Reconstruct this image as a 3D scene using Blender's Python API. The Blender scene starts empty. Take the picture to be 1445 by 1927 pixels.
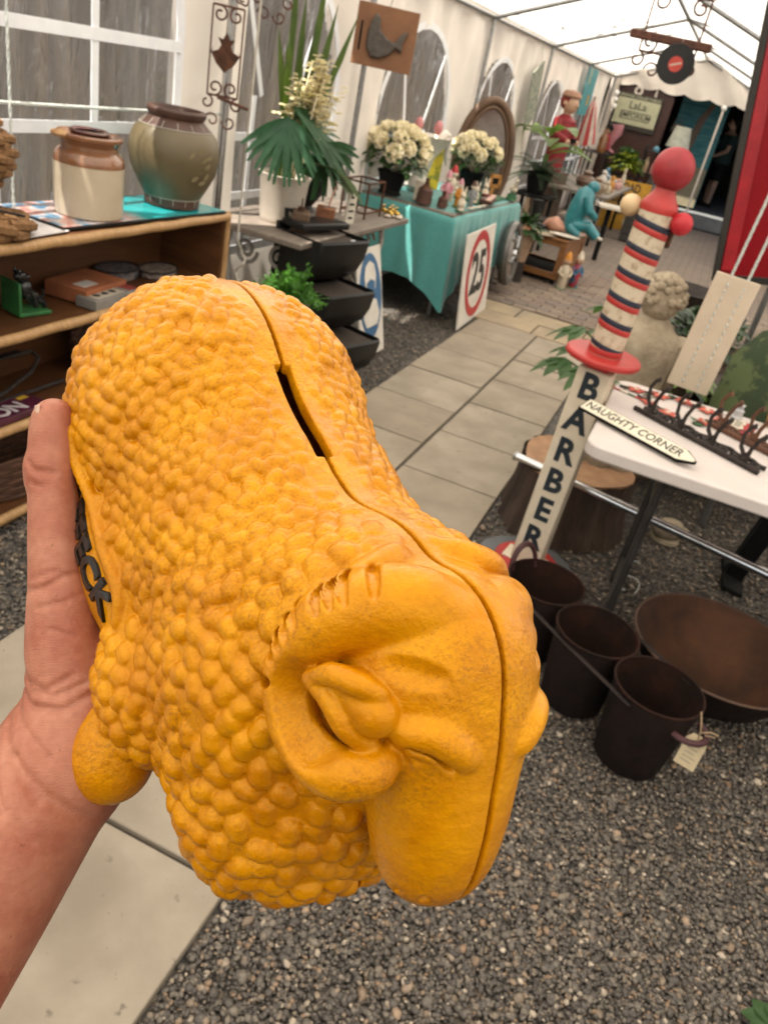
import bpy, bmesh, math, random
import numpy as np
from mathutils import Matrix, Vector
R_=math.radians; PI=math.pi
random.seed(7)
sc=bpy.context.scene; COL=sc.collection

# ------------------------------------------------------------------ camera
CAM_H=1.6; F_PX=1480.0
_p,_y,_r=R_(29.38),R_(-16.61),R_(12.7)
fw=Vector((math.sin(_y)*math.cos(_p),math.cos(_y)*math.cos(_p),-math.sin(_p)))
r0=Vector((math.cos(_y),-math.sin(_y),0)); u0=r0.cross(fw)
cr=r0*math.cos(_r)+u0*math.sin(_r); cu=-r0*math.sin(_r)+u0*math.cos(_r)
CAM=Matrix(((cr.x,cu.x,-fw.x,0),(cr.y,cu.y,-fw.y,0),(cr.z,cu.z,-fw.z,CAM_H),(0,0,0,1)))
cd=bpy.data.cameras.new('camera'); cam=bpy.data.objects.new('camera',cd); COL.objects.link(cam)
cam.matrix_world=CAM; cd.sensor_fit='VERTICAL'; cd.sensor_height=36; cd.lens=F_PX/1927*36
cd.clip_start=.02; cd.clip_end=400
cd.dof.use_dof=True; cd.dof.focus_distance=.31; cd.dof.aperture_fstop=25.0
sc.camera=cam
# ------------------------------------------------------------------ sky and sun
SUN_EL,SUN_AZ=R_(62),R_(215)      # azimuth clockwise from +Y
w=bpy.data.worlds.new('World'); sc.world=w; w.use_nodes=True
nt=w.node_tree; bg=nt.nodes['Background']; sky=nt.nodes.new('ShaderNodeTexSky'); sky.sky_type='NISHITA'
sky.sun_disc=False; sky.sun_elevation=SUN_EL; sky.sun_rotation=SUN_AZ
nt.links.new(sky.outputs[0],bg.inputs[0]); bg.inputs[1].default_value=.07
sd=Vector((math.sin(SUN_AZ)*math.cos(SUN_EL),math.cos(SUN_AZ)*math.cos(SUN_EL),math.sin(SUN_EL)))
sl=bpy.data.lights.new('sun','SUN'); sl.energy=5.0; sl.angle=R_(.6); sl.color=(1,.93,.82)
so=bpy.data.objects.new('sun',sl); COL.objects.link(so); so.rotation_euler=sd.to_track_quat('Z','Y').to_euler()
vs=sc.view_settings; vs.view_transform='Standard'; vs.look='None'; vs.gamma=1; vs.use_curve_mapping=False
vs.exposure=1.55
cy=sc.cycles; cy.use_denoising=True; cy.max_bounces=8; cy.diffuse_bounces=5; cy.glossy_bounces=3
cy.transmission_bounces=6; cy.transparent_max_bounces=12; cy.caustics_reflective=False; cy.caustics_refractive=False
cy.sample_clamp_indirect=6
# ------------------------------------------------------------------ helpers
def tag(o,label=None,cat=None,group=None,kind=None):
    if label: o['label']=label
    if cat: o['category']=cat
    if group: o['group']=group
    if kind: o['kind']=kind
    return o
def thing(name,label,cat,loc=(0,0,0),rz=0,group=None,rx=0,ry=0):
    o=bpy.data.objects.new(name,None); COL.objects.link(o); o.location=loc; o.rotation_euler=(rx,ry,rz); o.empty_display_size=.05
    return tag(o,label,cat,group)
def dup(o,parent=None,loc=None,rz=None):
    c=o.copy(); COL.objects.link(c)
    if parent: c.parent=parent
    if loc is not None: c.location=loc
    if rz is not None: c.rotation_euler=(c.rotation_euler[0],c.rotation_euler[1],rz)
    for ch in list(o.children): dup(ch,c)
    return c
class MB:
    def __init__(s): s.v=[]; s.f=[]
    def add(s,V,F,M=None):
        n=len(s.v); s.v+= [tuple(M@Vector(p)) for p in V] if M is not None else [tuple(p) for p in V]
        s.f+=[tuple(n+i for i in q) for q in F]; return s
    def box(s,c,d,rz=0,M=None):
        x,y,z=d[0]/2,d[1]/2,d[2]/2
        V=[(a*x,b*y,e*z) for e in(-1,1) for b in(-1,1) for a in(-1,1)]
        F=[(0,2,3,1),(4,5,7,6),(0,1,5,4),(2,6,7,3),(0,4,6,2),(1,3,7,5)]
        T=Matrix.Translation(c)@Matrix.Rotation(rz,4,'Z')
        return s.add(V,F,(M@T) if M is not None else T)
    def lathe(s,prof,seg=24,M=None,cap=True,sx=1,sy=1):
        V=[];F=[];n=len(prof)
        for i in range(seg):
            a=2*PI*i/seg
            for r,z in prof: V.append((r*math.cos(a)*sx,r*math.sin(a)*sy,z))
        for i in range(seg):
            j=(i+1)%seg
            for k in range(n-1): F.append((i*n+k,j*n+k,j*n+k+1,i*n+k+1))
        if cap:
            if prof[0][0]>1e-4: F.append(tuple(i*n for i in reversed(range(seg))))
            if prof[-1][0]>1e-4: F.append(tuple(i*n+n-1 for i in range(seg)))
        return s.add(V,F,M)
    def tube(s,path,r,seg=8,closed=False,cap=True,flat=1):
        P=[Vector(p) for p in path]; n=len(P)
        rr=r if hasattr(r,'__len__') else [r]*n
        V=[];F=[]; up=None
        for i in range(n):
            a=P[(i-1)%n] if (closed or i>0) else P[i]; b=P[(i+1)%n] if (closed or i<n-1) else P[i]
            t=(b-a); t=t.normalized() if t.length>1e-9 else Vector((0,0,1))
            if up is None: up=Vector((0,0,1)) if abs(t.z)<.9 else Vector((1,0,0))
            u=(up-t*up.dot(t)); u=u.normalized() if u.length>1e-6 else t.orthogonal().normalized()
            up=u; w_=t.cross(u)
            for k in range(seg):
                an=2*PI*k/seg; V.append(P[i]+(u*math.cos(an)*flat+w_*math.sin(an))*rr[i])
        m=n if closed else n-1
        for i in range(m):
            j=(i+1)%n
            for k in range(seg): F.append((i*seg+k,i*seg+(k+1)%seg,j*seg+(k+1)%seg,j*seg+k))
        if cap and not closed:
            F.append(tuple(reversed(range(seg)))); F.append(tuple((n-1)*seg+k for k in range(seg)))
        return s.add(V,F)
    def sph(s,c,r,seg=14,ring=9,sc_=(1,1,1),M=None):
        prof=[(max(r*math.sin(PI*k/ring),1e-5),-r*math.cos(PI*k/ring)) for k in range(ring+1)]
        T=Matrix.Translation(c)@Matrix.Diagonal((*sc_,1))
        return s.lathe(prof,seg,(M@T) if M is not None else T,cap=False)
    def prism(s,poly,h,M=None,z0=0):
        n=len(poly); V=[(x,y,z0) for x,y in poly]+[(x,y,z0+h) for x,y in poly]
        F=[tuple(reversed(range(n))),tuple(range(n,2*n))]+[(i,(i+1)%n,n+(i+1)%n,n+i) for i in range(n)]
        return s.add(V,F,M)
    def leaf(s,base,d,up,L,W,droop=.3,seg=6,fold=.15,shape=None):
        d=Vector(d).normalized(); up=Vector(up); side=d.cross(up).normalized(); up=side.cross(d).normalized()
        V=[];F=[]
        for i in range(seg+1):
            t=i/seg; p=Vector(base)+d*L*t-Vector((0,0,1))*(droop*L*t*t)
            wd=W*(shape(t) if shape else math.sin(PI*min(max(t,.03),.985))**.8)
            V+=[p-side*wd+up*fold*wd,p,p+side*wd+up*fold*wd]
        for i in range(seg):
            a=i*3; F+=[(a,a+1,a+4,a+3),(a+1,a+2,a+5,a+4)]
        return s.add(V,F)
    def build(s,name,mat,parent=None,loc=None,rz=0,smooth=True,ang=38,bevel=0,rot=None,bseg=2):
        me=bpy.data.meshes.new(name); me.from_pydata(s.v,[],s.f); me.update()
        if smooth:
            me.polygons.foreach_set('use_smooth',[True]*len(me.polygons)); me.set_sharp_from_angle(angle=R_(ang))
        me.materials.append(mat)
        o=bpy.data.objects.new(name,me); COL.objects.link(o)
        if parent: o.parent=parent
        if loc is not None: o.location=loc
        o.rotation_euler=rot if rot else (0,0,rz)
        if bevel:
            b=o.modifiers.new('bevel','BEVEL'); b.width=bevel; b.segments=bseg; b.limit_method='ANGLE'; b.angle_limit=R_(50)
        return o
def spiral(c,r,turns,a0,u,v,rend=.25,n=26,dirn=1):
    c=Vector(c);u=Vector(u);v=Vector(v);out=[]
    for i in range(n+1):
        t=i/n; rr=r*(1-(1-rend)*t); a=a0+dirn*turns*2*PI*t
        out.append(c+u*rr*math.cos(a)+v*rr*math.sin(a))
    return out
def text(name,body,size,mat,parent=None,loc=(0,0,0),rot=(0,0,0),ext=.001,align='CENTER',bold=0,sx=1,space=1,valign='CENTER'):
    cu_=bpy.data.curves.new(name,'FONT'); cu_.body=body; cu_.size=size; cu_.extrude=ext; cu_.align_x=align; cu_.align_y=valign
    cu_.offset=bold; cu_.space_character=space; cu_.resolution_u=3; cu_.space_line=.95
    t=bpy.data.objects.new(name,cu_); COL.objects.link(t); bpy.context.view_layer.update()
    dg=bpy.context.evaluated_depsgraph_get(); me=bpy.data.meshes.new_from_object(t.evaluated_get(dg)); bpy.data.objects.remove(t)
    me.materials.clear(); me.materials.append(mat); me.name=name
    o=bpy.data.objects.new(name,me); COL.objects.link(o)
    if parent: o.parent=parent
    o.location=loc; o.rotation_euler=rot; o.scale=(sx,1,1); return o
# ------------------------------------------------------------------ materials
_mats={}
def mat(name,col,col2=None,rough=.6,metal=0,scale=14,mix=(.35,.65),bump=.15,bscale=90,spec=.4,stretch=(1,1,1),coat=0,dist=.004,detail=5,subs=0,sheen=0,gen=False):
    if name in _mats: return _mats[name]
    m=bpy.data.materials.new(name); m.use_nodes=True; n=m.node_tree; b=n.nodes['Principled BSDF']; L=n.links.new
    tc=n.nodes.new('ShaderNodeTexCoord'); mp=n.nodes.new('ShaderNodeMapping'); mp.inputs['Scale'].default_value=stretch
    L(tc.outputs['Object'],mp.inputs[0])
    nz=n.nodes.new('ShaderNodeTexNoise'); nz.inputs['Scale'].default_value=scale; nz.inputs['Detail'].default_value=detail; nz.inputs['Roughness'].default_value=.62
    L(mp.outputs[0],nz.inputs['Vector'])
    if col2 is None: col2=tuple(c*.72 for c in col)
    rp=n.nodes.new('ShaderNodeValToRGB'); rp.color_ramp.elements[0].position=mix[0]; rp.color_ramp.elements[1].position=mix[1]
    rp.color_ramp.elements[0].color=(*col2,1); rp.color_ramp.elements[1].color=(*col,1)
    L(nz.outputs[0],rp.inputs[0]); L(rp.outputs[0],b.inputs['Base Color'])
    b.inputs['Roughness'].default_value=rough; b.inputs['Metallic'].default_value=metal; b.inputs['Specular IOR Level'].default_value=spec
    b.inputs['Coat Weight'].default_value=coat; b.inputs['Sheen Weight'].default_value=sheen
    if subs: b.inputs['Subsurface Weight'].default_value=subs; b.inputs['Subsurface Radius'].default_value=(.01,.004,.002); b.inputs['Subsurface Scale'].default_value=1
    if bump:
        n2=n.nodes.new('ShaderNodeTexNoise'); n2.inputs['Scale'].default_value=bscale; n2.inputs['Detail'].default_value=4; L(mp.outputs[0],n2.inputs['Vector'])
        bp=n.nodes.new('ShaderNodeBump'); bp.inputs['Strength'].default_value=bump; bp.inputs['Distance'].default_value=dist
        L(n2.outputs[0],bp.inputs['Height']); L(bp.outputs[0],b.inputs['Normal'])
    _mats[name]=m; return m
def leafmat(name,col,col2,rough=.45,trans=.3):
    if name in _mats: return _mats[name]
    m=mat(name,col,col2,rough=rough,scale=9,bump=.2,bscale=40); n=m.node_tree; L=n.links.new
    b=n.nodes['Principled BSDF']; out=n.nodes['Material Output']; t=n.nodes.new('ShaderNodeBsdfTranslucent'); mx=n.nodes.new('ShaderNodeMixShader')
    t.inputs[0].default_value=(col[0]*1.4,col[1]*1.6,col[2],1); mx.inputs[0].default_value=trans
    L(b.outputs[0],mx.inputs[1]); L(t.outputs[0],mx.inputs[2]); L(mx.outputs[0],out.inputs[0]); return m
def fabric(name,col,trans,bump=.25,bscale=7,rough=.8):
    m=bpy.data.materials.new(name); m.use_nodes=True; n=m.node_tree; L=n.links.new; n.nodes.clear()
    out=n.nodes.new('ShaderNodeOutputMaterial'); d=n.nodes.new('ShaderNodeBsdfDiffuse'); t=n.nodes.new('ShaderNodeBsdfTranslucent'); mx=n.nodes.new('ShaderNodeMixShader')
    tc=n.nodes.new('ShaderNodeTexCoord'); nz=n.nodes.new('ShaderNodeTexNoise'); nz.inputs['Scale'].default_value=bscale; nz.inputs['Detail'].default_value=6; nz.inputs['Distortion'].default_value=1.2
    L(tc.outputs['Object'],nz.inputs['Vector']); bp=n.nodes.new('ShaderNodeBump'); bp.inputs['Strength'].default_value=bump; bp.inputs['Distance'].default_value=.02
    L(nz.outputs[0],bp.inputs['Height']); L(bp.outputs[0],d.inputs['Normal'])
    n3=n.nodes.new('ShaderNodeTexNoise'); n3.inputs['Scale'].default_value=1.7; n3.inputs['Detail'].default_value=7; L(tc.outputs['Object'],n3.inputs['Vector'])
    rp=n.nodes.new('ShaderNodeValToRGB'); rp.color_ramp.elements[0].color=(*[c*.86 for c in col],1); rp.color_ramp.elements[1].color=(*col,1); rp.color_ramp.elements[0].position=.3; rp.color_ramp.elements[1].position=.6
    L(n3.outputs[0],rp.inputs[0]); L(rp.outputs[0],d.inputs[0]); L(rp.outputs[0],t.inputs[0])
    mx.inputs[0].default_value=trans; L(d.outputs[0],mx.inputs[1]); L(t.outputs[0],mx.inputs[2]); L(mx.outputs[0],out.inputs[0]); return m
def pvc(name):
    m=bpy.data.materials.new(name); m.use_nodes=True; n=m.node_tree; L=n.links.new; n.nodes.clear()
    out=n.nodes.new('ShaderNodeOutputMaterial'); g=n.nodes.new('ShaderNodeBsdfGlossy'); g.inputs['Roughness'].default_value=.12
    t=n.nodes.new('ShaderNodeBsdfTransparent'); t.inputs[0].default_value=(.93,.94,.95,1); mx=n.nodes.new('ShaderNodeMixShader')
    fr=n.nodes.new('ShaderNodeFresnel'); fr.inputs[0].default_value=1.5
    tc=n.nodes.new('ShaderNodeTexCoord'); mp=n.nodes.new('ShaderNodeMapping'); mp.inputs['Scale'].default_value=(1,5,1.0); L(tc.outputs['Object'],mp.inputs[0])
    nz=n.nodes.new('ShaderNodeTexNoise'); nz.inputs['Scale'].default_value=3; nz.inputs['Detail'].default_value=3; nz.inputs['Distortion'].default_value=1.5; L(mp.outputs[0],nz.inputs['Vector'])
    bp=n.nodes.new('ShaderNodeBump'); bp.inputs['Strength'].default_value=.9; bp.inputs['Distance'].default_value=.05; L(nz.outputs[0],bp.inputs['Height']); L(bp.outputs[0],g.inputs['Normal']); L(bp.outputs[0],fr.inputs['Normal'])
    hz=n.nodes.new('ShaderNodeBsdfTranslucent'); hz.inputs[0].default_value=(.9,.92,.95,1); m2=n.nodes.new('ShaderNodeMixShader'); m2.inputs[0].default_value=.06; L(t.outputs[0],m2.inputs[1]); L(hz.outputs[0],m2.inputs[2])
    L(fr.outputs[0],mx.inputs[0]); L(m2.outputs[0],mx.inputs[1]); L(g.outputs[0],mx.inputs[2]); L(mx.outputs[0],out.inputs[0]); return m
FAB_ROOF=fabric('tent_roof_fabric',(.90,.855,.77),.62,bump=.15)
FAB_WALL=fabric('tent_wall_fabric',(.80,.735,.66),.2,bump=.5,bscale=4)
PVC=pvc('clear_pvc')
WHITE=mat('white_vinyl',(.82,.83,.85),(.74,.75,.78),rough=.4,bump=.05)
STEEL=mat('galvanised_steel',(.34,.34,.34),(.24,.24,.24),rough=.35,metal=.9,scale=30,bump=.1)
CHROME=mat('chrome_tube',(.55,.55,.55),(.42,.42,.42),rough=.16,metal=1,bump=.05)
RUST=mat('rusty_iron',(.115,.05,.028),(.05,.026,.018),rough=.75,metal=.2,scale=30,bump=.5,bscale=160,spec=.15)
IRON=mat('dark_iron',(.045,.036,.032),(.025,.02,.018),rough=.55,metal=.2,scale=40,bump=.4,bscale=120,spec=.2)
BLACK=mat('black_plastic',(.011,.0105,.010),(.008,.0075,.007),rough=.45,bump=.25,bscale=200,spec=.25)
BLACKM=mat('black_matt',(.012,.0115,.011),(.008,.008,.008),rough=.8,bump=.1,spec=.1)
# ================================================================== SETTING
# gravel ground
def gravel_mat():
    m=bpy.data.materials.new('gravel'); m.use_nodes=True; n=m.node_tree; L=n.links.new; b=n.nodes['Principled BSDF']
    tc=n.nodes.new('ShaderNodeTexCoord'); v=n.nodes.new('ShaderNodeTexVoronoi'); v.inputs['Scale'].default_value=75; L(tc.outputs['Object'],v.inputs['Vector'])
    sp=n.nodes.new('ShaderNodeSeparateColor'); L(v.outputs['Color'],sp.inputs[0])
    rp=n.nodes.new('ShaderNodeValToRGB'); e=rp.color_ramp.elements; e[0].color=(.045,.04,.036,1); e[1].color=(.33,.27,.21,1); e[1].position=1
    for p,c in ((.45,(.10,.092,.085,1)),(.8,(.15,.135,.12,1)),(.93,(.2,.16,.12,1))): k=e.new(p); k.color=c
    L(sp.outputs[0],rp.inputs[0])
    nz=n.nodes.new('ShaderNodeTexNoise'); nz.inputs['Scale'].default_value=2.2; nz.inputs['Detail'].default_value=5; L(tc.outputs['Object'],nz.inputs['Vector'])
    mx=n.nodes.new('ShaderNodeMix'); mx.data_type='RGBA'; mx.blend_type='MULTIPLY'; mx.inputs[0].default_value=.6
    r2=n.nodes.new('ShaderNodeValToRGB'); r2.color_ramp.elements[0].color=(.45,.42,.38,1); r2.color_ramp.elements[0].position=.35; r2.color_ramp.elements[1].position=.62
    L(nz.outputs[0],r2.inputs[0]); L(rp.outputs[0],mx.inputs[6]); L(r2.outputs[0],mx.inputs[7]); L(mx.outputs[2],b.inputs['Base Color'])
    bp=n.nodes.new('ShaderNodeBump'); bp.invert=True; bp.inputs['Strength'].default_value=1; bp.inputs['Distance'].default_value=.012; L(v.outputs['Distance'],bp.inputs['Height']); L(bp.outputs[0],b.inputs['Normal'])
    b.inputs['Roughness'].default_value=.85; return m
GRAVEL=gravel_mat()
g=MB().add([(-60,-40,0),(60,-40,0),(60,90,0),(-60,90,0)],[(0,1,2,3)]).build('ground',GRAVEL,loc=(0,0,-.022),smooth=False); tag(g,kind='structure')
# loose pebbles as real stones, one mass
def ico():
    bm=bmesh.new(); bmesh.ops.create_icosphere(bm,subdivisions=1,radius=1); V=np.array([v.co[:] for v in bm.verts]); F=np.array([[v.index for v in f.verts] for f in bm.faces]); bm.free(); return V,F
def ico0():
    t=(1+5**.5)/2; V=np.array([(-1,t,0),(1,t,0),(-1,-t,0),(1,-t,0),(0,-1,t),(0,1,t),(0,-1,-t),(0,1,-t),(t,0,-1),(t,0,1),(-t,0,-1),(-t,0,1)],float)/math.hypot(1,t)
    F=np.array([(0,11,5),(0,5,1),(0,1,7),(0,7,10),(0,10,11),(1,5,9),(5,11,4),(11,10,2),(10,7,6),(7,1,8),(3,9,4),(3,4,2),(3,2,6),(3,6,8),(3,8,9),(4,9,5),(2,4,11),(6,2,10),(8,6,7),(9,8,1)]); return V,F
def pebble_mat():
    m=bpy.data.materials.new('pebbles'); m.use_nodes=True; n=m.node_tree; L=n.links.new; b=n.nodes['Principled BSDF']
    at=n.nodes.new('ShaderNodeAttribute'); at.attribute_name='tone'; rp=n.nodes.new('ShaderNodeValToRGB'); e=rp.color_ramp.elements
    e[0].color=(.06,.05,.042,1); e[1].color=(.46,.38,.29,1)
    for p,c in ((.35,(.09,.077,.064,1)),(.6,(.135,.115,.093,1)),(.8,(.185,.155,.118,1)),(.9,(.23,.145,.085,1)),(.96,(.30,.25,.19,1))): k=e.new(p); k.color=c
    L(at.outputs['Fac'],rp.inputs[0]); tc=n.nodes.new('ShaderNodeTexCoord'); nz=n.nodes.new('ShaderNodeTexNoise'); nz.inputs['Scale'].default_value=120; L(tc.outputs['Object'],nz.inputs['Vector'])
    mx=n.nodes.new('ShaderNodeMix'); mx.data_type='RGBA'; mx.blend_type='OVERLAY'; mx.inputs[0].default_value=.5; L(rp.outputs[0],mx.inputs[6]); L(nz.outputs[0],mx.inputs[7]); L(mx.outputs[2],b.inputs['Base Color'])
    b.inputs['Roughness'].default_value=.6; return m
PEB=pebble_mat()
rg=np.random.default_rng(11)
def pebbles(name,P,size,base,parent=None):
    V0,F0=base; n=len(P); k=len(V0)
    s=size*rg.lognormal(0,.32,n); sc3=np.stack([rg.uniform(.8,1.35,n),rg.uniform(.65,1.0,n),rg.uniform(.34,.6,n)],1)*s[:,None]
    jit=1+rg.uniform(-.17,.17,(n,k,1)); a=rg.uniform(0,2*PI,n); tl=rg.normal(0,.35,n)
    W=V0[None]*jit*sc3[:,None,:]
    y=W[...,1]*np.cos(tl)[:,None]-W[...,2]*np.sin(tl)[:,None]; z=W[...,1]*np.sin(tl)[:,None]+W[...,2]*np.cos(tl)[:,None]
    x=W[...,0]; ca,sa=np.cos(a)[:,None],np.sin(a)[:,None]
    W=np.stack([x*ca-y*sa,x*sa+y*ca,z],-1)+P[:,None,:]
    F=(F0[None]+(np.arange(n)*k)[:,None,None]).reshape(-1,3)
    me=bpy.data.meshes.new(name); me.vertices.add(n*k); me.vertices.foreach_set('co',W.reshape(-1).astype(np.float32))
    me.loops.add(len(F)*3); me.loops.foreach_set('vertex_index',F.reshape(-1).astype(np.int32)); me.polygons.add(len(F)); me.polygons.foreach_set('loop_start',np.arange(0,len(F)*3,3,dtype=np.int32)); me.update()
    me.polygons.foreach_set('use_smooth',np.ones(len(F),bool))
    t=me.attributes.new('tone','FLOAT','POINT'); t.data.foreach_set('value',np.repeat(rg.uniform(0,1,n)**1.15,k).astype(np.float32))
    me.materials.append(PEB); o=bpy.data.objects.new(name,me); COL.objects.link(o); return o
def scatter(x0,x1,y0,y1,dens,z=-.014):
    n=int((x1-x0)*(y1-y0)*dens); return np.stack([rg.uniform(x0,x1,n),rg.uniform(y0,y1,n),rg.uniform(z-.006,z+.006,n)],1)
PP=np.concatenate([scatter(-.44,1.35,.35,1.5,26000),scatter(-.44,1.5,1.5,2.5,18000),scatter(-.44,1.4,2.5,4.0,6500),scatter(-2.2,-1.41,.6,2.2,7000),scatter(-1.95,-1.41,2.9,6.0,5500)])
pb=pebbles('gravel_pebbles',PP,.0057,ico0()); tag(pb,'loose grey and tan gravel pebbles covering the ground','gravel',kind='stuff')
# a few bigger stones lying on the gravel, pieces of the ground
STN=[(-.335,.665,.018,.86),(-.21,.63,.012,.95),(.33,1.62,.011,.97),(.52,1.45,.012,.93),(.12,1.36,.010,.98),(-.02,.92,.011,.91),(.25,1.02,.012,.9),(.6,1.12,.013,.93),(.42,.75,.012,.9),(.02,.62,.010,.97),(.31,2.55,.014,.95),(-.28,1.02,.009,.96)]
SV,SF=ico()
for x,y,s,t in STN:
    V=SV*(1+rg.uniform(-.14,.14,(len(SV),1)))*np.array([s*1.25,s*.9,s*.55]); mb=MB(); mb.add(V.tolist(),SF.tolist())
    o=mb.build('stone',mat('tan_stone',(.42,.30,.20),(.28,.2,.14),rough=.7,scale=60),parent=g,loc=(x,y,.014),rz=x*40,ang=80)
# ---- paving slabs
def slab_mat(name,c1,c2,seed):
    m=mat(name,c1,c2,rough=.85,scale=5,mix=(.3,.75),bump=.35,bscale=150,detail=9,dist=.002); n=m.node_tree; L=n.links.new; b=n.nodes['Principled BSDF']
    src=b.inputs['Base Color'].links[0].from_socket; gm=n.nodes.new('ShaderNodeNewGeometry'); ad=n.nodes.new('ShaderNodeVectorMath'); ad.inputs[1].default_value=(seed,seed*2,0); L(gm.outputs['Position'],ad.inputs[0])
    def spots(sc_,p0,p1,col,f):
        global _t
        nz=n.nodes.new('ShaderNodeTexNoise'); nz.inputs['Scale'].default_value=sc_; nz.inputs['Detail'].default_value=4; L(ad.outputs[0],nz.inputs['Vector']); r=n.nodes.new('ShaderNodeValToRGB'); r.color_ramp.elements[0].position=p0; r.color_ramp.elements[1].position=p1; r.color_ramp.elements[1].color=(f,f,f,1); L(nz.outputs[0],r.inputs[0])
        mx=n.nodes.new('ShaderNodeMix'); mx.data_type='RGBA'; mx.inputs[7].default_value=(*col,1); L(r.outputs[0],mx.inputs[0]); return mx
    a=spots(26,.66,.72,(.13,.11,.085),.75); L(src,a.inputs[6]); c=spots(3.2,.47,.68,(.20,.165,.12),.7); L(a.outputs[2],c.inputs[6]); e=spots(90,.7,.75,(.1,.085,.07),.6); L(c.outputs[2],e.inputs[6]); L(e.outputs[2],b.inputs['Base Color']); return m
SLAB=[slab_mat('slab_a',(.34,.285,.215),(.24,.2,.148),1),slab_mat('slab_b',(.31,.255,.19),(.22,.182,.136),5),slab_mat('slab_c',(.36,.305,.235),(.265,.222,.168),9),slab_mat('slab_tan',(.36,.28,.18),(.27,.21,.135),3)]
SOIL=mat('joint_soil',(.10,.085,.065),(.06,.05,.04),rough=.95,scale=50,bump=.5)
path=MB().box((-.93,2.3,-.02),(.95,9.0,.012)).build('path',SOIL); tag(path,kind='structure')
# stains: dark blotches on slabs come from their own noise
def slab(x0,x1,y0,y1,mi,nm='paving_slab'):
    gp=.006; cx_,cy_=(x0+x1)/2,(y0+y1)/2
    mb=MB().box((0,0,0),(x1-x0-2*gp,y1-y0-2*gp,.034))
    o=mb.build(nm,SLAB[mi],parent=path,loc=(cx_,cy_,-.017+random.uniform(-.003,.002)),bevel=.004)
    o.rotation_euler=(random.uniform(-.004,.004),random.uniform(-.004,.004),random.uniform(-.006,.006)); return o
LJ=[-1.7,-1.18,-.66,-.14,.38,.9,1.42,1.94,2.46,2.98,3.50,4.02,4.54,5.06,5.58,6.08]
RJ=[-1.87,-1.3,-.73,-.16,.41,.98,1.55,2.12,2.69,3.20,3.73,4.26,4.78,5.31,5.55,6.06]
for i in range(len(LJ)-1): slab(-1.41,-.922,LJ[i],LJ[i+1],random.choice((0,0,1,2)))
for i in range(len(RJ)-1): slab(-.918,-.445,RJ[i],RJ[i+1],random.choice((0,2,1,2)))
for x0,x1,y0,y1 in ((-1.5,-.98,6.08,6.42),(-.98,-.42,6.08,6.4),(-1.62,-1.2,6.42,6.76),(-1.2,-.62,6.42,6.76),(-.62,0,6.42,6.76),(-.42,.16,6.08,6.42)): slab(x0,x1,y0,y1,3)
# ---- brick pavers
def brick_mat():
    m=bpy.data.materials.new('brick_paving'); m.use_nodes=True; n=m.node_tree; L=n.links.new; b=n.nodes['Principled BSDF']
    tc=n.nodes.new('ShaderNodeTexCoord'); br=n.nodes.new('ShaderNodeTexBrick'); br.inputs['Scale'].default_value=1; br.inputs['Brick Width'].default_value=.205; br.inputs['Row Height'].default_value=.105; br.inputs['Mortar Size'].default_value=.006
    br.inputs['Color1'].default_value=(.20,.15,.115,1); br.inputs['Color2'].default_value=(.16,.125,.10,1); br.inputs['Mortar'].default_value=(.07,.06,.05,1)
    L(tc.outputs['Object'],br.inputs['Vector']); L(br.outputs[0],b.inputs['Base Color']); bp=n.nodes.new('ShaderNodeBump'); bp.inputs['Distance'].default_value=.01; bp.invert=True; L(br.outputs['Fac'],bp.inputs['Height']); L(bp.outputs[0],b.inputs['Normal']); b.inputs['Roughness'].default_value=.85; return m
bp_=MB().box((-.2,11.6,-.014),(5.2,9.7,.016)).build('pavement',brick_mat()); tag(bp_,kind='structure')
BRK=[mat('brick_%d'%i,c,None,rough=.85,scale=25,bump=.4,bscale=120) for i,c in enumerate([(.215,.16,.12),(.19,.14,.11),(.235,.18,.135),(.18,.14,.115)])]
bm0=MB().box((0,0,0),(.198,.098,.03)).build('brick',BRK[0],parent=bp_,bevel=.004); bmsh=[]
for i in range(4):
    q=bm0.data.copy(); q.materials.clear(); q.materials.append(BRK[i]); bmsh.append(q)
first=True
for r in range(23):
    for c in range(13):
        x=-1.62+c*.205+(r%2)*.1025; y=6.82+r*.105
        o=bm0 if first else bm0.copy()
        if not first: COL.objects.link(o); o.parent=bp_
        first=False; o.data=random.choice(bmsh); o.location=(x,y,-.006+random.uniform(-.003,.003)); o.rotation_euler=(random.uniform(-.01,.01),random.uniform(-.01,.01),random.uniform(-.01,.01))
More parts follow.
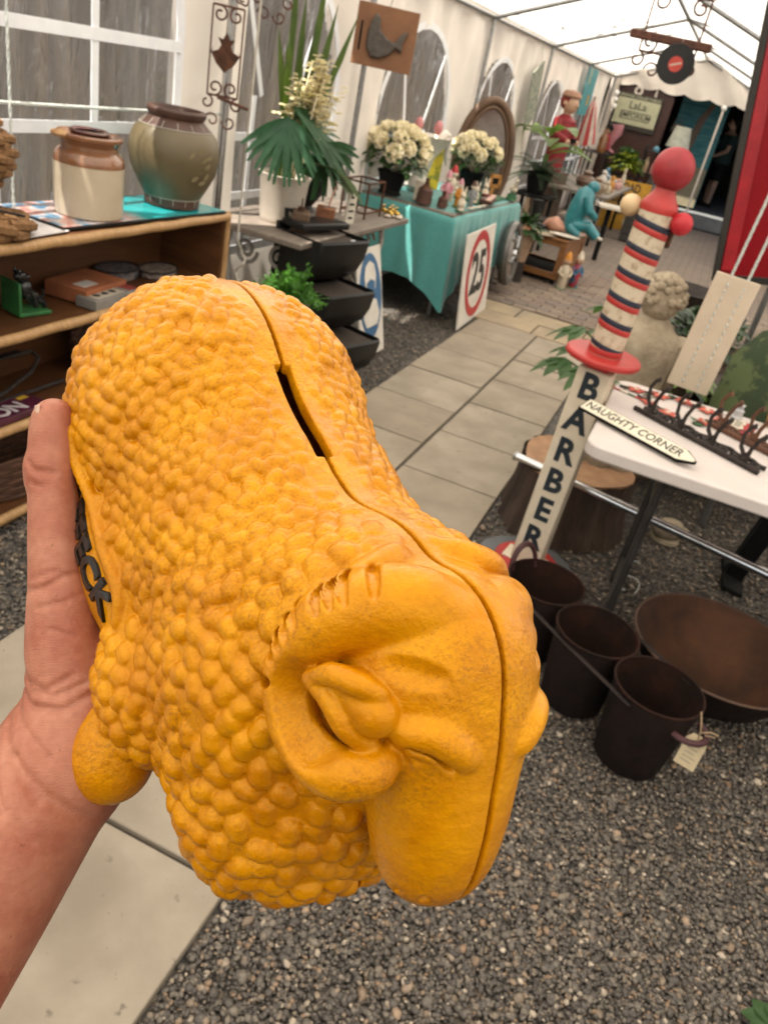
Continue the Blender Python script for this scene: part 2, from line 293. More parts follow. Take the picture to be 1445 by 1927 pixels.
# ================================================================== MARQUEES
def arch_in(u,z,hw,zb,zs,af=.92):   # arched opening centred at u=0
    if abs(u)>hw or z<zb: return False
    if z<=zs: return True
    return (u/hw)**2+((z-zs)/(hw*af))**2<1
def wall_panel(parent,x,y0,y1,ztop,wins,seed,amp=.02,nrm=1):
    """fabric wall in the plane x with folds; wins: list of (centre y, half width, sill z, spring z)"""
    rn=np.random.default_rng(seed); st=.035; ny=int((y1-y0)/st)+1; nz=int((ztop+.02)/.04)+1
    ph=rn.uniform(0,6,8); mb=MB(); V=[];F=[]
    ys=np.linspace(y0,y1,ny); zs=np.linspace(-.02,ztop,nz)
    for y in ys:
        for z in zs:
            k=z/ztop
            d=amp*(.9*math.sin(y*5.2+ph[0]+z*1.3)*(.4+.6*k)+.7*math.sin(y*11+ph[1]-z*3.2)*k*k+.5*math.sin(z*7+y*3+ph[2])*.6+.35*math.sin(y*23+ph[3]+z*6)*k**3)
            V.append((x+d,y,z))
    def inside(y,z): return any(arch_in(y-c,z,hw-.012,zb+.012,zsp,rest[0] if rest else .92) for c,hw,zb,zsp,*rest in wins)
    for i in range(ny-1):
        for j in range(nz-1):
            ym,zm=(ys[i]+ys[i+1])/2,(zs[j]+zs[j+1])/2
            if not inside(ym,zm): F.append((i*nz+j,(i+1)*nz+j,(i+1)*nz+j+1,i*nz+j+1))
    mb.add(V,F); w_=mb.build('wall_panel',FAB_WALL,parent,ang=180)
    for (c,hw,zb,zsp,*rest) in wins:
        af=rest[0] if rest else .92
        # clear pane with creases
        mb=MB();V=[];F=[];n1,n2=24,36;top=zsp+hw*af
        for i in range(n1+1):
            for j in range(n2+1):
                y=c-hw+2*hw*i/n1; z=zb+(top-zb)*j/n2
                V.append((x+nrm*.006+.012*math.sin(y*9+c)+.01*math.sin(y*21+z*4+c),y,z))
        for i in range(n1):
            for j in range(n2):
                y=c-hw+2*hw*(i+.5)/n1; z=zb+(top-zb)*(j+.5)/n2
                if arch_in(y-c,z,hw+.01,zb,zsp,af): F.append((i*(n2+1)+j,(i+1)*(n2+1)+j,(i+1)*(n2+1)+j+1,i*(n2+1)+j+1))
        mb.add(V,F); pane=mb.build('window',PVC,parent,ang=180)
        fr=MB(); xx=x+nrm*.02
        def strip(pts,wd):
            P=[Vector(p) for p in pts]; VV=[];FF=[]
            for i,p in enumerate(P):
                a=P[max(i-1,0)];b=P[min(i+1,len(P)-1)];t=(b-a).normalized();s_=Vector((0,-t.z,t.y))*wd/2
                VV+=[p-s_-Vector((.003,0,0)),p+s_-Vector((.003,0,0)),p+s_+Vector((.003,0,0)),p-s_+Vector((.003,0,0))]
            for i in range(len(P)-1):
                for k in range(4): FF.append((i*4+k,(i+1)*4+k,(i+1)*4+(k+1)%4,i*4+(k+1)%4))
            return VV,FF
        ring=[(xx,c-hw,zb),(xx,c-hw,zsp)]+[(xx,c+hw*math.cos(a),zsp+hw*af*math.sin(a)) for a in np.linspace(PI,0,17)]+[(xx,c+hw,zb)]
        m=MB(); m.add(*strip(ring,.05)); m.add(*strip([(xx,c-hw,zb),(xx,c+hw,zb)],.05)); m.build('frame',WHITE,pane,ang=30)
        for q in (rest[1] if rest else (-.34*hw,.34*hw)):
            zz=zsp+hw*af*math.sqrt(1-(q/hw)**2)-.01 if rest else zsp
            m=MB(); m.add(*strip([(xx+.004*nrm,c+q,zb),(xx+.004*nrm,c+q,zz)],.035)); m.build('glazing_bar',WHITE,pane,ang=30)
        for z in (rest[2] if rest else np.arange(zb+.3,zsp+.05,.3)):
            m=MB(); m.add(*strip([(xx+.008*nrm,c-hw,z),(xx+.008*nrm,c+hw,z)],.04)); m.build('glazing_bar',WHITE,pane,ang=30)
        for a in (() if rest else (PI*.3,PI*.7)):
            m=MB(); m.add(*strip([(xx+.004*nrm,c+(.25 if a<1.5 else -.25)*hw,zsp+.0),(xx+.004*nrm,c+hw*math.cos(a),zsp+hw*.9*math.sin(a))],.035)); m.build('glazing_bar',WHITE,pane,ang=30)
    return w_
def roof(parent,xl,xr,xm,y0,y1,ze,zr,seed):
    mb=MB();V=[];F=[];nx,ny=22,max(int((y1-y0)/.22),4); rn=random.Random(seed); bay=2.65
    for i in range(nx+1):
        for j in range(ny+1):
            x=xl+(xr-xl)*i/nx; y=y0+(y1-y0)*j/ny
            z=ze+(zr-ze)*(1-(abs(x-xm)/((xm-xl) if x<xm else (xr-xm))))
            z-=.035*abs(math.sin(PI*(y-y0)/bay))*math.sin(PI*min(i,nx-i)/(nx/2)) if 0<i<nx else 0
            V.append((x,y,z+.035))
    for i in range(nx):
        for j in range(ny): a=i*(ny+1)+j; F.append((a,a+ny+1,a+ny+2,a+1))
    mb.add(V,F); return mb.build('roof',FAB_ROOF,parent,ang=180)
def pole(parent,a,b,r=.019,m=None,name='pole'): return MB().tube([a,b],r,10).build(name,m or STEEL,parent)
def valance(parent,pts_fn,n,h,amp,name='valance'):
    V=[];F=[]
    for i in range(n+1):
        p=pts_fn(i/n); sag=h+amp*abs(math.sin(i*PI/8)); V+=[p,(p[0],p[1],p[2]-sag)]
    for i in range(n): F.append((2*i,2*i+2,2*i+3,2*i+1))
    return MB().add(V,F).build(name,FAB_WALL,parent,ang=180)
# -- near marquee over the camera
ta=thing('marquee','near white marquee bay with wide clear arched window behind the bookcase','marquee',(0,0,0),group='white marquees')
XA=-2.2
wall_panel(ta,XA,-4.6,3.57,2.12,[(2.36,.71,.45,1.55,.72,(-.26,.21),(.9,1.18,1.48)),(-.3,.74,.55,1.30)],3,amp=.014)
roof(ta,XA,2.9,.35,-4.6,3.85,2.12,3.05,1)
for y in (-4.6,-2.1,.3,3.32): pole(ta,(XA+.09,y,0),(XA+.09,y,2.12),.02,CHROME)
for y in (-4.6,-2.1,.3,3.32): pole(ta,(2.8,y,0),(2.8,y,2.12)); pole(ta,(XA+.09,y,2.10),(.35,y,3.02),name='rafter'); pole(ta,(2.8,y,2.10),(.35,y,3.02),name='rafter')
pole(ta,(.35,-4.6,3.03),(.35,3.5,3.03),name='ridge_pole'); pole(ta,(XA+.09,-4.6,2.1),(XA+.09,3.5,2.1),name='eave_pole'); pole(ta,(2.8,-4.6,2.1),(2.8,3.5,2.1),name='eave_pole')
wall_panel(ta,2.9,-4.6,3.57,2.12,[(-.3,.74,.55,1.30)],31,amp=.014,nrm=-1)  # unseen right wall, added to cut the side light
# -- far long marquee
tb=thing('marquee','long narrow white marquee reaching back to the brown shop front','marquee',(0,0,0),group='white marquees')
XB,XR,XM=-2.45,.45,-1.0; YB0,YB1=3.6,15.9; BAYS=[5.35,8.0,10.6,13.25,15.9]
wall_panel(tb,XB,YB0,YB1,2.12,[(4.35,.74,.5,1.30),(6.55,.78,.5,1.16),(8.85,.74,.5,1.14),(11.55,.72,.5,1.12),(14.2,.7,.5,1.12)],8,amp=.03)
roof(tb,XB,XR,XM,YB0,YB1,2.12,2.62,2)
pole(tb,(XB+.06,YB0,2.1),(XB+.06,YB1,2.1),.019,name='eave_pole'); pole(tb,(XR,YB0,2.1),(XR,YB1,2.1),.019,name='eave_pole'); pole(tb,(XM,YB0,2.6),(XM,YB1,2.6),.022,name='ridge_pole')
for y in BAYS+[3.7]:
    pole(tb,(XB+.06,y,0),(XB+.06,y,2.1)); pole(tb,(XB+.06,y,2.1),(XM,y,2.6),name='rafter'); pole(tb,(XR,y,2.1),(XM,y,2.6),name='rafter'); pole(tb,(XR,y,0),(XR,y,2.1))
    if y>7: pole(tb,(XM,y,2.6),(XR-.5,y-.9,2.42),.014,name='brace')
for (ya,yb,k) in ((3.6,15.9,0),): valance(tb,lambda t:(XB+.03,ya+(yb-ya)*t,2.15),120,.07,.025)
# gable end over the shop opening with a scalloped edge
V=[];F=[];n=48
for i in range(n+1):
    t=i/n; x=XB+(XR-XB)*t; zt=2.14+.5*(1-abs(x-XM)/(1.45)); 
    zb=2.05-.05*abs(math.sin(i*PI/7))
    if t<.06: zb=0
    for k in range(5): V.append((x,YB1+.03*math.sin(x*9+k)+.02*math.sin(x*23+k*2),zb+(zt-zb)*k/4))
for i in range(n):
    for k in range(4): a=i*5+k; F.append((a,a+5,a+6,a+1))
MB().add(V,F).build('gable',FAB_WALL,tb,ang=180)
# leaf shapes added on the roof to throw a tree-shadow dapple through it
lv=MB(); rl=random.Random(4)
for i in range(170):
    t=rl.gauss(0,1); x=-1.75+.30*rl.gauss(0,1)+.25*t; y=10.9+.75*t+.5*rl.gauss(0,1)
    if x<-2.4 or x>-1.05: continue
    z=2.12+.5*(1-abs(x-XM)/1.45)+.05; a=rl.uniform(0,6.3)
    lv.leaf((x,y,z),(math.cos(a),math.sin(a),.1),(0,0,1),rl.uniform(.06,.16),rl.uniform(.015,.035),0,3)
tag(lv.build('dapple_leaves',mat('dapple_leaf',(.10,.07,.04),rough=.9),ang=180),'leaf shapes added on the marquee roof to give dappled shadow flecks','leaves',kind='stuff')
# -- mostly hidden marquee added at the right to shade the statues
tc_=thing('marquee','white marquee roof added at right for shade, mostly behind the red panel','marquee',(0,0,0),group='white marquees')
roof(tc_,.52,4.2,2.35,3.6,12.0,2.12,2.75,5)
for y in (3.7,6.3,9.0,11.9): pole(tc_,(4.15,y,0),(4.15,y,2.12)); pole(tc_,(.55,y,2.1),(2.35,y,2.72),name='rafter'); pole(tc_,(4.15,y,2.1),(2.35,y,2.72),name='rafter')
wall_panel(tc_,4.2,3.6,12.0,2.12,[],21)
wp=wall_panel(tc_,0,0,1.35,2.12,[],22); wp.location=(4.2,3.58,0); wp.rotation_euler=(0,0,R_(90))  # this and the next: unseen end walls added against side light
wp=wall_panel(tc_,0,0,3.6,2.12,[],23); wp.location=(4.2,12.0,0); wp.rotation_euler=(0,0,R_(90))
# ---- corrugated fence outside the left wall
cf=thing('corrugated_fence','weathered grey corrugated sheet fence outside the marquee windows','fence',(-3.15,6,0))
CORR=mat('weathered_shaded_tin',(.40,.32,.225),(.16,.125,.085),rough=.8,scale=5,stretch=(1,1.6,.15),bump=.1,bscale=30,detail=2,mix=(.25,.75))  # streaks are weathering and also stand in for shading on the corrugations
for k in range(11):
    y0=-6+k*2.0; V=[];F=[];n=200
    for i in range(n+1):
        y=y0+2.03*i/n; xx=.035*math.sin(y/.085*PI)+(.006 if k%2 else 0)
        V+=[(xx,y,-.05),(xx,y,2.5+.03*(k%3))]
    for i in range(n): F.append((2*i,2*i+2,2*i+3,2*i+1))
    MB().add(V,F).build('sheet',CORR,cf,ang=180)
# ---- shop building at the far end
shop=thing('shop_building','dark open-fronted shop at the end of the marquee','building',(-.4,16.6,0))
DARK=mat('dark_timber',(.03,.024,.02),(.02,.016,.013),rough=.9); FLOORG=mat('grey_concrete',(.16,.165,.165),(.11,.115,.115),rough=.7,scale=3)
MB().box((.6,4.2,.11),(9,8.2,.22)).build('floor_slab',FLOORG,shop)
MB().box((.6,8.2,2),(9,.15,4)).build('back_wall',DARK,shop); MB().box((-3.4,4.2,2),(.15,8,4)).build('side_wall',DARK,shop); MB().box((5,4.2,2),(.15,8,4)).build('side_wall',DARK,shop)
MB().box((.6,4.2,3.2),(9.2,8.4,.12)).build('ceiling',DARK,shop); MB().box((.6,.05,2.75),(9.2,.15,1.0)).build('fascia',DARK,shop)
# ================================================================== LEFT: BOOKCASE AND WHAT STANDS ON IT
VEN=mat('orange_veneer',(.115,.044,.013),(.07,.026,.008),rough=.55,scale=6,stretch=(1,.6,7),bump=.1)
BAM=mat('bamboo_edge',(.42,.25,.11),(.30,.17,.07),rough=.45,scale=20,stretch=(1,4,1),bump=.1)
bc=thing('bookcase','brown veneered bookcase with bamboo-edged shelves standing left','bookcase',(-1.97,1.95,0))
SX0,SX1,SY0,SY1=-.165,.155,-1.05,1.0     # local: back/front x, ends y
ZS=[.045,.364,.664,.935]
for z in ZS:
    s=MB().box(((SX0+SX1)/2,(SY0+SY1)/2,z-.016),(SX1-SX0,SY1-SY0,.026)).build('shelf',VEN,bc)
    MB().tube([(SX1+.004,SY0+.01+i*(SY1-SY0-.02)/40,z-.013+.0012*math.sin(i*1.3)) for i in range(41)],[.0165+(.0016 if i%9==4 else 0) for i in range(41)],10).build('bamboo_edge',BAM,s)
    MB().tube([(SX0+.01,SY1+.004,z-.013),(SX1,SY1+.004,z-.013)],.014,8).build('bamboo_edge',BAM,s)
for y in (SY0,SY1-.012): MB().box(((SX0+SX1)/2-.002,y,.462),(SX1-SX0-.01,.02,.90)).build('side_panel',VEN,bc)
MB().box((SX0+.008,(SY0+SY1)/2,.46),(.01,SY1-SY0-.03,.9)).build('back_panel',VEN,bc)
for k in range(2): MB().tube([(SX1-.01-.02*k,SY0,.012+.014*k),(SX1-.01-.02*k,SY1,.012+.014*k)],.013,8).build('plinth_rail',BAM,bc)
MB().tube([(SX1+.002,SY1,.03),(SX1+.002,SY1,.94)],.012,8).build('corner_post',BAM,bc)
TOP=.9375
# printed board under the jars
def board_mat():
    m=bpy.data.materials.new('printed_board'); m.use_nodes=True; n=m.node_tree; L=n.links.new; b=n.nodes['Principled BSDF']
    tc=n.nodes.new('ShaderNodeTexCoord'); sx=n.nodes.new('ShaderNodeSeparateXYZ'); L(tc.outputs['Object'],sx.inputs[0])
    nz=n.nodes.new('ShaderNodeTexNoise'); nz.inputs['Scale'].default_value=14; nz.inputs['Detail'].default_value=6; L(tc.outputs['Object'],nz.inputs['Vector'])
    rp=n.nodes.new('ShaderNodeValToRGB'); e=rp.color_ramp.elements; e[0].color=(.03,.08,.16,1); e[0].position=.3; e[1].color=(.65,.55,.5,1); e[1].position=.7
    for p,c in ((.42,(.12,.25,.38,1)),(.5,(.55,.45,.42,1)),(.58,(.5,.2,.17,1))): k=e.new(p); k.color=c
    L(nz.outputs[0],rp.inputs[0]); mx=n.nodes.new('ShaderNodeMix'); mx.data_type='RGBA'; mx.inputs[7].default_value=(.02,.30,.31,1)
    mr=n.nodes.new('ShaderNodeMapRange'); mr.inputs['From Min'].default_value=-.12; mr.inputs['From Max'].default_value=-.02; L(sx.outputs['Y'],mr.inputs[0]); L(mr.outputs[0],mx.inputs[0]); L(rp.outputs[0],mx.inputs[6]); L(mx.outputs[2],b.inputs['Base Color']); b.inputs['Roughness'].default_value=.18; return m
pb_=thing('picture_board','glossy turquoise printed board lying under the two stoneware jars','board',(-1.975,2.49,TOP),rz=-.06)
MB().box((0,0,.005),(.30,.86,.009)).build('panel',BLACK,pb_,bevel=.001); MB().box((0,0,.0108),(.288,.848,.002)).build('print',board_mat(),pb_)
pw=MB().box((0,0,.0015),(.26,.52,.003)).build('paper_sheet',mat('white_paper',(.72,.68,.66),rough=.7),loc=(-1.96,1.80,TOP),rz=.05); tag(pw,'white paper sheet lying under the coiled rope','paper')
# crock
CREAM=mat('cream_stoneware',(.50,.42,.31),(.42,.35,.25),rough=.3,scale=5,coat=.4,bump=.06); TAN=mat('tan_glaze',(.25,.11,.05),(.16,.07,.032),rough=.22,scale=7,coat=.6,bump=.06)
t=thing('stoneware_crock','cream and tan stoneware crock with pouring lip on the bookcase','crock',(-1.945,2.275,TOP+.0125))
MB().lathe([(0,0),(.104,0),(.110,.006),(.112,.03),(.113,.165)],40,cap=False).build('body',CREAM,t)
b=MB(); b.lathe([(.1131,.165),(.1135,.172),(.110,.19),(.098,.202),(.090,.208),(.089,.222),(.1,.238),(.106,.243),(.107,.252),(.1,.257),(.082,.255),(.07,.25),(.062,.24),(.060,.20),(0,.19)],40,cap=False); b.build('shoulder',TAN,t)
b=MB(); b.sph((-.03,-.098,.25),.03,12,8,(1.1,1.0,.42)); b.build('pouring_lip',mat('worn_lip',(.5,.3,.13),(.3,.15,.06),rough=.3),t)
b=MB(); b.lathe([(.058,.25),(.066,.262),(.058,.268),(.045,.262)],24,cap=False); b.build('inner_rim',mat('brown_glaze',(.10,.035,.02),rough=.25,coat=.5),t)
# vase
OLV=mat('olive_stoneware',(.125,.095,.05),(.098,.074,.038),rough=.45,scale=4,bump=.08); BRN=mat('brown_clay',(.08,.038,.026),(.055,.026,.018),rough=.5); LINE=mat('white_slip',(.42,.38,.32),rough=.6)
t=thing('olive_vase','big round olive stoneware vase with brown rim on the bookcase','vase',(-1.947,2.745,TOP+.0125))
MB().lathe([(.0,.0),(.098,0),(.104,.004),(.106,.036)],44,cap=False).build('foot_band',BRN,t)
MB().lathe([(.106,.036),(.13,.075),(.158,.13),(.170,.185),(.166,.228),(.150,.265),(.132,.282)],44,cap=False).build('body',OLV,t)
MB().lathe([(.132,.282),(.118,.295),(.107,.305),(.1,.312),(.103,.318),(.108,.325),(.109,.338),(.103,.345),(.088,.345),(.083,.335),(.082,.29),(0,.26)],44,cap=False).build('neck',BRN,t)
for z,r in ((.283,.1325),(.037,.1068)): MB().tube([(r*math.cos(a),r*math.sin(a),z) for a in np.linspace(0,2*PI,44)[:-1]],.0017,6,closed=True).build('slip_line',LINE,t)
for a in np.linspace(0,2*PI,15)[:-1]:
    MB().tube([(.1335*math.cos(a),.1335*math.sin(a),.282),(.109*math.cos(a),.109*math.sin(a),.305)],.0014,5).build('slip_line',LINE,t)
    MB().tube([(.1015*math.cos(a),.1015*math.sin(a),.003),(.1075*math.cos(a),.1075*math.sin(a),.036)],.0014,5).build('slip_line',LINE,t)
b=MB(); # raised leaf sprig on the flank
for k,(da,z) in enumerate(((-.1,.2),(.0,.215),(.12,.2),(.05,.185),(-.05,.12),(.05,.11),(.12,.125),(.1,.165))):
    a=R_(-25)+da*2; rr=.170-abs(z-.185)*.16; b.leaf((rr*math.cos(a)+.0015,rr*math.sin(a),z),(-math.sin(a)*.6,math.cos(a)*.6,.6-.2*(k%3)),(math.cos(a),math.sin(a),0),.034,.008,0,4,0)
b.build('leaf_sprig',mat('sprig_clay',(.19,.15,.075),rough=.55),t,ang=180)
# rope pieces
ROPE=mat('manila_rope',(.24,.125,.05),(.13,.066,.026),rough=.9,scale=60,stretch=(1,1,1),bump=.6,bscale=220)
def rope(mb,path,r,twist=2.2,strands=3,seg=6):
    P=[Vector(p) for p in path]; n=len(P); L=0; acc=[0]
    for i in range(1,n): L+=(P[i]-P[i-1]).length; acc.append(L)
    for s in range(strands):
        Q=[];up=Vector((0,0,1))
        for i in range(n):
            tt=(P[min(i+1,n-1)]-P[max(i-1,0)]).normalized(); u=(up-tt*up.dot(tt)); u=u.normalized() if u.length>1e-4 else tt.orthogonal().normalized(); up=u; v=tt.cross(u)
            a=acc[i]/(r*twist)+s*2*PI/strands; Q.append(P[i]+(u*math.cos(a)+v*math.sin(a))*r*.52)
        mb.tube(Q,r*.56,seg)
t=thing('rope_coil','coiled brown manila rope mat on the bookcase top','rope',(-1.9,1.80,TOP+.003))
b=MB(); rope(b,[((.085+.002*math.sin(3*a))*math.cos(a),(.12)*math.sin(a),.03) for a in np.linspace(0,2*PI,90)],.03); b.build('outer_ring',ROPE,t)
b=MB(); rope(b,[(.045*math.cos(a),.075*math.sin(a),.042) for a in np.linspace(0,2*PI,70)],.022); b.build('inner_ring',ROPE,t)
MB().tube([(.02,-.06,.075),(.045,0,.078),(.07,.07,.062)],.004,6).build('black_tie',BLACK,t)
t=thing('rope_ball','brown rope monkey-fist ball at the left edge above the rope coil','rope',(-1.99,1.862,TOP+.003))
b=MB()
for k in range(5):
    z=.21+.04*(k-2)*.9; rr=math.sqrt(max(.088**2-(z-.21)**2,.02**2)); rope(b,[(rr*math.cos(a),rr*math.sin(a),z) for a in np.linspace(0,2*PI,60)],.024)
b.build('ball',ROPE,t); b=MB(); rope(b,[(0,0,.02+.012*i) for i in range(12)],.028); rope(b,[(.05*math.cos(a),.05*math.sin(a),.025) for a in np.linspace(0,2*PI,40)],.026); b.build('stem',ROPE,t)
# cords hanging over the window
CORD=mat('white_cord',(.66,.66,.62),(.35,.4,.38),rough=.8,scale=150,bump=.3)
def cord(name,path,r,label):
    b=MB(); rope(b,path,r,2.4,2,5); return tag(b.build(name,CORD),label,'cord')
cord('twisted_string',[(-2.08,2.08,TOP+.002+.014*i) for i in range(86)],.005,'thin white twisted cord hanging in front of the near window')
b=MB(); b.tube([(-2.12,.2+.1*i,1.262+.01*math.cos(i/9.)) for i in range(32)],.0055,6); tag(b.build('window_cord',CORD),'white cord strung level across the near window','cord')
# ---- middle shelf
ZM=.6645; GREEN=mat('green_paint',(.035,.17,.045),(.02,.1,.03),rough=.4,coat=.3)
def bookend(loc,rz,label):
    t=thing('bookend',label,'bookend',loc,rz,group='green bookends')
    MB().box((0,.045,.006),(.1,.11,.012)).build('base',GREEN,t,bevel=.002); MB().box((0,-.012,.055),(.1,.01,.11)).build('upright',GREEN,t,bevel=.003)
    b=MB(); b.sph((0,.035,.075),.026,12,9,(.8,1,1.25)); b.sph((0,.02,.118),.02,12,8,(.8,1.1,.95)); b.sph((0,.042,.113),.011,8,6,(.8,1.5,.8)); b.tube([(0,.03,.06),(0,.065,.05),(0,.085,.03)],[.02,.018,.013],8)
    for s in(-1,1): b.tube([(s*.013,.045,.075),(s*.016,.06,.045),(s*.016,.066,.016)],[.009,.008,.009],7); b.tube([(s*.016,.07,.045),(s*.02,.09,.03),(s*.019,.094,.014)],[.012,.011,.009],7); b.sph((s*.013,.012,.134),.008,7,5,(.6,.8,1.4))
    b.tube([(0,.085,.035),(0,.105,.05),(0,.1,.068)],[.006,.005,.003],6)
    b.build('dog_figure',mat('black_enamel',(.012,.012,.013),rough=.25,coat=.5),t); return t
bookend((-1.95,1.94,ZM),R_(-12),'green metal bookend with black cast dog, beside the orange box')
bookend((-1.98,1.72,ZM),R_(172),'green metal bookend cut off at the left edge of the photo')
PAPER=mat('book_pages',(.36,.33,.28),rough=.85,scale=40,stretch=(1,1,30)); 
t=thing('gift_box','faded orange cardboard box with white label on the middle shelf','box',(-1.965,2.29,ZM),rz=.1)
MB().box((0,0,.027),(.17,.24,.052)).build('carton',mat('orange_card',(.33,.11,.045),(.24,.08,.035),rough=.7,scale=8),t,bevel=.003); MB().box((.03,-.05,.0537),(.05,.08,.001)).build('label_sticker',mat('sticker',(.55,.5,.46)),t)
t=thing('boxed_game','grey boxed game with cream lettered lid on the middle shelf','box',(-1.862,2.29,ZM),rz=.05)
MB().box((0,0,.018),(.085,.26,.035)).build('carton',mat('grey_card',(.22,.20,.18),(.16,.15,.13),rough=.6,scale=9),t,bevel=.002); MB().box((0,-.03,.0362),(.06,.15,.001)).build('lid_label',mat('cream_label',(.45,.40,.32)),t)
MB().box((.0,.10,.0364),(.06,.05,.001)).build('red_panel',mat('dull_red',(.22,.04,.035)),t)
for k in range(3): MB().prism([(-.014,-.01),(.004,-.014),(.016,-.002),(.006,.013),(-.008,.008)],.0006,Matrix.Translation((0,-.075+.042*k,.0368))@Matrix.Rotation(k*1.3,4,'Z')).build('printed_mark',BLACKM,t)
for k,(x,y,lab) in enumerate(((-2.05,2.56,'patterned biscuit tin lying at the back of the middle shelf'),(-1.99,2.74,'pale lace-edged tray at the right end of the middle shelf'))):
    t=thing('tin_tray',lab,'tray',(x,y,ZM),rz=.1*k); MB().prism([(.06*math.cos(a)*1.1,.1*math.sin(a)) for a in np.linspace(0,2*PI,17)[:-1]],.035-.012*k).build('dish',mat('tray_%d'%k,((.16,.13,.12),(.30,.24,.2))[k],((.05,.06,.08),(.12,.09,.08))[k],rough=.5,scale=50,mix=(.45,.55)),t,bevel=.003); MB().tube([(.063*math.cos(a)*1.1,.103*math.sin(a),.037-.012*k) for a in np.linspace(0,2*PI,25)[:-1]],.004,6,closed=True).build('rim',IRON,t)
# ---- third shelf
Z3=.3645
t=thing('annual_book','purple annual with big white capital letters on the third shelf','book',(-1.872,1.80,Z3),rz=.03)
MB().box((0,0,.012),(.1,.30,.022)).build('cover',mat('purple_cover',(.075,.012,.03),(.05,.01,.025),rough=.35,coat=.3),t,bevel=.0015); MB().box((-.002,0,.012),(.103,.29,.017)).build('pages',PAPER,t)
text('lettering','LION',.085,mat('white_ink',(.5,.45,.46)),t,(.008,-.02,.0238),(0,0,R_(90)),ext=.0006,bold=.002,space=.95); MB().box((-.03,.11,.0237),(.02,.04,.001)).build('yellow_flash',mat('yellow_ink',(.5,.32,.03)),t)
t=thing('iron_bracket','black iron hook bracket lying on the third shelf','bracket',(-1.98,1.98,Z3))
MB().tube([(.05,-.35,.02),(.03,-.1,.035),(.0,.05,.06),(-.01,.1,.10),(-.02,.07,.125),(-.02,-.02,.128)],.008,8).build('arm',IRON,t); MB().box((-.02,-.03,.135),(.03,.1,.008)).build('plate',IRON,t,bevel=.002); MB().tube([(.03,-.2,.008),(.04,.16,.012)],.008,8).build('foot_bar',IRON,t)
WICK=mat('wicker',(.10,.045,.025),(.05,.022,.013),rough=.8,scale=30)
def basket(loc,rx,ry,h,label):
    t=thing('wicker_basket',label,'basket',loc,group='wicker baskets on the bookcase'); 
    for k in range(int(h/.016)):
        b=MB(); z=.01+k*.016; q=1+.12*k*.016/h; b.tube([((rx*q+.004*math.sin(a*11+k*PI))*math.cos(a),(ry*q+.004*math.sin(a*11+k*PI))*math.sin(a),z) for a in np.linspace(0,2*PI,67)[:-1]],.008,6,closed=True); b.build('withy',WICK,t)
    MB().lathe([(0,.004),(rx*.98,.004)],24,sy=ry/rx,cap=False).build('bottom',WICK,t)
basket((-1.96,2.42,Z3),.1,.16,.13,'dark wicker basket at the right of the third shelf'); basket((-1.96,1.95,.0455),.11,.28,.17,'long wicker basket on the bottom shelf')
# ---- ironwork hanging on the chrome pole
def scrollwork(t,h,wd,m,star=True):
    u,v=Vector((0,1,0)),Vector((0,0,1)); r=.0042
    def bar(name,pts,rr=r): MB().tube(pts,rr,6,flat=1).build(name,m,t)
    zt,zb=h*.28,-h*.30
    for s in(-1,1):
        bar('frame_bar',[(0,s*wd,zb),(0,s*wd,zt)])
        bar('scroll',[Vector((0,0,h*.46)),Vector((0,s*.006,h*.40)),Vector((0,s*.03,h*.32))]+spiral((0,s*(wd-.012),h*.345),.028,1.1,-PI/2 if s>0 else -PI/2,u,v,.25,24,s)[2:])
        bar('scroll',[Vector((0,0,h*.40))]+spiral((0,s*.034,h*.455),.03,1.0,-PI/2,u,v,.25,24,s)[3:])
        bar('scroll',spiral((0,s*(wd-.03),zt-.03),.03,1.1,PI/2,u,v,.3,22,s))
        bar('scroll',spiral((0,s*(wd-.03),zb+.03),.03,1.1,-PI/2,u,v,.3,22,-s))
        bar('scroll',spiral((0,s*(wd+.0),zb-.028),.028,1.0,PI/2,u,v,.3,22,s))
        bar('scroll',spiral((0,s*.035,-h*.47),.03,1.0,PI,u,v,.3,22,s))
    bar('cross_bar',[(0,-wd,zt),(0,wd,zt)]); bar('cross_bar',[(0,-wd,zb),(0,wd,zb)])
    if star:
        P=[(0,.05),(.014,.02),(.035,.025),(.02,.0),(.03,-.02),(.055,-.03),(.05,-.012),(.06,-.03),(.035,-.07),(0,-.1),(-.035,-.07),(-.06,-.03),(-.05,-.012),(-.055,-.03),(-.03,-.02),(-.02,0),(-.035,.025),(-.014,.02)]
        MB().prism(P,.006,Matrix(((0,0,1,0),(1,0,0,0),(0,1,0,.02),(0,0,0,1)))).build('tulip_motif',RUST,t); bar('shelf_spike',[(0,-.02,zb-.005),(.01,wd+.05,zb-.03)],.007)
RUSTM=mat('rust_bracket',(.14,.06,.04),(.07,.032,.024),rough=.75,metal=.3,scale=60,bump=.3)
t=thing('wrought_iron_bracket','rusty wrought-iron scroll bracket hanging on the chrome tent pole','ironwork',(-2.05,3.20,1.50),rz=R_(-57)); scrollwork(t,.56,.062,RUSTM)
t=thing('wrought_iron_bracket','rusty scroll ironwork cut by the top edge above the palm','ironwork',(-2.1,3.62,1.90),rz=R_(-57)); scrollwork(t,.5,.07,RUSTM,False)
# loose flex hanging by the flap
b=MB(); b.tube([(-2.1,3.52,2.0-.045*i+.0*i) for i in range(30)]+[(-2.09+.03*math.sin(k),3.55+.02*math.cos(k*1.3),.62-.02*k) for k in range(14)],.006,6); tag(b.build('electric_flex',mat('cream_flex',(.6,.55,.47),rough=.5)),'cream electric flex hanging beside the marquee flap','cable')
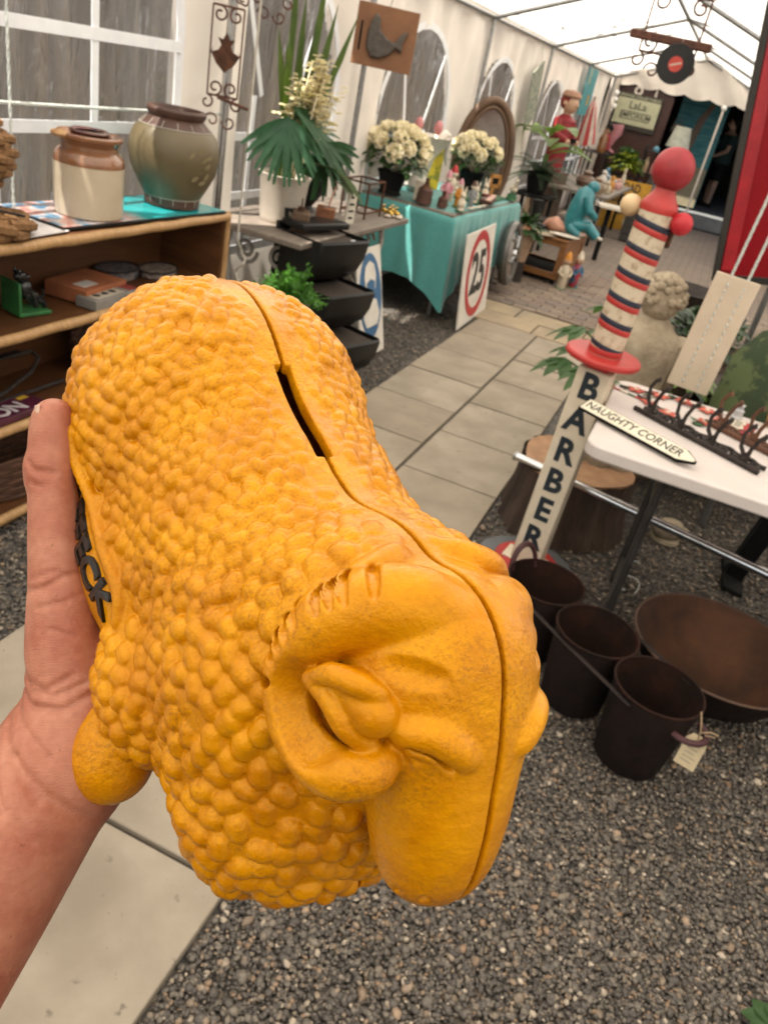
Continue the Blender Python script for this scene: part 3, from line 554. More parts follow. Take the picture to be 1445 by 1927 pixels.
# ================================================================== MIDDLE LEFT: SEWING TABLE, FLOWERS, PLANTERS
GWOOD=mat('grey_wood',(.20,.165,.135),(.13,.105,.085),rough=.6,scale=5,stretch=(6,1,1),bump=.2)
WIRON=mat('white_cast_iron',(.42,.39,.35),(.30,.27,.24),rough=.6,scale=25,bump=.3)
ST=thing('side_table','grey wood topped table on white scrolled cast-iron legs','table',(-2.08,4.30,0)); ZT=.752
MB().box((0,0,.735),(.62,1.48,.03)).build('table_top',GWOOD,ST,bevel=.006)
for s in(-1,1):
    yy=s*.55
    for x in(-.2,.2):
        MB().tube([(x,yy,.01),(x*1.05,yy,.05),(x*.75,yy,.2),(x*.95,yy,.42),(x*1.1,yy,.6),(x,yy,.72)],[.022,.018,.015,.015,.016,.02],8).build('leg',WIRON,ST)
        for q,zz in ((1,.60),(-1,.36),(1,.16)): MB().tube(spiral((x*.5,yy,zz),.07,1.6,0,(1,0,0),(0,0,1),.2,40,q*(1 if x>0 else -1)),.011,7).build('scroll',WIRON,ST)
    MB().tube([(-.2,yy,.12),(.2,yy,.12)],.013,8).build('foot_rail',WIRON,ST)
MB().tube([(0,-.55,.12),(0,.55,.12)],.013,8).build('stretcher',WIRON,ST)
# tall palm and flower arrangement
t=thing('flower_arrangement','tall arrangement of sword leaves, palm and cream blossom in pale bucket','flowers',(-2.10,3.93,ZT))
MB().lathe([(0,0),(.105,0),(.112,.02),(.128,.21),(.136,.225),(.138,.235),(.13,.236),(.12,.2),(0,.19)],32,cap=False).build('bucket',mat('pale_enamel',(.55,.50,.43),(.42,.37,.31),rough=.4,scale=6),t)
SWORD=leafmat('sword_leaf',(.075,.115,.02),(.035,.07,.012)); PALM=leafmat('palm_leaf',(.035,.10,.04),(.018,.06,.022)); PALM2=leafmat('fan_palm',(.05,.15,.075),(.02,.075,.035))
rl=random.Random(2)
for (dx,dy,dz,L,wd) in ((.04,.02,1,1.02,.02),(.0,-.05,1,.98,.02),(.1,.14,1,.84,.022),(.2,.3,1,.86,.02),(-.1,-.2,1,.7,.02),(.05,-.3,1,.66,.018),(-.05,.1,1,.86,.02),(.2,-.42,1,.5,.017),(.02,.06,1,.78,.02),(.16,-.2,1,.62,.016)):
    b=MB(); b.leaf((rl.uniform(-.03,.03),rl.uniform(-.03,.03),.2),(dx,dy,dz),(1,-.5,0),L,wd,.0,8,.35,lambda s:(.7+.5*s if s<.5 else .95)*(1 if s<.75 else max((1-s)/.25,.03))); b.build('sword_leaf',SWORD,t,ang=180)
def palmfan(mb,c,ax,nrm,R,n=15,spread=2.2):
    c=Vector(c);ax=Vector(ax).normalized();nrm=Vector(nrm).normalized();sd_=ax.cross(nrm).normalized()
    for i in range(n):
        a=(i/(n-1)-.5)*spread; d=ax*math.cos(a)+sd_*math.sin(a); mb.leaf(c,d+nrm*.06*((i%2)*2-1),nrm,R*(.82+.18*math.cos(a)),R*.085,.12,5,.35,lambda s:(.35+1.3*s if s<.45 else 1.0-.75*(s-.45)/.55))
for c,ax,nr,R,m in (((.12,-.27,.52),(.12,-.12,-.9),(.75,-.6,.2),.27,PALM2),((.12,-.2,.55),(.3,.75,-.2),(.5,-.3,.8),.22,PALM),((.05,.12,.46),(.25,.8,-.25),(.55,-.4,.7),.3,PALM),((.1,.2,.40),(.1,.5,-.8),(.8,-.5,.1),.27,PALM)):
    b=MB(); palmfan(b,c,ax,nr,R); b.tube([(0,0,.2),Vector(c)],.006,6); b.build('palm_leaf',m,t,ang=180)
for (px,py,pz) in ((.15,.22,.33),(.12,.28,.30)):
    b=MB(); b.leaf((.05,.06,.3),(px,py,.02),(0,0,1),.42,.085,.5,8,.3); b.build('broad_leaf',leafmat('grey_leaf',(.12,.155,.11),(.075,.105,.07)),t,ang=180)
BLOS=leafmat('cream_blossom',(.84,.75,.61),(.66,.56,.42),rough=.7,trans=.2)
for s in range(12):
    bx,by,bz=rl.uniform(.06,.18),rl.uniform(-.14,.12),rl.uniform(.40,.60); b=MB(); st=[(.02,.03,.2)]
    for k in range(30):
        q=k/30; p=(bx+rl.gauss(0,.022)+.03*q,by+rl.gauss(0,.026)+.06*q*(s%3-1),bz+.22*q)
        rr=.0135*(1.2-q*.5)*rl.uniform(.7,1.3)
        for e in range(5): b.leaf(p,(math.cos(k*2.4+e*1.26),math.sin(k*2.4+e*1.26),.35),(0,0,1),rr*1.8,rr*1.0,.25,3,.5)
    b.tube([(.02,.03,.2),(bx,by,bz),(bx+.03,by,bz+.2)],.003,5); b.build('blossom_spike',BLOS,t,ang=180)
# small goods on the grey table
t=thing('rusty_tin','old rusty oil tin with a bail handle on the grey table','tin',(-1.93,3.83,ZT),rz=.5)
MB().box((0,0,.05),(.09,.11,.1)).build('can',mat('rusty_tin_sheet',(.16,.10,.06),(.09,.055,.035),rough=.6,metal=.3,scale=12),t,bevel=.008); MB().lathe([(.02,.1),(.018,.115),(.022,.118),(0,.12)],14,cap=False).build('cap',RUST,t); MB().tube([(0,.05*math.cos(a),.1+.06*math.sin(a)) for a in np.linspace(0,PI,14)],.003,6).build('handle',IRON,t)
t=thing('copper_caddy','copper coloured caddy with a spatula leaning in it','caddy',(-1.90,4.06,ZT),rz=.4)
MB().box((0,0,.055),(.1,.09,.11)).build('box_body',mat('copper_sheet',(.38,.17,.09),(.22,.09,.05),rough=.35,metal=.7,scale=14),t,bevel=.004); MB().tube([(.0,.0,.06),(.03,.08,.21)],.006,8).build('handle',mat('pink_wood',(.45,.25,.18)),t); MB().sph((.035,.095,.235),.02,10,7,(1,1,.6)).build('spoon_bowl',mat('pewter',(.5,.5,.48),rough=.3,metal=.9),t)
t=thing('price_card','narrow white printed card standing on the grey table','sign',(-1.885,4.345,ZT),rz=R_(-15))
MB().box((0,0,.085),(.012,.075,.17)).build('card',mat('cream_card',(.62,.58,.50),(.55,.5,.42),rough=.6),t,bevel=.001)
for k,wd in enumerate((.030,.040,.045,.034)): MB().box((.0068,0,.145-.037*k),(.0012,wd,.011)).build('printed_line',BLACKM,t)
t=thing('wire_cradle','dark metal cradle frame standing at the right of the grey table','stand',(-1.98,4.72,ZT))
for y in(-.12,.12):
    for x in(-.08,.08): MB().tube([(x,y,0),(x,y,.2)],.007,6).build('upright',RUST,t)
for z in(.03,.2):
    MB().tube([(-.08,-.12,z),(.08,-.12,z),(.08,.12,z),(-.08,.12,z)],.006,6,closed=True).build('rail',RUST,t)
t=thing('brass_taps','heap of small brass taps and pale shells at the table edge','taps',(-1.88,4.95,ZT)); BRS=mat('brass',(.55,.36,.09),(.35,.22,.05),rough=.25,metal=1)
for k in range(4):
    x,y=.04*math.cos(k*1.7),.05*math.sin(k*1.7); b=MB(); b.tube([(x-.03,y,.015),(x,y,.03),(x+.03,y,.02)],[.012,.015,.01],8); b.tube([(x,y,.03),(x,y,.055)],.006,6); b.tube([(x,y-.025,.055),(x,y+.025,.055)],.006,6); b.build('tap',BRS,t)
for k in range(5): MB().sph((.05+.03*math.cos(k*1.3),-.03+.06*math.sin(k*2.1),.01),.02,9,6,(1.2,.9,.5)).build('shell',mat('shell',(.6,.52,.42)),t)
t=thing('black_urn','small black urn in the shadow at the back of the grey table','urn',(-2.2,4.38,ZT)); MB().lathe([(0,0),(.07,0),(.05,.03),(.1,.1),(.12,.18),(.09,.24),(.1,.26),(0,.25)],24,cap=False).build('bowl',BLACK,t); MB().lathe([(.1,.255),(.115,.262),(.1,.27)],24,cap=False).build('rim',IRON,t)
# stacked black pocket planters
def pocket(t,z,dx,dy):
    w2=.19; P=[(-.02,0),(.06,.0),(.15,.03),(.225,.09),(.265,.165),(.28,.25),(.27,.262),(-.02,.262)]   # x,z profile
    V=[];F=[];n=len(P)
    for y in(-w2,-w2*.93,w2*.93,w2):
        k=.97 if abs(y)==w2 else 1
        V+=[(dx+p[0]*k,dy+y,z+p[1]) for p in P]
    for r in range(3):
        for i in range(n-2): a=r*n+i; F.append((a,a+1,a+n+1,a+n))
        F.append((r*n+n-1,r*n,(r+1)*n,(r+1)*n+n-1))
    F+=[tuple(range(n))[::-1],tuple(range(3*n,4*n))]
    o=MB().add(V,F).build('pocket',BLACK,t,bevel=.014,bseg=3); 
    MB().box((dx+.12,dy,z+.235),(.26,.33,.02)).build('soil',mat('dry_soil',(.05,.035,.025),rough=.95,scale=40),o); return o
t=thing('stacking_planter','black plastic stacking wall planter of three sloped pockets','planter',(-1.92,3.92,-.01),rz=R_(-16))
for k in range(3): pocket(t,.01+.25*k,.15-.075*k,.06-.03*k)
MB().box((-.045,0,.40),(.02,.38,.80)).build('back_plate',BLACK,t,bevel=.004); MB().box((.04,.02,.26),(.15,.34,.5)).build('core',BLACK,t); MB().box((.05,.0,.805),(.16,.36,.035)).build('top_tray',BLACK,t,bevel=.01); MB().box((.262,.06,.765),(.004,.03,.022)).build('price_sticker',WHITE,t)
for y in(-.15,.15): MB().tube([(-.02,y,.79),(-.03,y,.86),(.01,y,.86)],.012,8).build('hook',BLACK,t)
# fern pot on a stand in front of the planter
FERN=leafmat('bright_fern',(.10,.26,.035),(.03,.11,.012)); rf=random.Random(9)
t=thing('parsley_plant','bright green curly fern in a dark pot beside the black planter','plant',(-1.74,3.46,.07))
MB().lathe([(0,.28),(.07,.28),(.085,.30),(.1,.43),(.107,.435),(.1,.44),(.09,.43),(0,.42)],24,cap=False).build('pot',mat('brown_pot',(.07,.035,.03),rough=.5),t); MB().lathe([(.13,-.08),(.13,-.07),(.02,-.05),(.018,.26),(.09,.275),(.09,.28)],20).build('stand',IRON,t)
for k in range(46):
    a=rf.uniform(0,2*PI); e=rf.uniform(.15,1.35); d=Vector((math.cos(a)*math.cos(e),math.sin(a)*math.cos(e),math.sin(e))); L=rf.uniform(.11,.2); b=MB(); p0=Vector((0,0,.43)); p1=p0+d*L
    b.tube([p0,p1],.002,4)
    for q in range(26):
        s=rf.uniform(.35,1.05); p=p0+d*L*s+Vector((rf.gauss(0,.017),rf.gauss(0,.017),rf.gauss(0,.014)-.05*s*s*math.cos(e))); v=Vector((rf.gauss(0,1),rf.gauss(0,1),rf.gauss(0.3,1)))
        b.leaf(p,v,(rf.gauss(0,1),rf.gauss(0,1),1),.024,.008,0,2,.4)
    b.build('frond',FERN,t,ang=180)
t=thing('foil_tray','crumpled silver foil tray on a box beside the black planter','tray',(-1.66,3.56,0))
MB().box((0,0,.14),(.12,.16,.28)).build('box_stand',mat('dark_card',(.05,.04,.035)),t,bevel=.004); b=MB(); V=[];F=[];rt=random.Random(3)
for i in range(9):
    for j in range(9): V.append((-.09+.18*i/8,-.12+.24*j/8,.285+rt.uniform(0,.012)+.02*(abs(i-4)>3 or abs(j-4)>3)))
for i in range(8):
    for j in range(8): a=i*9+j; F.append((a,a+9,a+10,a+1))
b.add(V,F).build('foil',mat('silver_foil',(.7,.68,.64),rough=.3,metal=.8,bump=.3),t,ang=20)
# blue mask sign
t=thing('safety_sign','white board with blue oval dust-mask safety symbol leaning by planters','sign',(-1.63,4.46,0),rz=R_(0),ry=R_(-14))
WB=mat('sign_white',(.66,.62,.56),(.56,.52,.46),rough=.5,scale=10); BLUE=mat('sign_blue',(.03,.115,.24),(.025,.09,.19),rough=.45)
MB().box((0,0,.33),(.012,.36,.64)).build('board',WB,t,bevel=.002)
MX=Matrix(((0,0,1,0),(1,0,0,0),(0,1,0,0),(0,0,0,1)))   # (x,y)->(y,z), extrude along +x
def oval(a,b,n=32): return [(a*math.cos(q),b*math.sin(q)) for q in np.linspace(0,2*PI,n+1)[:-1]]
def onface(x,poly,cz,name,m,t,h=.002,cy_=0): return MB().prism([(p[0]+cy_,p[1]+cz) for p in poly],h,MX,z0=x).build(name,m,t)
onface(.0065,oval(.165,.25),.37,'blue_disc',BLUE,t); onface(.009,[(-.07,.02),(-.085,.1),(-.06,.16),(0,.185),(.06,.16),(.085,.1),(.07,.02),(.03,0),(-.03,0)],.39,'head_symbol',WB,t); onface(.009,[(-.12,-.12),(-.08,-.03),(-.04,-.02),(.04,-.02),(.08,-.03),(.12,-.12),(.08,-.18),(-.08,-.18)],.37,'shoulders_symbol',WB,t); onface(.0115,[(-.05,-.01),(-.06,.04),(0,.06),(.06,.04),(.05,-.01),(0,-.03)],.41,'mask_symbol',BLUE,t)
# ================================================================== TURQUOISE TABLE
def cloth_table(name,label,loc,lx,ly,h,m,drop,rz=0,corner_drop=.12,seed=1,leg=STEEL):
    t=thing(name,label,'table',loc,rz)
    MB().box((0,0,h-.022),(lx-.02,ly-.02,.03)).build('table_top',GWOOD,t)
    for x in(-1,1):
        for y in(-1,1): MB().tube([(x*(lx/2-.06),y*(ly/2-.08),0),(x*(lx/2-.06),y*(ly/2-.08),h-.03)],.016,8).build('leg',leg,t)
    # cloth: top sheet plus hanging skirt with folds
    rn=random.Random(seed); per=[]; n=30; r=.03
    def edge():
        P=[]
        for (x0,y0,x1,y1,L) in ((-lx/2,-ly/2,lx/2,-ly/2,lx),(lx/2,-ly/2,lx/2,ly/2,ly),(lx/2,ly/2,-lx/2,ly/2,lx),(-lx/2,ly/2,-lx/2,-ly/2,ly)):
            k=int(L/.03); nx_,ny_=(y1-y0)/L,-(x1-x0)/L
            for i in range(k): P.append((x0+(x1-x0)*i/k,y0+(y1-y0)*i/k,nx_,ny_,min(i,k-i)/k*L))
        return P
    E_=edge(); N=len(E_); V=[(0,0,h+.004)];F=[]; rows=12
    for q in range(rows+1):
        s=q/rows
        for i,(x,y,nx_,ny_,dc) in enumerate(E_):
            cor=math.exp(-dc/.10); sx_=1 if x>0 else -1; sy_=1 if y>0 else -1
            fold=.022*s*math.sin(i*.55+seed)+.014*s*math.sin(i*1.27+2)
            out=.012+.03*s+fold+.10*cor*s
            zz=h+.004-(.012 if q==0 else 0)*0-s*(drop+corner_drop*cor)
            if q==0: out=.0
            dx,dy=(nx_*(1-cor)+sx_*.7*cor,ny_*(1-cor)+sy_*.7*cor)
            V.append((x+dx*out,y+dy*out,zz))
    for i in range(N): F.append((0,1+i,1+(i+1)%N))
    for q in range(rows):
        for i in range(N): a=1+q*N+i;b=1+q*N+(i+1)%N; F.append((a,a+N,b+N,b))
    c=MB().add(V,F).build('tablecloth',m,t,ang=75); c.modifiers.new('sub','SUBSURF').levels=1; c.modifiers['sub'].render_levels=1
    return t
TURQ=mat('turquoise_cloth',(.085,.31,.29),(.06,.235,.225),rough=.9,scale=120,bump=.4,bscale=400,sheen=.3)
TT=cloth_table('cloth_table','table draped in turquoise felt cloth covered with figurines',(-2.02,6.58,0),.76,1.78,.75,TURQ,.50,rz=R_(-1.5),corner_drop=.2,seed=3)
ZQ=.757
# speed sign leaning on the cloth
REDS=mat('sign_red',(.42,.015,.022),(.33,.012,.018),rough=.4); SBLK=mat('sign_black',(.015,.015,.015),rough=.5)
t=thing('speed_sign','white square 25 speed limit sign with red ring leaning on turquoise cloth','sign',(-1.44,5.98,0),ry=R_(-7),rz=R_(2))
MB().box((0,0,.335),(.012,.86,.67)).build('board',WB,t,bevel=.003)
b=MB();n=48;V=[];F=[]
for i in range(n):
    a=2*PI*i/n
    for r in(.315,.25):
        for x in(.0065,.0095): V.append((x,r*1.08*math.cos(a),.345+r*math.sin(a)))
for i in range(n):
    p,q=i*4,((i+1)%n)*4; F+=[(p+1,q+1,q+3,p+3),(p,p+1,q+1,q)[::-1],(p+2,p+3,q+3,q+2)]
b.add(V,F).build('red_ring',REDS,t); text('numerals','25',.42,SBLK,t,(.0075,0,.345),(R_(90),0,R_(90)),ext=.002,bold=.010,sx=1.0)
# hubcap / wheel trim
t=thing('hubcap','chromed wheel hubcap in a dark rim hanging against turquoise cloth','hubcap',(-1.50,7.05,.36),ry=R_(84),rz=R_(2))
MB().lathe([(.0,.06),(.03,.058),(.045,.04),(.09,.035),(.15,.04),(.2,.02),(.205,.0)],40,cap=False).build('cap',CHROME,t); MB().lathe([(.205,0),(.215,.03),(.26,.035),(.275,.0),(.26,-.04),(.2,-.03)],40,cap=False).build('rim',mat('hub_rim',(.16,.15,.14),rough=.4,metal=.7),t)
for k in range(5): MB().tube([(.06*math.cos(k*1.257),.06*math.sin(k*1.257),.045),(.17*math.cos(k*1.257),.17*math.sin(k*1.257),.042)],.012,7).build('spoke',STEEL,t)
# roses
ROSE=leafmat('white_rose',(.90,.83,.68),(.82,.72,.54),rough=.6,trans=.1); RLEAF=leafmat('rose_leaf',(.035,.085,.02),(.018,.05,.012))
def rose(mb,c,r,d):
    d=Vector(d).normalized(); u=d.orthogonal().normalized(); v=d.cross(u); mb.sph(Vector(c)+d*r*.15,r*.5,8,6)
    for ring,(k,rr,op) in enumerate(((4,.5,.15),(6,.78,.45),(8,1.0,.85))):
        for i in range(k):
            a=2*PI*(i+.5*(ring%2))/k; o=u*math.cos(a)+v*math.sin(a); mb.leaf(Vector(c)-d*r*.25+o*r*.25*rr,d*(1.15-op*.7)+o*op,d*.6-o,r*(1.1-.1*ring),r*.55,-.0,3,-.5,lambda s:.6+.8*s if s<.6 else 1.08-.9*(s-.6))
def bouquet(label,loc,rx,n,seed,back=0):
    t=thing('rose_bouquet',label,'flowers',loc,group='white rose bouquets in black pots'); rr=random.Random(seed)
    MB().lathe([(0,0),(.09,0),(.075,.02),(.105,.13),(.12,.15),(.11,.155),(0,.14)],24,cap=False).build('pot',BLACKM,t)
    k=0;tries=0;pts=[]
    while k<n and tries<600:
        tries+=1; a=rr.uniform(0,2*PI);e=rr.uniform(.05,1.45); d=Vector((math.cos(a)*math.cos(e),math.sin(a)*math.cos(e),math.sin(e)))
        if d.dot(Vector((.45,-.8,.35)))<-.1: continue
        p=Vector((d.x*rx,d.y*rx,.28+d.z*rx*.75))
        if any((p-q).length<.085 for q in pts): continue
        pts.append(p); b=MB(); rose(b,p,rr.uniform(.05,.064),d); b.tube([(0,0,.14),p],.003,4); b.build('rose',ROSE,t,ang=180); k+=1
    b=MB()
    for i in range(260):
        a=rr.uniform(0,2*PI);e=rr.uniform(-.5,1.4);q=rx*rr.uniform(.55,1.08); p=Vector((math.cos(a)*math.cos(e)*q,math.sin(a)*math.cos(e)*q,.25+math.sin(e)*q*.75)); b.leaf(p,(rr.gauss(math.cos(a),.5),rr.gauss(math.sin(a),.5),rr.gauss(.1,.4)),(0,0,1),rr.uniform(.06,.1),.02,.25,3,.25)
    b.build('foliage',RLEAF,t,ang=180); return t
bouquet('white rose bouquet in black pot nearest the palm arrangement',(-2.24,5.82,ZQ),.22,20,5); bouquet('white rose bouquet beside the oval wooden mirror',(-2.05,7.2,ZQ),.2,13,8)
# oval wooden mirror
OAK=mat('aged_oak',(.15,.085,.05),(.085,.048,.028),rough=.5,scale=10,stretch=(1,1,.2),bump=.25)
t=thing('oval_mirror','tall oval dark wooden mirror frame standing behind the roses','mirror',(-2.10,7.62,.45),rz=R_(28),rx=0)
def ring_oval(a,b,cz,r,m,name,depth=1,z0=0):
    MB().tube([(a*math.cos(q),z0,cz+b*math.sin(q)) for q in np.linspace(0,2*PI,49)[:-1]],r,10,closed=True).build(name,m,t)
ring_oval(.25,.50,.52,.036,OAK,'frame'); ring_oval(.205,.445,.52,.018,OAK,'inner_moulding',z0=-.01)
MB().prism([(.2*math.cos(q),.52+.44*math.sin(q)) for q in np.linspace(0,2*PI,41)[:-1]],.01,Matrix(((1,0,0,0),(0,0,-1,0.006),(0,1,0,0),(0,0,0,1)))).build('mirror_glass',mat('old_mirror',(.35,.32,.3),rough=.12,metal=.9,bump=.05),t)
MB().box((0,.02,.15),(.3,.05,.3)).build('stand_foot',OAK,t,bevel=.01)
# swan planter
SWAN=mat('white_ceramic',(.66,.60,.52),(.55,.5,.43),rough=.3,coat=.3)
t=thing('swan_planter','white ceramic swan planter with curved neck behind the roses','planter',(-2.2,6.28,ZQ),rz=R_(70))
MB().lathe([(0,0),(.07,0),(.1,.04),(.06,.12),(.09,.26),(.19,.40),(.2,.41),(.185,.405),(.07,.27),(0,.26)],28,cap=False,sx=1.1).build('body',SWAN,t); MB().tube([(.10,0,.33),(.16,0,.40),(.215,0,.43),(.26,0,.415),(.28,0,.37),(.285,0,.31),(.29,0,.27)],[.055,.045,.035,.03,.028,.026,.026],12).build('neck',SWAN,t); MB().tube([(.29,0,.275),(.3,0,.235),(.305,0,.20)],[.024,.016,.005],10).build('beak',SWAN,t)
for k,(x,y) in enumerate(((-.08,.03),(.06,-.05))): MB().sph((x,y,.47),.035,9,6,(1,1,1.5)).build('pink_topper',mat('pink_ceramic',(.55,.22,.22),(.45,.16,.16),rough=.35),t)
# figurines on the table
PINK=mat('figure_pink',(.62,.30,.33),(.4,.16,.2),rough=.5,scale=50); CRM=mat('figure_cream',(.68,.60,.48),(.5,.42,.32),rough=.5,scale=40); GRN=mat('figure_green',(.03,.13,.045),(.02,.08,.03),rough=.6,scale=30); BRW=mat('figure_brown',(.10,.045,.03),(.055,.025,.017),rough=.6); ORG=mat('figure_orange',(.62,.25,.03),rough=.5)
def conebell(loc,h,label):
    t=thing('wooden_weight',label,'weight',loc,group='brown bell-shaped weights on turquoise cloth'); MB().lathe([(0,0),(.055*h/.16,0),(.05*h/.16,h*.55),(.042*h/.16,h*.6),(.0,h*.62)],20,cap=False).build('base',BRW,t); MB().lathe([(.042*h/.16,h*.6),(.02*h/.16,h*.72),(.014,h*.9),(.018,h),(0,h*1.03)],16,cap=False).build('knob',RUST,t)
conebell((-1.95,5.78,ZQ),.17,'larger brown bell-shaped weight at the near end of turquoise table'); conebell((-1.82,5.82,ZQ),.11,'smaller brown bell-shaped weight at the near end of turquoise table')
def gnome(loc,h,body,hat,face,label,rz=0,group=None,base=None,name='figurine',cat='figurine'):
    t=thing(name,label,cat,loc,rz,group=group)
    b=MB(); b.lathe([(0,0),(.13*h,0),(.15*h,.04*h),(.13*h,.3*h),(.15*h,.45*h),(.12*h,.6*h),(.05*h,.68*h),(0,.69*h)],16,cap=False,sy=.8)
    for s in(-1,1): b.tube([(.0,s*.12*h,.58*h),(.04*h,s*.19*h,.45*h),(.12*h,s*.1*h,.36*h)],[.05*h,.045*h,.035*h],8)
    b.build('body',body,t)
    b=MB(); b.sph((.01*h,0,.76*h),.10*h,14,9,(1,.95,1.1)); b.sph((.11*h,0,.755*h),.022*h,8,6)
    for s in(-1,1): b.sph((0,s*.1*h,.76*h),.028*h,8,6)
    b.build('head',face,t)
    MB().lathe([(.105*h,.80*h),(.09*h,.87*h),(.05*h,.97*h),(0,1.02*h)],14,cap=False).build('hat',hat,t)
    if base: MB().lathe([(.17*h,-.001),(.18*h,.02*h),(.15*h,.04*h)],16).build('plinth',base,t)
    return t
FIG='small painted figurines on turquoise cloth'
gnome((-1.86,5.98,ZQ),.24,PINK,PINK,CRM,'pink clown figurine on turquoise table between weights and rose leaves',R_(-60),FIG,GRN); gnome((-1.77,6.02,ZQ),.2,ORG,PINK,CRM,'orange and pink figurine next to the pink clown',R_(-40),FIG,GRN); gnome((-1.72,6.2,ZQ),.19,mat('figure_grey',(.25,.26,.27)),BRW,CRM,'grey-coated figurine behind the cream rabbit',R_(-60),FIG); gnome((-1.9,6.22,ZQ),.26,CRM,REDS,CRM,'cream gnome with red cap in front of the yellow packet',R_(-60),FIG)
def rabbit(loc,h,label,rz=0):
    t=thing('rabbit_figurine',label,'figurine',loc,rz,group=FIG); b=MB(); b.sph((0,0,.3*h),.2*h,12,9,(1,.85,1.4)); b.sph((.03*h,0,.66*h),.13*h,12,8); b.sph((.13*h,0,.63*h),.06*h,8,6); b.sph((.1*h,0,.08*h),.1*h,8,6,(1.6,1.4,.7))
    for s in(-1,1): b.tube([(.0,s*.05*h,.74*h),(-.02*h,s*.08*h,.9*h),(-.02*h,s*.09*h,1.02*h)],[.035*h,.045*h,.01*h],8,flat=.6); b.tube([(.08*h,s*.12*h,.4*h),(.17*h,s*.08*h,.25*h)],[.05*h,.04*h],7)
    b.build('body',CRM,t); MB().lathe([(.24*h,0),(.25*h,.03*h),(.2*h,.05*h)],14).build('grass_base',GRN,t); return t
rabbit((-1.69,5.86,ZQ),.17,'cream rabbit figurine at the near corner of turquoise table',R_(-60)); rabbit((-1.76,6.45,ZQ),.16,'pale rabbit figurine behind the grey-coated figurine',R_(-80))
t=rabbit((-1.78,6.78,ZQ),.17,'cream rabbit holding a red basket in front of the rose foliage',R_(-60)); MB().lathe([(0,0),(.03,0),(.04,.05),(0,.05)],14,cap=False).build('basket',mat('wine_red',(.16,.015,.015)),t,loc=(.06,0,.005))
t=thing('easel_sign','small orange wooden easel sign with dark square hole','sign',(-1.80,7.1,ZQ),rz=R_(-35)); OW=mat('orange_wood',(.42,.20,.05),(.33,.15,.035),rough=.5)
for (c,d) in (((0,0,.17),(.012,.13,.03)),((0,0,.09),(.012,.13,.03)),((0,-.05,.13),(.012,.03,.11)),((0,.05,.13),(.012,.03,.11))): MB().box(c,d).build('frame_board',OW,t,bevel=.002)
MB().box((0,-.015,.05),(.012,.03,.1)).build('post',OW,t,bevel=.002); MB().box((-.004,0,.13),(.004,.08,.06)).build('dark_panel',BLACKM,t)
t=thing('goose_figurine','white goose figurine on green stand at far end of turquoise table','figurine',(-1.66,7.25,ZQ),rz=R_(-60),group=FIG); b=MB(); b.sph((0,0,.09),.035,12,8,(1.5,.9,1)); b.tube([(.03,0,.11),(.055,0,.15),(.06,0,.17)],[.018,.011,.014],8); b.tube([(.06,0,.17),(.09,0,.165)],[.01,.003],6); b.build('body',CRM,t); MB().lathe([(.05,0),(.04,.05),(.01,.06)],12).build('stand',GRN,t)
t=thing('green_tray','green baize boards lying on turquoise table','board',(-1.85,6.85,ZQ)); MB().box((0,0,.006),(.3,.75,.01)).build('board',GRN,t,bevel=.002)
t=thing('domino_box','brown box with a red striped ruler lid on turquoise table edge','box',(-1.70,6.62,ZQ+.012),rz=.15); MB().box((0,0,.016),(.1,.3,.03)).build('box_body',BRW,t,bevel=.002); MB().box((.02,.02,.036),(.04,.42,.008)).build('ruler',mat('striped_ruler',(.5,.2,.16),(.6,.5,.42),rough=.4,scale=60,mix=(.45,.55)),t)
CUT=mat('cutlery',(.62,.6,.55),rough=.2,metal=.9)
for k in range(5):
    t=thing('cutlery_piece',('pearl handled knife lying nearest the cream rabbit','second pearl handled knife beside the cream rabbit','silver fork lying on turquoise cloth edge','silver spoon lying near the brown box','small silver knife under the brown box')[k],'cutlery',(-1.70+.012*k,6.02+.1*k,ZQ+.002),rz=R_(75+6*k),group='cutlery laid on turquoise cloth'); MB().box((0,0,.004),(.1,.014,.006)).build('blade',CUT,t,bevel=.002); MB().box((.085,0,.006),(.08,.016,.01)).build('handle',CRM,t,bevel=.004)
t=thing('yellow_packet','tall yellow and green seed packet board behind the figurines','packet',(-2.2,6.62,ZQ),rz=R_(-50)); MB().box((0,0,.22),(.01,.12,.44)).build('board',mat('packet_yellow',(.55,.42,.03),(.2,.22,.03),rough=.5,scale=16,mix=(.4,.5)),t,bevel=.002); MB().box((.006,0,.34),(.004,.11,.03)).build('band',GRN,t)
t=thing('white_box','small grey-white plinth box standing under the near roses','box',(-2.02,5.86,ZQ),rz=.3); MB().box((0,0,.06),(.08,.08,.12)).build('carton',CRM,t,bevel=.003); MB().box((0,0,.125),(.085,.085,.012)).build('lid',CRM,t,bevel=.002)
t=thing('green_rack','small green slatted rack next to the brown weights','rack',(-2.0,5.94,ZQ),rz=.3)
for k in range(5): MB().box((0,-.05+.025*k,.06),(.01,.012,.12)).build('slat',GRN,t)
MB().box((0,0,.11),(.014,.13,.012)).build('rail',CRM,t)
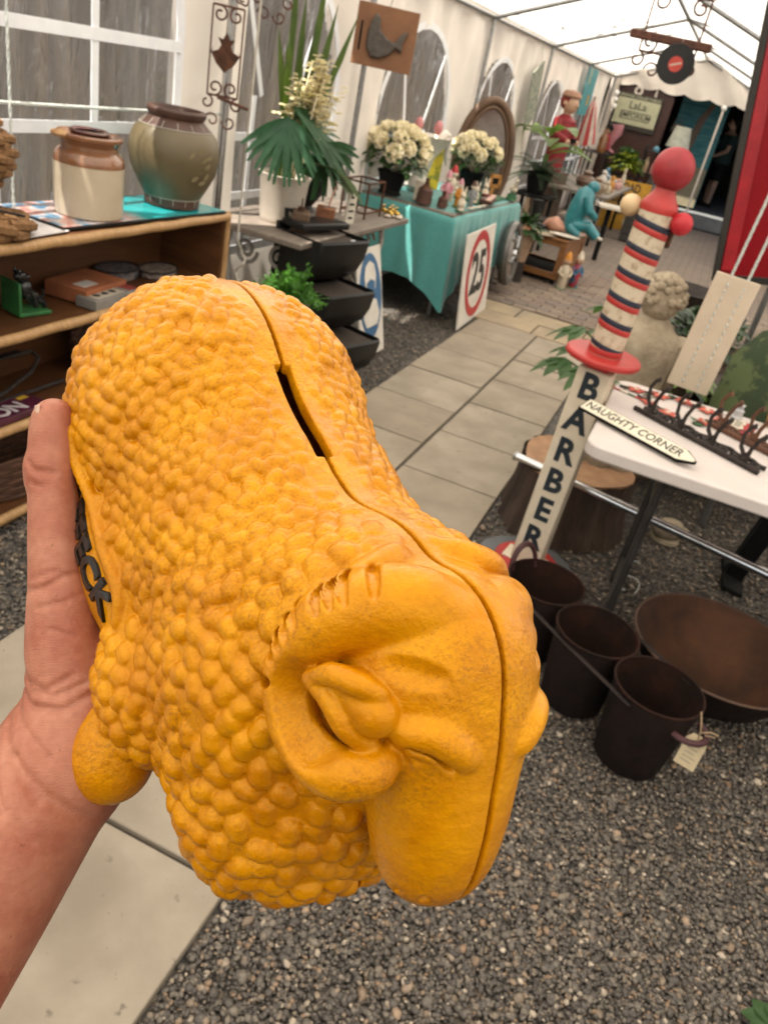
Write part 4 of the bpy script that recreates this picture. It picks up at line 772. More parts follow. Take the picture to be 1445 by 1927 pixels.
# ================================================================== BEYOND THE TURQUOISE TABLE
CHW=mat('orange_oak',(.24,.105,.035),(.16,.068,.022),rough=.45,scale=8,stretch=(1,1,4),bump=.1)
t=thing('display_cabinet','low orange oak cabinet with dark open front on the brick paving','cabinet',(-1.5,8.42,0),rz=R_(-4))
for s in(-1,1):
    for y in(-.36,.36): MB().box((s*.31,y,.24),(.06,.06,.36)).build('corner_post',CHW,t,bevel=.004); MB().tube([(s*.29,y*.92,0),(s*.29,y*.92,.07)],.02,8).build('foot',BLACKM,t)
for y in(-.36,.36):
    for z in(.09,.395): MB().box((0,y,z),(.56,.05,.055)).build('rail',CHW,t,bevel=.003)
for z in(.09,.395): MB().box((.31,0,z),(.05,.66,.055)).build('rail',CHW,t,bevel=.003)
MB().box((0,0,.43),(.70,.80,.025)).build('top',CHW,t,bevel=.004); MB().box((-.28,0,.24),(.02,.66,.26)).build('back',BLACKM,t); MB().box((.322,0,.24),(.012,.62,.26)).build('side_panel',CHW,t); MB().box((0,0,.08),(.56,.66,.02)).build('bottom',BLACKM,t)
ZC=.443
# turquoise seated figure
TQ=mat('turquoise_enamel',(.03,.22,.25),(.02,.15,.18),rough=.35,coat=.4)
t=thing('kneeling_figure','turquoise enamel kneeling workman figure on the oak cabinet','statue',(-1.22,8.5,ZC),rz=R_(20))
b=MB(); b.tube([(-.06,0,.06),(-.05,0,.16),(-.02,0,.30),(.0,0,.40),(.02,0,.455)],[.085,.10,.105,.095,.05],14)
for s in(-1,1):
    b.tube([(-.05,s*.05,.10),(.09,s*.07,.12),(.20,s*.07,.03)],[.062,.058,.05],10); b.tube([(-.08,s*.05,.08),(-.02,s*.1,.03),(.02,s*.11,.02)],[.06,.05,.04],10); b.tube([(.0,s*.10,.38),(.05,s*.14,.26),(.13,s*.09,.21)],[.045,.042,.035],10)
b.build('body',TQ,t); MB().sph((.05,0,.47),.058,12,9,(1.1,.9,1)).build('hood',TQ,t); b=MB(); b.tube([(.19,.07,.03),(.30,.07,-.0)],[.018,.016],8); b.build('white_handle',SWAN,t)
for k,(x,y,s) in enumerate(((-1.42,8.18,'lace doily spread on the oak cabinet top'),)):
    b=MB();V=[(0,0,.004)];F=[];n=40
    for i in range(n): r=.2+.012*math.sin(i*5); V.append((r*math.cos(2*PI*i/n)*.8,r*math.sin(2*PI*i/n),.003+.003*math.sin(i)))
    for i in range(n): F.append((0,1+i,1+(i+1)%n))
    tag(b.add(V,F).build('doily',mat('lace',(.45,.38,.28),(.2,.15,.1),rough=.9,scale=60,mix=(.45,.55)),loc=(x,y,ZC)),s,'doily')
t=thing('white_platter','oval white platter at the front edge of the oak cabinet','plate',(-1.25,8.12,ZC+.006)); MB().lathe([(0,.004),(.06,.004),(.12,.02),(.125,.024),(.118,.024),(.06,.009),(0,.008)],28,cap=False,sx=1.2,sy=.75).build('dish',SWAN,t); MB().lathe([(.121,.0245),(.126,.026),(.121,.027)],28,cap=False,sx=1.2,sy=.75).build('rim',CRM,t)
t=thing('black_boot','black leather boot standing on the oak cabinet','boot',(-1.62,8.3,ZC),rz=R_(-20)); b=MB(); b.tube([(0,0,.02),(0,0,.12),(-.01,0,.26)],[.05,.048,.055],12); b.tube([(0,0,.035),(.08,0,.03),(.15,0,.025)],[.04,.04,.025],10); b.build('upper',BLACK,t); MB().box((.06,0,.008),(.24,.075,.016)).build('sole',BLACKM,t,bevel=.006)
t=thing('pink_shell','large pink conch shell on the oak cabinet','shell',(-1.45,8.42,ZC)); MB().tube([(-.1,0,.03),(-.05,.01,.06),(.02,.01,.07),(.09,0,.05),(.14,0,.03)],[.008,.045,.075,.05,.01],12).build('shell',mat('conch',(.6,.34,.25),(.5,.25,.17),rough=.4,scale=14),t)
t=thing('dark_bowl','shallow dark bowl on the oak cabinet','bowl',(-1.6,8.62,ZC)); MB().lathe([(0,0),(.08,0),(.15,.06),(.155,.065),(.145,.065),(.07,.015),(0,.01)],24,cap=False).build('dish',IRON,t); MB().lathe([(.15,.064),(.158,.068),(.15,.072)],24,cap=False).build('rim',IRON,t)
# pair of garden figures
FLESH=mat('figure_flesh',(.55,.36,.25),(.42,.26,.17),rough=.5)
gnome((-1.13,7.98,0),.36,mat('cream_coat',(.58,.50,.38),(.42,.34,.24)),ORG,FLESH,'cream-coated garden figure standing by the oak cabinet corner',R_(-50),'garden figures by the oak cabinet',GRN,'garden_figure'); gnome((-1.05,8.2,0),.36,mat('red_blue_coat',(.38,.03,.04),(.04,.12,.2),scale=9,mix=(.48,.52)),CRM,FLESH,'red and blue garden figure behind the cream-coated one',R_(-40),'garden figures by the oak cabinet',GRN,'garden_figure')
# pot plant and terracotta pot between tables
t=thing('terracotta_pot','tapered terracotta pot with green leaves beside the turquoise cloth','plant',(-1.58,7.75,.0)); MB().lathe([(0,.2),(.09,.2),(.12,.44),(.13,.445),(.13,.47),(.11,.47),(0,.45)],24,cap=False).build('pot',mat('pale_terracotta',(.36,.24,.16),(.28,.18,.12),rough=.8),t); MB().lathe([(.12,0),(.1,.02),(.09,.2)],20).build('stand',IRON,t)
rp_=random.Random(5)
def leafball(t,c,R,n,m,L,W,name='leaves',seed=1,flat=.8):
    rr=random.Random(seed); b=MB()
    for i in range(n):
        a=rr.uniform(0,2*PI);e=rr.uniform(-.3,1.5);q=R*rr.uniform(.3,1); d=Vector((math.cos(a)*math.cos(e),math.sin(a)*math.cos(e),math.sin(e)*flat)); b.leaf(Vector(c)+d*q*.6,d+Vector((rr.gauss(0,.3),rr.gauss(0,.3),rr.gauss(0,.2))),(0,0,1),L*rr.uniform(.7,1.2),W*rr.uniform(.7,1.2),.4,4,.25)
    return b.build(name,m,t,ang=180)
leafball(t,(0,0,.48),.2,60,RLEAF,.14,.04,seed=4)
# big drooping fern on a black stool
t=thing('black_stool','black plant stool under the drooping fern','stool',(-1.95,9.6,0)); MB().box((0,0,.60),(.42,.5,.03)).build('seat',BLACKM,t,bevel=.004)
for x in(-1,1):
    for y in(-1,1): MB().box((x*.17,y*.21,.29),(.035,.035,.59)).build('leg',BLACKM,t)
for x in(-1,1): MB().box((x*.17,0,.2),(.02,.40,.025)).build('rail',BLACKM,t)
t=thing('boston_fern','large drooping dusky green fern on the black stool','plant',(-1.95,9.6,.616)); MB().lathe([(0,0),(.1,0),(.14,.2),(.15,.22),(0,.2)],22,cap=False).build('pot',BLACKM,t); DF=leafmat('dusky_fern',(.05,.085,.045),(.03,.055,.03),trans=.2); rr=random.Random(3)
for k in range(34):
    a=rr.uniform(0,2*PI);L=rr.uniform(.35,.62);e=rr.uniform(.2,1.1); b=MB(); d=Vector((math.cos(a)*math.cos(e),math.sin(a)*math.cos(e),math.sin(e)));pr=None
    pts=[Vector((0,0,.2))+d*L*s-Vector((0,0,1))*(.55*L*s*s) for s in np.linspace(0,1,14)]; b.tube(pts,.003,4)
    sdv=d.cross(Vector((0,0,1))).normalized()
    for i in range(1,14):
        for s in(-1,1): b.leaf(pts[i],sdv*s+d*.4,(0,0,1),.10*(1-.06*i),.014,.35,2,.2)
    b.build('frond',DF,t,ang=180)
t=thing('banana_leaf_plant','broad pale green leaf plant behind the drooping fern','plant',(-2.05,10.2,.0)); MB().lathe([(0,0),(.14,0),(.17,.3),(0,.3)],20,cap=False).build('pot',GWOOD,t)
for k in range(7):
    a=k*.9; b=MB(); b.tube([(0,0,.3),(.02*math.cos(a),.02*math.sin(a),1.0)],.012,6); b.leaf((.02*math.cos(a),.02*math.sin(a),1.0+.04*k),(math.cos(a),math.sin(a),.55),(0,0,1),.62,.11,.45,8,.25); b.build('leaf',leafmat('pale_leaf',(.13,.2,.05),(.08,.13,.03)),t,ang=180)
# boy statue with red striped parasol
t=thing('boy_statue','painted statue of a boy in a red jacket against the marquee wall','statue',(-2.14,11.2,.78),rz=R_(-25)); t.scale=(.82,.82,.82); WINE=mat('jacket_red',(.26,.02,.025),(.18,.015,.02),rough=.5)
b=MB(); b.tube([(0,0,.0),(0,0,.25),(0,0,.5),(0,0,.72),(0,0,.8)],[.15,.16,.18,.17,.07],16); 
for s in(-1,1): b.tube([(0,s*.16,.72),(.06,s*.22,.52),(.2,s*.12,.45)],[.075,.065,.055],10)
b.build('jacket',WINE,t); b=MB(); b.sph((.02,0,.95),.125,16,11,(1,.92,1.12)); b.sph((.145,0,.94),.028,8,6); b.tube([(0,0,.78),(0,0,.86)],.06,10); b.sph((.23,.12,.44),.045,8,6); b.sph((.23,-.12,.44),.045,8,6)
for s in(-1,1): b.sph((.0,s*.12,.95),.035,8,6)
b.build('face',FLESH,t); MB().sph((-.03,0,.985),.135,14,10,(1,1,1)).build('hair',mat('red_hair',(.22,.03,.02)),t); MB().lathe([(.15,1.04),(.155,1.06),(.12,1.12),(0,1.145)],18,cap=False).build('cap',mat('tan_cap',(.36,.2,.13),(.28,.15,.1)),t); MB().box((.25,0,.47),(.06,.09,.06)).build('camera_box',BLACKM,t,bevel=.006)
MB().box((0,0,-.48),(.4,.4,.95)).build('plinth',mat('plinth_wood',(.12,.08,.05)),t)
t=thing('striped_parasol','small red and white striped paper parasol beside the boy statue','parasol',(-1.85,11.45,.95),rx=R_(22)); 
n=12
for i in range(n):
    a0,a1=2*PI*i/n,2*PI*(i+1)/n; V=[(0,0,.78),(.05*math.cos(a0),.05*math.sin(a0),.68),(.05*math.cos(a1),.05*math.sin(a1),.68),(.13*math.cos(a0),.13*math.sin(a0),.25),(.13*math.cos(a1),.13*math.sin(a1),.25)]; MB().add(V,[(0,1,2),(1,3,4,2)]).build('panel',mat('parasol_red',(.45,.05,.05)) if i%2 else mat('parasol_white',(.6,.52,.46)),t,ang=10)
MB().tube([(0,0,-.1),(0,0,.8)],.012,6).build('stick',CHW,t)
# long goods table further back
t=thing('goods_table','dark trestle table crowded with bric-a-brac further back','table',(-1.75,12.2,0)); MB().box((0,0,.62),(.9,2.6,.035)).build('table_top',GWOOD,t)
for y in(-1.1,1.1):
    for x in(-.35,.35): MB().tube([(x,y,0),(x,y,.6)],.02,8).build('leg',BLACKM,t)
BR='bric-a-brac on the back tables'
gd=[((-1.5,11.15),'speckled brown stoneware jug','jug',(.25,.17,.11),.19,.1),((-1.42,11.5),'cream pottery owl','ornament',(.5,.42,.3),.15,.07),((-1.75,11.75),'knitted brown tea cosy','cosy',(.16,.10,.07),.2,.14),((-1.42,11.9),'small orange glass vase','vase',(.5,.22,.03),.2,.05),((-1.6,12.25),'white china coffee pot','coffee pot',(.6,.56,.5),.22,.07),((-1.4,12.5),'pink china dog','ornament',(.55,.3,.27),.14,.06),((-1.5,12.8),'silver sugar bowl','bowl',(.45,.45,.44),.1,.08),((-1.42,13.1),'tall ivory candlestick','candlestick',(.58,.5,.38),.26,.035),((-1.7,13.3),'blue glass jar','jar',(.08,.2,.3),.2,.06)]
for (xy,nm,ct,c,h,r) in gd:
    t=thing(nm.split()[-1] if ct!='coffee pot' else 'coffee_pot',nm+' among bric-a-brac on the back trestle table',ct,(xy[0],xy[1],.64),group=BR); m=mat('goods_'+nm.replace(' ','_'),c,rough=.4,scale=30)
    MB().lathe([(0,0),(r*.8,0),(r,h*.3),(r*.85,h*.55),(r*.4,h*.72),(r*.45,h*.8)],18,cap=False).build('body',m,t); MB().lathe([(r*.45,h*.8),(r*.55,h*.88),(r*.3,h),(0,h*1.02)],16,cap=False).build('top',m,t)
    if ct in('jug','coffee pot'): MB().tube([(r*.5,0,h*.75),(r*1.4,0,h*.7),(r*1.3,0,h*.35),(r*.9,0,h*.3)],.012,7).build('handle',m,t)
t=thing('white_shelf_board','white board shelf end sticking out above the oak cabinet','shelf',(-1.15,10.2,.62),rz=.3); MB().box((0,0,0),(.3,.34,.03)).build('board',SWAN,t,bevel=.003); MB().tube([(0,0,-.62),(0,0,0)],.03,8).build('post',BLACKM,t)
# yellow road signs
YEL=mat('road_yellow',(.50,.26,.015),(.40,.20,.012),rough=.5)
t=thing('road_sign','yellow road closed sign boards standing at the shop step','sign',(-1.32,13.6,0),rz=R_(-62),ry=R_(-8))
MB().box((0,0,.36),(.012,.72,.72)).build('board',YEL,t,bevel=.002)
for s,z in (('ROAD',.62),('CLOSED',.45),('ON',.27)): text('lettering',s,.17,SBLK,t,(.0075,0,z),(R_(90),0,R_(90)),ext=.001,bold=.004,sx=.8)
t=thing('torn_sign','torn pale notice board leaning in front of the yellow road sign','sign',(-1.05,13.25,0),rz=R_(-55),ry=R_(-12)); MB().box((0,0,.2),(.012,.42,.4)).build('board',mat('torn_notice',(.5,.42,.3),(.35,.2,.05),rough=.7,scale=9,mix=(.45,.55)),t); MB().box((.008,.02,.2),(.004,.05,.3)).build('black_stroke',SBLK,t); MB().box((.008,-.08,.3),(.004,.14,.04)).build('black_stroke',SBLK,t)
# weeping yellow-green plant
t=thing('hanging_ivy','yellow-green trailing plant in front of the brown doors','plant',(-1.62,14.6,0)); MB().lathe([(0,.5),(.12,.5),(.17,.72),(0,.7)],20,cap=False).build('pot',IRON,t); MB().lathe([(.16,0),(.03,.03),(.03,.48),(.12,.5)],16).build('stand',IRON,t)
YG=leafmat('lime_leaf',(.33,.36,.05),(.2,.26,.03)); leafball(t,(0,0,.85),.36,220,YG,.13,.035,'lime_leaves',7); leafball(t,(0,.06,.88),.40,120,RLEAF,.15,.05,'dark_leaves',8)
# brown doors with shop sign
t=thing('brown_doors','tall dark brown painted doors at the end of the marquee','door',(-1.84,15.98,.06)); BD=mat('brown_gloss',(.05,.018,.012),(.036,.013,.01),rough=.4)
poly=[(-.52,0),(.52,0),(.52,1.78),(.44,1.92),(.3,1.96),(-.32,1.96),(-.44,1.92),(-.52,1.8)]
MB().prism(poly,.05,Matrix(((1,0,0,0),(0,0,-1,.05),(0,1,0,.1),(0,0,0,1)))).build('leaf',BD,t,bevel=.004)
for x in(-.26,.26): MB().box((x,-.006,.55),(.36,.012,.7)).build('panel',BD,t,bevel=.004)
MB().tube([(-.1+.055*math.cos(a),-.03,1.90+.055*math.sin(a)) for a in np.linspace(0,2*PI,25)[:-1]],.02,8,closed=True).build('ring_knocker',SWAN,t); MB().box((.2,-.02,1.92),(.035,.03,.12)).build('white_catch',SWAN,t)
SIGNC=mat('sign_cream',(.42,.42,.28),(.36,.36,.24),rough=.25,coat=.4); SIGND=mat('sign_dark',(.03,.025,.02),rough=.4)
t=thing('shop_sign','cream lettered shop sign in dark frame on the brown doors','sign',(-1.87,15.93,1.63),rx=0)
MB().box((0,0,0),(.78,.03,.56)).build('backing',SIGND,t,bevel=.003); MB().box((0,-.018,.0),(.74,.006,.40)).build('panel',SIGNC,t)
for s,z,sz,m in (('VINTAGE COLLECTABLES',.235,.062,SIGNC),('LaLa',.10,.17,SIGND),('EMPORIUM',-.06,.11,SIGND)): text('lettering',s,sz,m,t,(0,-.0225 if m is SIGND else -.017,z),(R_(90),0,0),ext=.002,bold=.001)
for c,d in (((0,-.022,-.115),(.5,.004,.012)),((0,-.022,.0),(.5,.004,.012)),((-.25,-.022,-.06),(.012,.004,.12)),((.25,-.022,-.06),(.012,.004,.12))): MB().box(c,d).build('scroll_border',SIGND,t)
# things in the shop mouth
t=thing('pink_leg_lamp','pink stocking leg ornament on a small dark shelf','ornament',(-2.02,15.3,.98),rz=.2); MB().tube([(0,0,.42),(.02,0,.3),(-.03,0,.18),(-.06,0,.05),(-.02,0,.0),(.05,-.03,-.01)],[.1,.085,.06,.04,.04,.02],12).build('leg',mat('pink_fabric',(.5,.22,.24),(.4,.16,.18)),t); MB().box((-.12,0,-.04),(.5,.25,.02)).build('shelf',BLACKM,t); MB().box((-.3,0,-.5),(.03,.2,.9)).build('stand',BLACKM,t)
t=thing('dark_cabinet','dark curio stand with amber bottle at the marquee corner','stand',(-2.15,14.6,0)); 
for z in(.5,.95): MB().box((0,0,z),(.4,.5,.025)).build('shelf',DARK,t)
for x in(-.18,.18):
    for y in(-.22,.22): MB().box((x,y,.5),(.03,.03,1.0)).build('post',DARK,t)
t=thing('amber_bottle','amber bottle on the dark curio stand','bottle',(-2.08,14.55,.963)); MB().lathe([(0,0),(.07,0),(.075,.2),(.03,.28),(.028,.36),(0,.36)],18,cap=False).build('body',mat('amber',(.2,.07,.01),rough=.1,coat=.5),t); MB().lathe([(.03,.36),(.034,.38),(0,.39)],12,cap=False).build('stopper',BLACKM,t)
t=thing('red_doll','red dressed doll beside the shop sign','doll',(-2.12,15.1,1.0),rz=R_(-90)); MB().lathe([(0,0),(.1,0),(.07,.18),(.05,.24),(0,.25)],14,cap=False).build('dress',WINE,t); MB().sph((0,0,.3),.055,10,8).build('head',FLESH,t); MB().sph((0,.015,.32),.058,10,8).build('hair',BLACKM,t)
t=thing('string_of_bulbs','white globe string lights hanging at the marquee corner','lights',(-2.25,15.6,1.5)); GL=mat('globe_glass',(.85,.84,.8),rough=.2)
for k in range(3): MB().sph((.01*k,0,.36-.1*k),.045,12,9).build('globe',GL,t)
MB().tube([(0,0,.6),(.01,0,.3),(.02,0,-.6)],.004,5).build('flex',BLACKM,t)
t=thing('table_lamp','table lamp with grey-green shade at the shop mouth','lamp',(-1.0,15.75,.22)); MB().lathe([(.2,1.03),(.13,1.36)],26,cap=False).build('lamp_shade',mat('shade_cloth',(.42,.43,.36),rough=.8),t); MB().lathe([(.09,0),(.09,.02),(.02,.05),(.03,.5),(.015,1.0),(.015,1.2)],16).build('stand',IRON,t)
def beach_mat():
    m=mat('beach_paint',(.012,.11,.12),(.05,.17,.17),rough=.6,scale=3,stretch=(1,1,6),mix=(.4,.6),bump=.1); return m
t=thing('beach_painting','big painted beach scene with turquoise sea inside the shop','painting',(-.86,17.4,.22)); MB().box((0,0,.98),(.85,.04,1.85)).build('canvas',beach_mat(),t); MB().box((0,-.024,.40),(.83,.006,.7)).build('sand',mat('sand_paint',(.22,.19,.12),(.16,.13,.08),scale=6),t)
MB().prism([(-.1,0),(.08,0),(.12,.5),(.2,1.0),(.3,1.3),(.22,1.32),(.08,1.05),(0,.6)],.006,Matrix(((1,0,0,-.12),(0,0,-1,-.028),(0,1,0,.5),(0,0,0,1)))).build('palm_trunk',mat('trunk_paint',(.14,.10,.065)),t)
t=thing('blue_balloon_vase','small blue glass float beside the lamp','ornament',(-1.32,15.7,1.05)); MB().sph((0,0,.1),.06,14,10).build('float',mat('blue_glass',(.10,.27,.36),rough=.15,coat=.5),t); MB().tube([(0,0,.18),(0,0,.45)],.003,5).build('cord',BLACKM,t)
t=thing('garden_wire_cone','white wire plant cone beside the lamp','ornament',(-1.22,15.5,.1))
for k in range(8): MB().tube([(.14*math.cos(k*.785),.14*math.sin(k*.785),0),(0,0,.8)],.005,5).build('wire',SWAN,t)
# person in the shop
t=thing('person','person in dark green T-shirt and black shorts standing in the dark shop','person',(-.28,19.2,.22),rz=R_(200))
SKIN2=mat('far_skin',(.45,.27,.19),rough=.6); b=MB()
for s in(-1,1): b.tube([(0,s*.1,.04),(0,s*.1,.45),(0,s*.1,.85)],[.05,.065,.09],10); b.tube([(0,s*.2,1.35),(.05,s*.25,1.1),(.2,s*.12,.98)],[.055,.045,.035],9); b.sph((.22,s*.1,.98),.04,8,6)
b.tube([(0,0,.85),(0,0,1.1),(0,0,1.38),(0,0,1.44),(0,0,1.5)],[.16,.15,.18,.09,.055],14); b.sph((.02,0,1.6),.1,14,10,(1,.85,1.15)); b.sph((.12,0,1.58),.02,6,5)
b.build('body',SKIN2,t); b=MB(); b.tube([(0,0,.86),(0,0,1.1),(0,0,1.37),(0,0,1.43)],[.18,.17,.2,.1],14)
for s in(-1,1): b.tube([(0,s*.19,1.37),(.02,s*.235,1.2)],[.075,.07],9)
b.build('t_shirt',mat('green_shirt',(.015,.035,.03),rough=.9),t); b=MB(); b.tube([(0,0,.92),(0,0,.8)],[.17,.18],12)
for s in(-1,1): b.tube([(0,s*.09,.85),(0,s*.1,.52)],[.105,.11],10)
b.build('shorts',BLACKM,t); 
for s in(-1,1): MB().box((.05,s*.1,.045),(.27,.1,.09)).build('shoe',BLACKM,t,bevel=.02)
MB().sph((-.01,0,1.63),.108,12,9,(1,.9,1.1)).build('hair',BLACKM,t); MB().box((.2,0,1.2),(.005,.16,.16)).build('shirt_print',mat('print_white',(.3,.33,.32),(.03,.05,.045),scale=40,mix=(.45,.55)),t); MB().box((.26,0,.98),(.1,.14,.02)).build('papers',SWAN,t)
# pole with lamp ball at the marquee end, stool in the shop
t=thing('lamp_pole','slim white pole with small round lamp before the dark shop','pole',(-.48,15.6,0)); MB().tube([(0,0,0),(0,0,1.95)],.018,8).build('shaft',SWAN,t); MB().sph((0,0,1.97),.045,12,9).build('lamp_ball',GL,t)
t=thing('small_bench','small orange wood bench with white top on the shop floor','bench',(.35,16.9,.22)); MB().box((0,0,.42),(.3,.3,.03)).build('top',SWAN,t)
for x in(-.1,.1):
    for y in(-.1,.1): MB().tube([(x,y,0),(x,y,.42)],.02,7).build('leg',CHW,t)
# crates and dark goods along the right of the aisle
t=thing('fire_bowl','black iron fire bowl on legs right of the aisle','fire bowl',(.0,6.9,0)); MB().lathe([(0,.28),(.1,.29),(.22,.36),(.3,.5),(.315,.5),(.29,.49),(.2,.35),(0,.30)],30,cap=False).build('bowl',IRON,t)
for k in range(3): a=k*2.1; MB().tube([(.12*math.cos(a),.12*math.sin(a),.3),(.22*math.cos(a),.22*math.sin(a),0)],.016,7).build('leg',IRON,t)
t=thing('round_planter','low black round planter behind the fire bowl','planter',(.25,7.6,0)); MB().lathe([(0,0),(.2,0),(.3,.18),(.32,.26),(.3,.26),(.2,.05),(0,.04)],26,cap=False).build('bowl',BLACK,t); MB().lathe([(.3,.255),(.325,.26),(.3,.275)],26,cap=False).build('rim',BLACK,t)
# wall goods
t=thing('hanging_plaque','brown wooden plaque with dark carved fish hanging on the marquee wall','plaque',(-2.12,4.98,1.70),rz=R_(24),rx=R_(0))
MB().box((0,0,0),(.36,.016,.32)).build('board',mat('plaque_wood',(.24,.11,.05),(.17,.075,.035),rough=.6,scale=5),t,bevel=.002)
fish=[(-.10,.09),(-.075,.13),(-.05,.10),(-.045,.05),(0,.01),(.05,-.005),(.075,.04),(.12,.07),(.095,.0),(.10,-.05),(.06,-.03),(.03,-.07),(-.03,-.10),(-.08,-.10),(-.115,-.05),(-.115,.03)]
MB().prism(fish,.03,Matrix(((1,0,0,.01),(0,0,-1,-.008),(0,1,0,-.01),(0,0,0,1)))).build('carved_fish',mat('grey_carving',(.10,.08,.065),(.05,.04,.032),rough=.6,scale=25,bump=.5),t,bevel=.01)
MB().tube([(0,0,.16),(.02,0,.26),(.0,0,.46)],.002,5).build('wire',IRON,t); MB().box((-.145,-.0095,-.01),(.012,.002,.15)).build('script_line',BLACKM,t)
t=thing('patterned_panel','grey-green patterned rectangular panel hung by one corner','panel',(-2.36,10.1,1.56),rx=R_(20)); MB().box((0,0,0),(.012,.42,.62)).build('board',mat('patterned',(.32,.31,.24),(.13,.16,.13),rough=.7,scale=28,mix=(.45,.55)),t); MB().tube([(0,.1,.32),(0,.0,.55)],.003,5).build('cord',CORD,t)
t=thing('turquoise_banner','turquoise poster hanging at the far end of the marquee wall','poster',(-2.36,13.5,1.75)); MB().box((0,0,0),(.01,.8,.62)).build('sheet',mat('banner_teal',(.06,.25,.27),(.05,.2,.22),rough=.6),t); MB().box((.007,.1,-.1),(.003,.12,.14)).build('yellow_patch',YEL,t); MB().box((.007,-.2,.2),(.003,.1,.2)).build('pale_patch',SIGNC,t)
# vinyl record hung on scroll ironwork
t=thing('hanging_ironwork','rusty scroll ironwork hanging from the marquee ridge','ironwork',(-.63,5.95,2.12),rz=R_(-90+7)); t.scale=(1.7,1.7,1.7); scrollwork(t,.33,.10,RUSTM,False)
MB().box((0,0,-.05),(.02,.3,.03)).build('centre_bar',RUSTM,t,bevel=.006); MB().sph((0,0,.12),.03,8,6).build('boss',RUSTM,t)
t=thing('vinyl_record','black vinyl record with red label hanging under the ironwork','record',(-.55,5.88,1.915),rz=R_(7)); RX=Matrix.Rotation(R_(90),4,'X')
MB().lathe([(0,.0015),(.112,.0015),(.113,0),(.112,-.0015),(0,-.0015)],56,RX,cap=False).build('disc',mat('vinyl',(.008,.008,.009),rough=.3,bump=.05),t); MB().lathe([(.006,.0022),(.043,.0022),(.043,.0016)],30,RX,cap=False).build('label',mat('label_red',(.5,.07,.05),(.42,.05,.04)),t)
MB().box((.0,-.003,.0),(.07,.001,.01)).build('label_band',mat('label_cream',(.6,.45,.36)),t,rot=(0,R_(-20),0)); MB().tube([(0,-.002,.122),(.0,0,.2)],.0015,5).build('thread',CORD,t)

# shelves packed with stock at the shop mouth
t=thing('stock_shelf','dark open shelves packed with small stock left of the lamp','shelf unit',(-1.22,15.25,0))
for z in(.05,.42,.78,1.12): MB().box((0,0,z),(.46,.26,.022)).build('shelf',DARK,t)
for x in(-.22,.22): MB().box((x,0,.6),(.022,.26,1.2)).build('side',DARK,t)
names=(('white','pale',(.6,.56,.48)),('green','bottle green',(.03,.11,.05)),('red','brick red',(.35,.06,.04)),('blue','dull blue',(.06,.12,.2)),('amber','amber',(.4,.2,.04)),('grey','pewter grey',(.25,.25,.24)),('tan','tan',(.35,.24,.14)),('pink','dusky pink',(.45,.22,.2)),('black','black',(.015,.015,.015)))
for k,(nm,wd,c) in enumerate(names):
    z=(.062,.432,.792)[k//3]; x=-.14+.14*(k%3); h=.2+.03*(k*7%4); r=.045+.008*(k%3)
    t=thing('stock_jar',wd+' jar on the '+('bottom','middle','upper')[k//3]+' level of the dark stock shelves','jar',(-1.22+x,15.2,z),group='jars on the stock shelves'); m=mat('stock_'+nm,c,rough=.35,scale=25)
    MB().lathe([(0,0),(r,0),(r*1.1,h*.4),(r*.9,h*.65),(r*.5,h*.78),(r*.5,h*.86)],16,cap=False).build('body',m,t); MB().lathe([(r*.55,h*.86),(r*.6,h*.92),(0,h*.98)],14,cap=False).build('lid',m,t)
for k,(x,y,z,c,l) in enumerate(((-1.05,14.2,.0,(.1,.07,.05),'brown tea chest on the paving before the stock shelves'),(-.95,12.6,.0,(.05,.045,.04),'black metal trunk on the paving beside the back trestle table'),(-1.0,14.9,.0,(.2,.13,.07),'pale pine crate against the shop step'))):
    t=thing('stock_crate',l,'crate',(x,y,z),rz=.2*k-.2,group='crates along the back of the aisle'); m=mat('crate_%d'%k,c,rough=.7,scale=10,stretch=(1,1,5))
    for q in range(4): MB().box((0,-.17,.06+.1*q),(.42,.02,.09)).build('board',m,t); MB().box((.2,0,.06+.1*q),(.02,.32,.09)).build('board',m,t)
    MB().box((-.01,.01,.2),(.38,.32,.38)).build('core',m,t); MB().box((0,0,.415),(.45,.38,.02)).build('lid',m,t)
t=thing('hanging_kettle','black kettle hanging in the shop mouth beside the lamp','kettle',(-1.12,15.95,1.45)); MB().lathe([(0,0),(.09,0),(.11,.05),(.08,.13),(.03,.16),(0,.17)],18,cap=False).build('body',IRON,t); MB().tube([(-.08,0,.12),(-.06,0,.22),(.06,0,.22),(.08,0,.12)],.008,7).build('handle',IRON,t); MB().tube([(.1,0,.05),(.15,0,.1),(.17,0,.13)],[.02,.014,.01],8).build('spout',IRON,t); MB().tube([(0,0,.22),(0,0,.6)],.003,5).build('wire',IRON,t)
# ================================================================== RIGHT: BARBER POLE SIGN
CRP=mat('aged_white_paint',(.70,.61,.48),(.6,.515,.39),rough=.55,scale=12,bump=.25,bscale=60); RDP=mat('red_paint',(.44,.035,.03),(.33,.025,.022),rough=.45,scale=9,bump=.15); NVP=mat('navy_paint',(.022,.025,.045),(.016,.018,.03),rough=.5); CRK=mat('crackled_cream',(.55,.46,.34),(.36,.27,.18),rough=.6,scale=40,mix=(.36,.5),bump=.3); LET=mat('letter_navy',(.016,.024,.034),rough=.55)
BP=thing('barber_sign','striped wooden barber pole sign with BARBER lettering on a post','sign',(-.20,2.72,0),rz=R_(-6),ry=R_(1.5))
MB().lathe([(0,-.012),(.19,-.012),(.195,.0),(.195,.012),(.19,.016),(0,.016)],48,cap=False).build('base_disc',mat('grey_paint',(.11,.115,.12),(.085,.09,.095),rough=.6),BP)
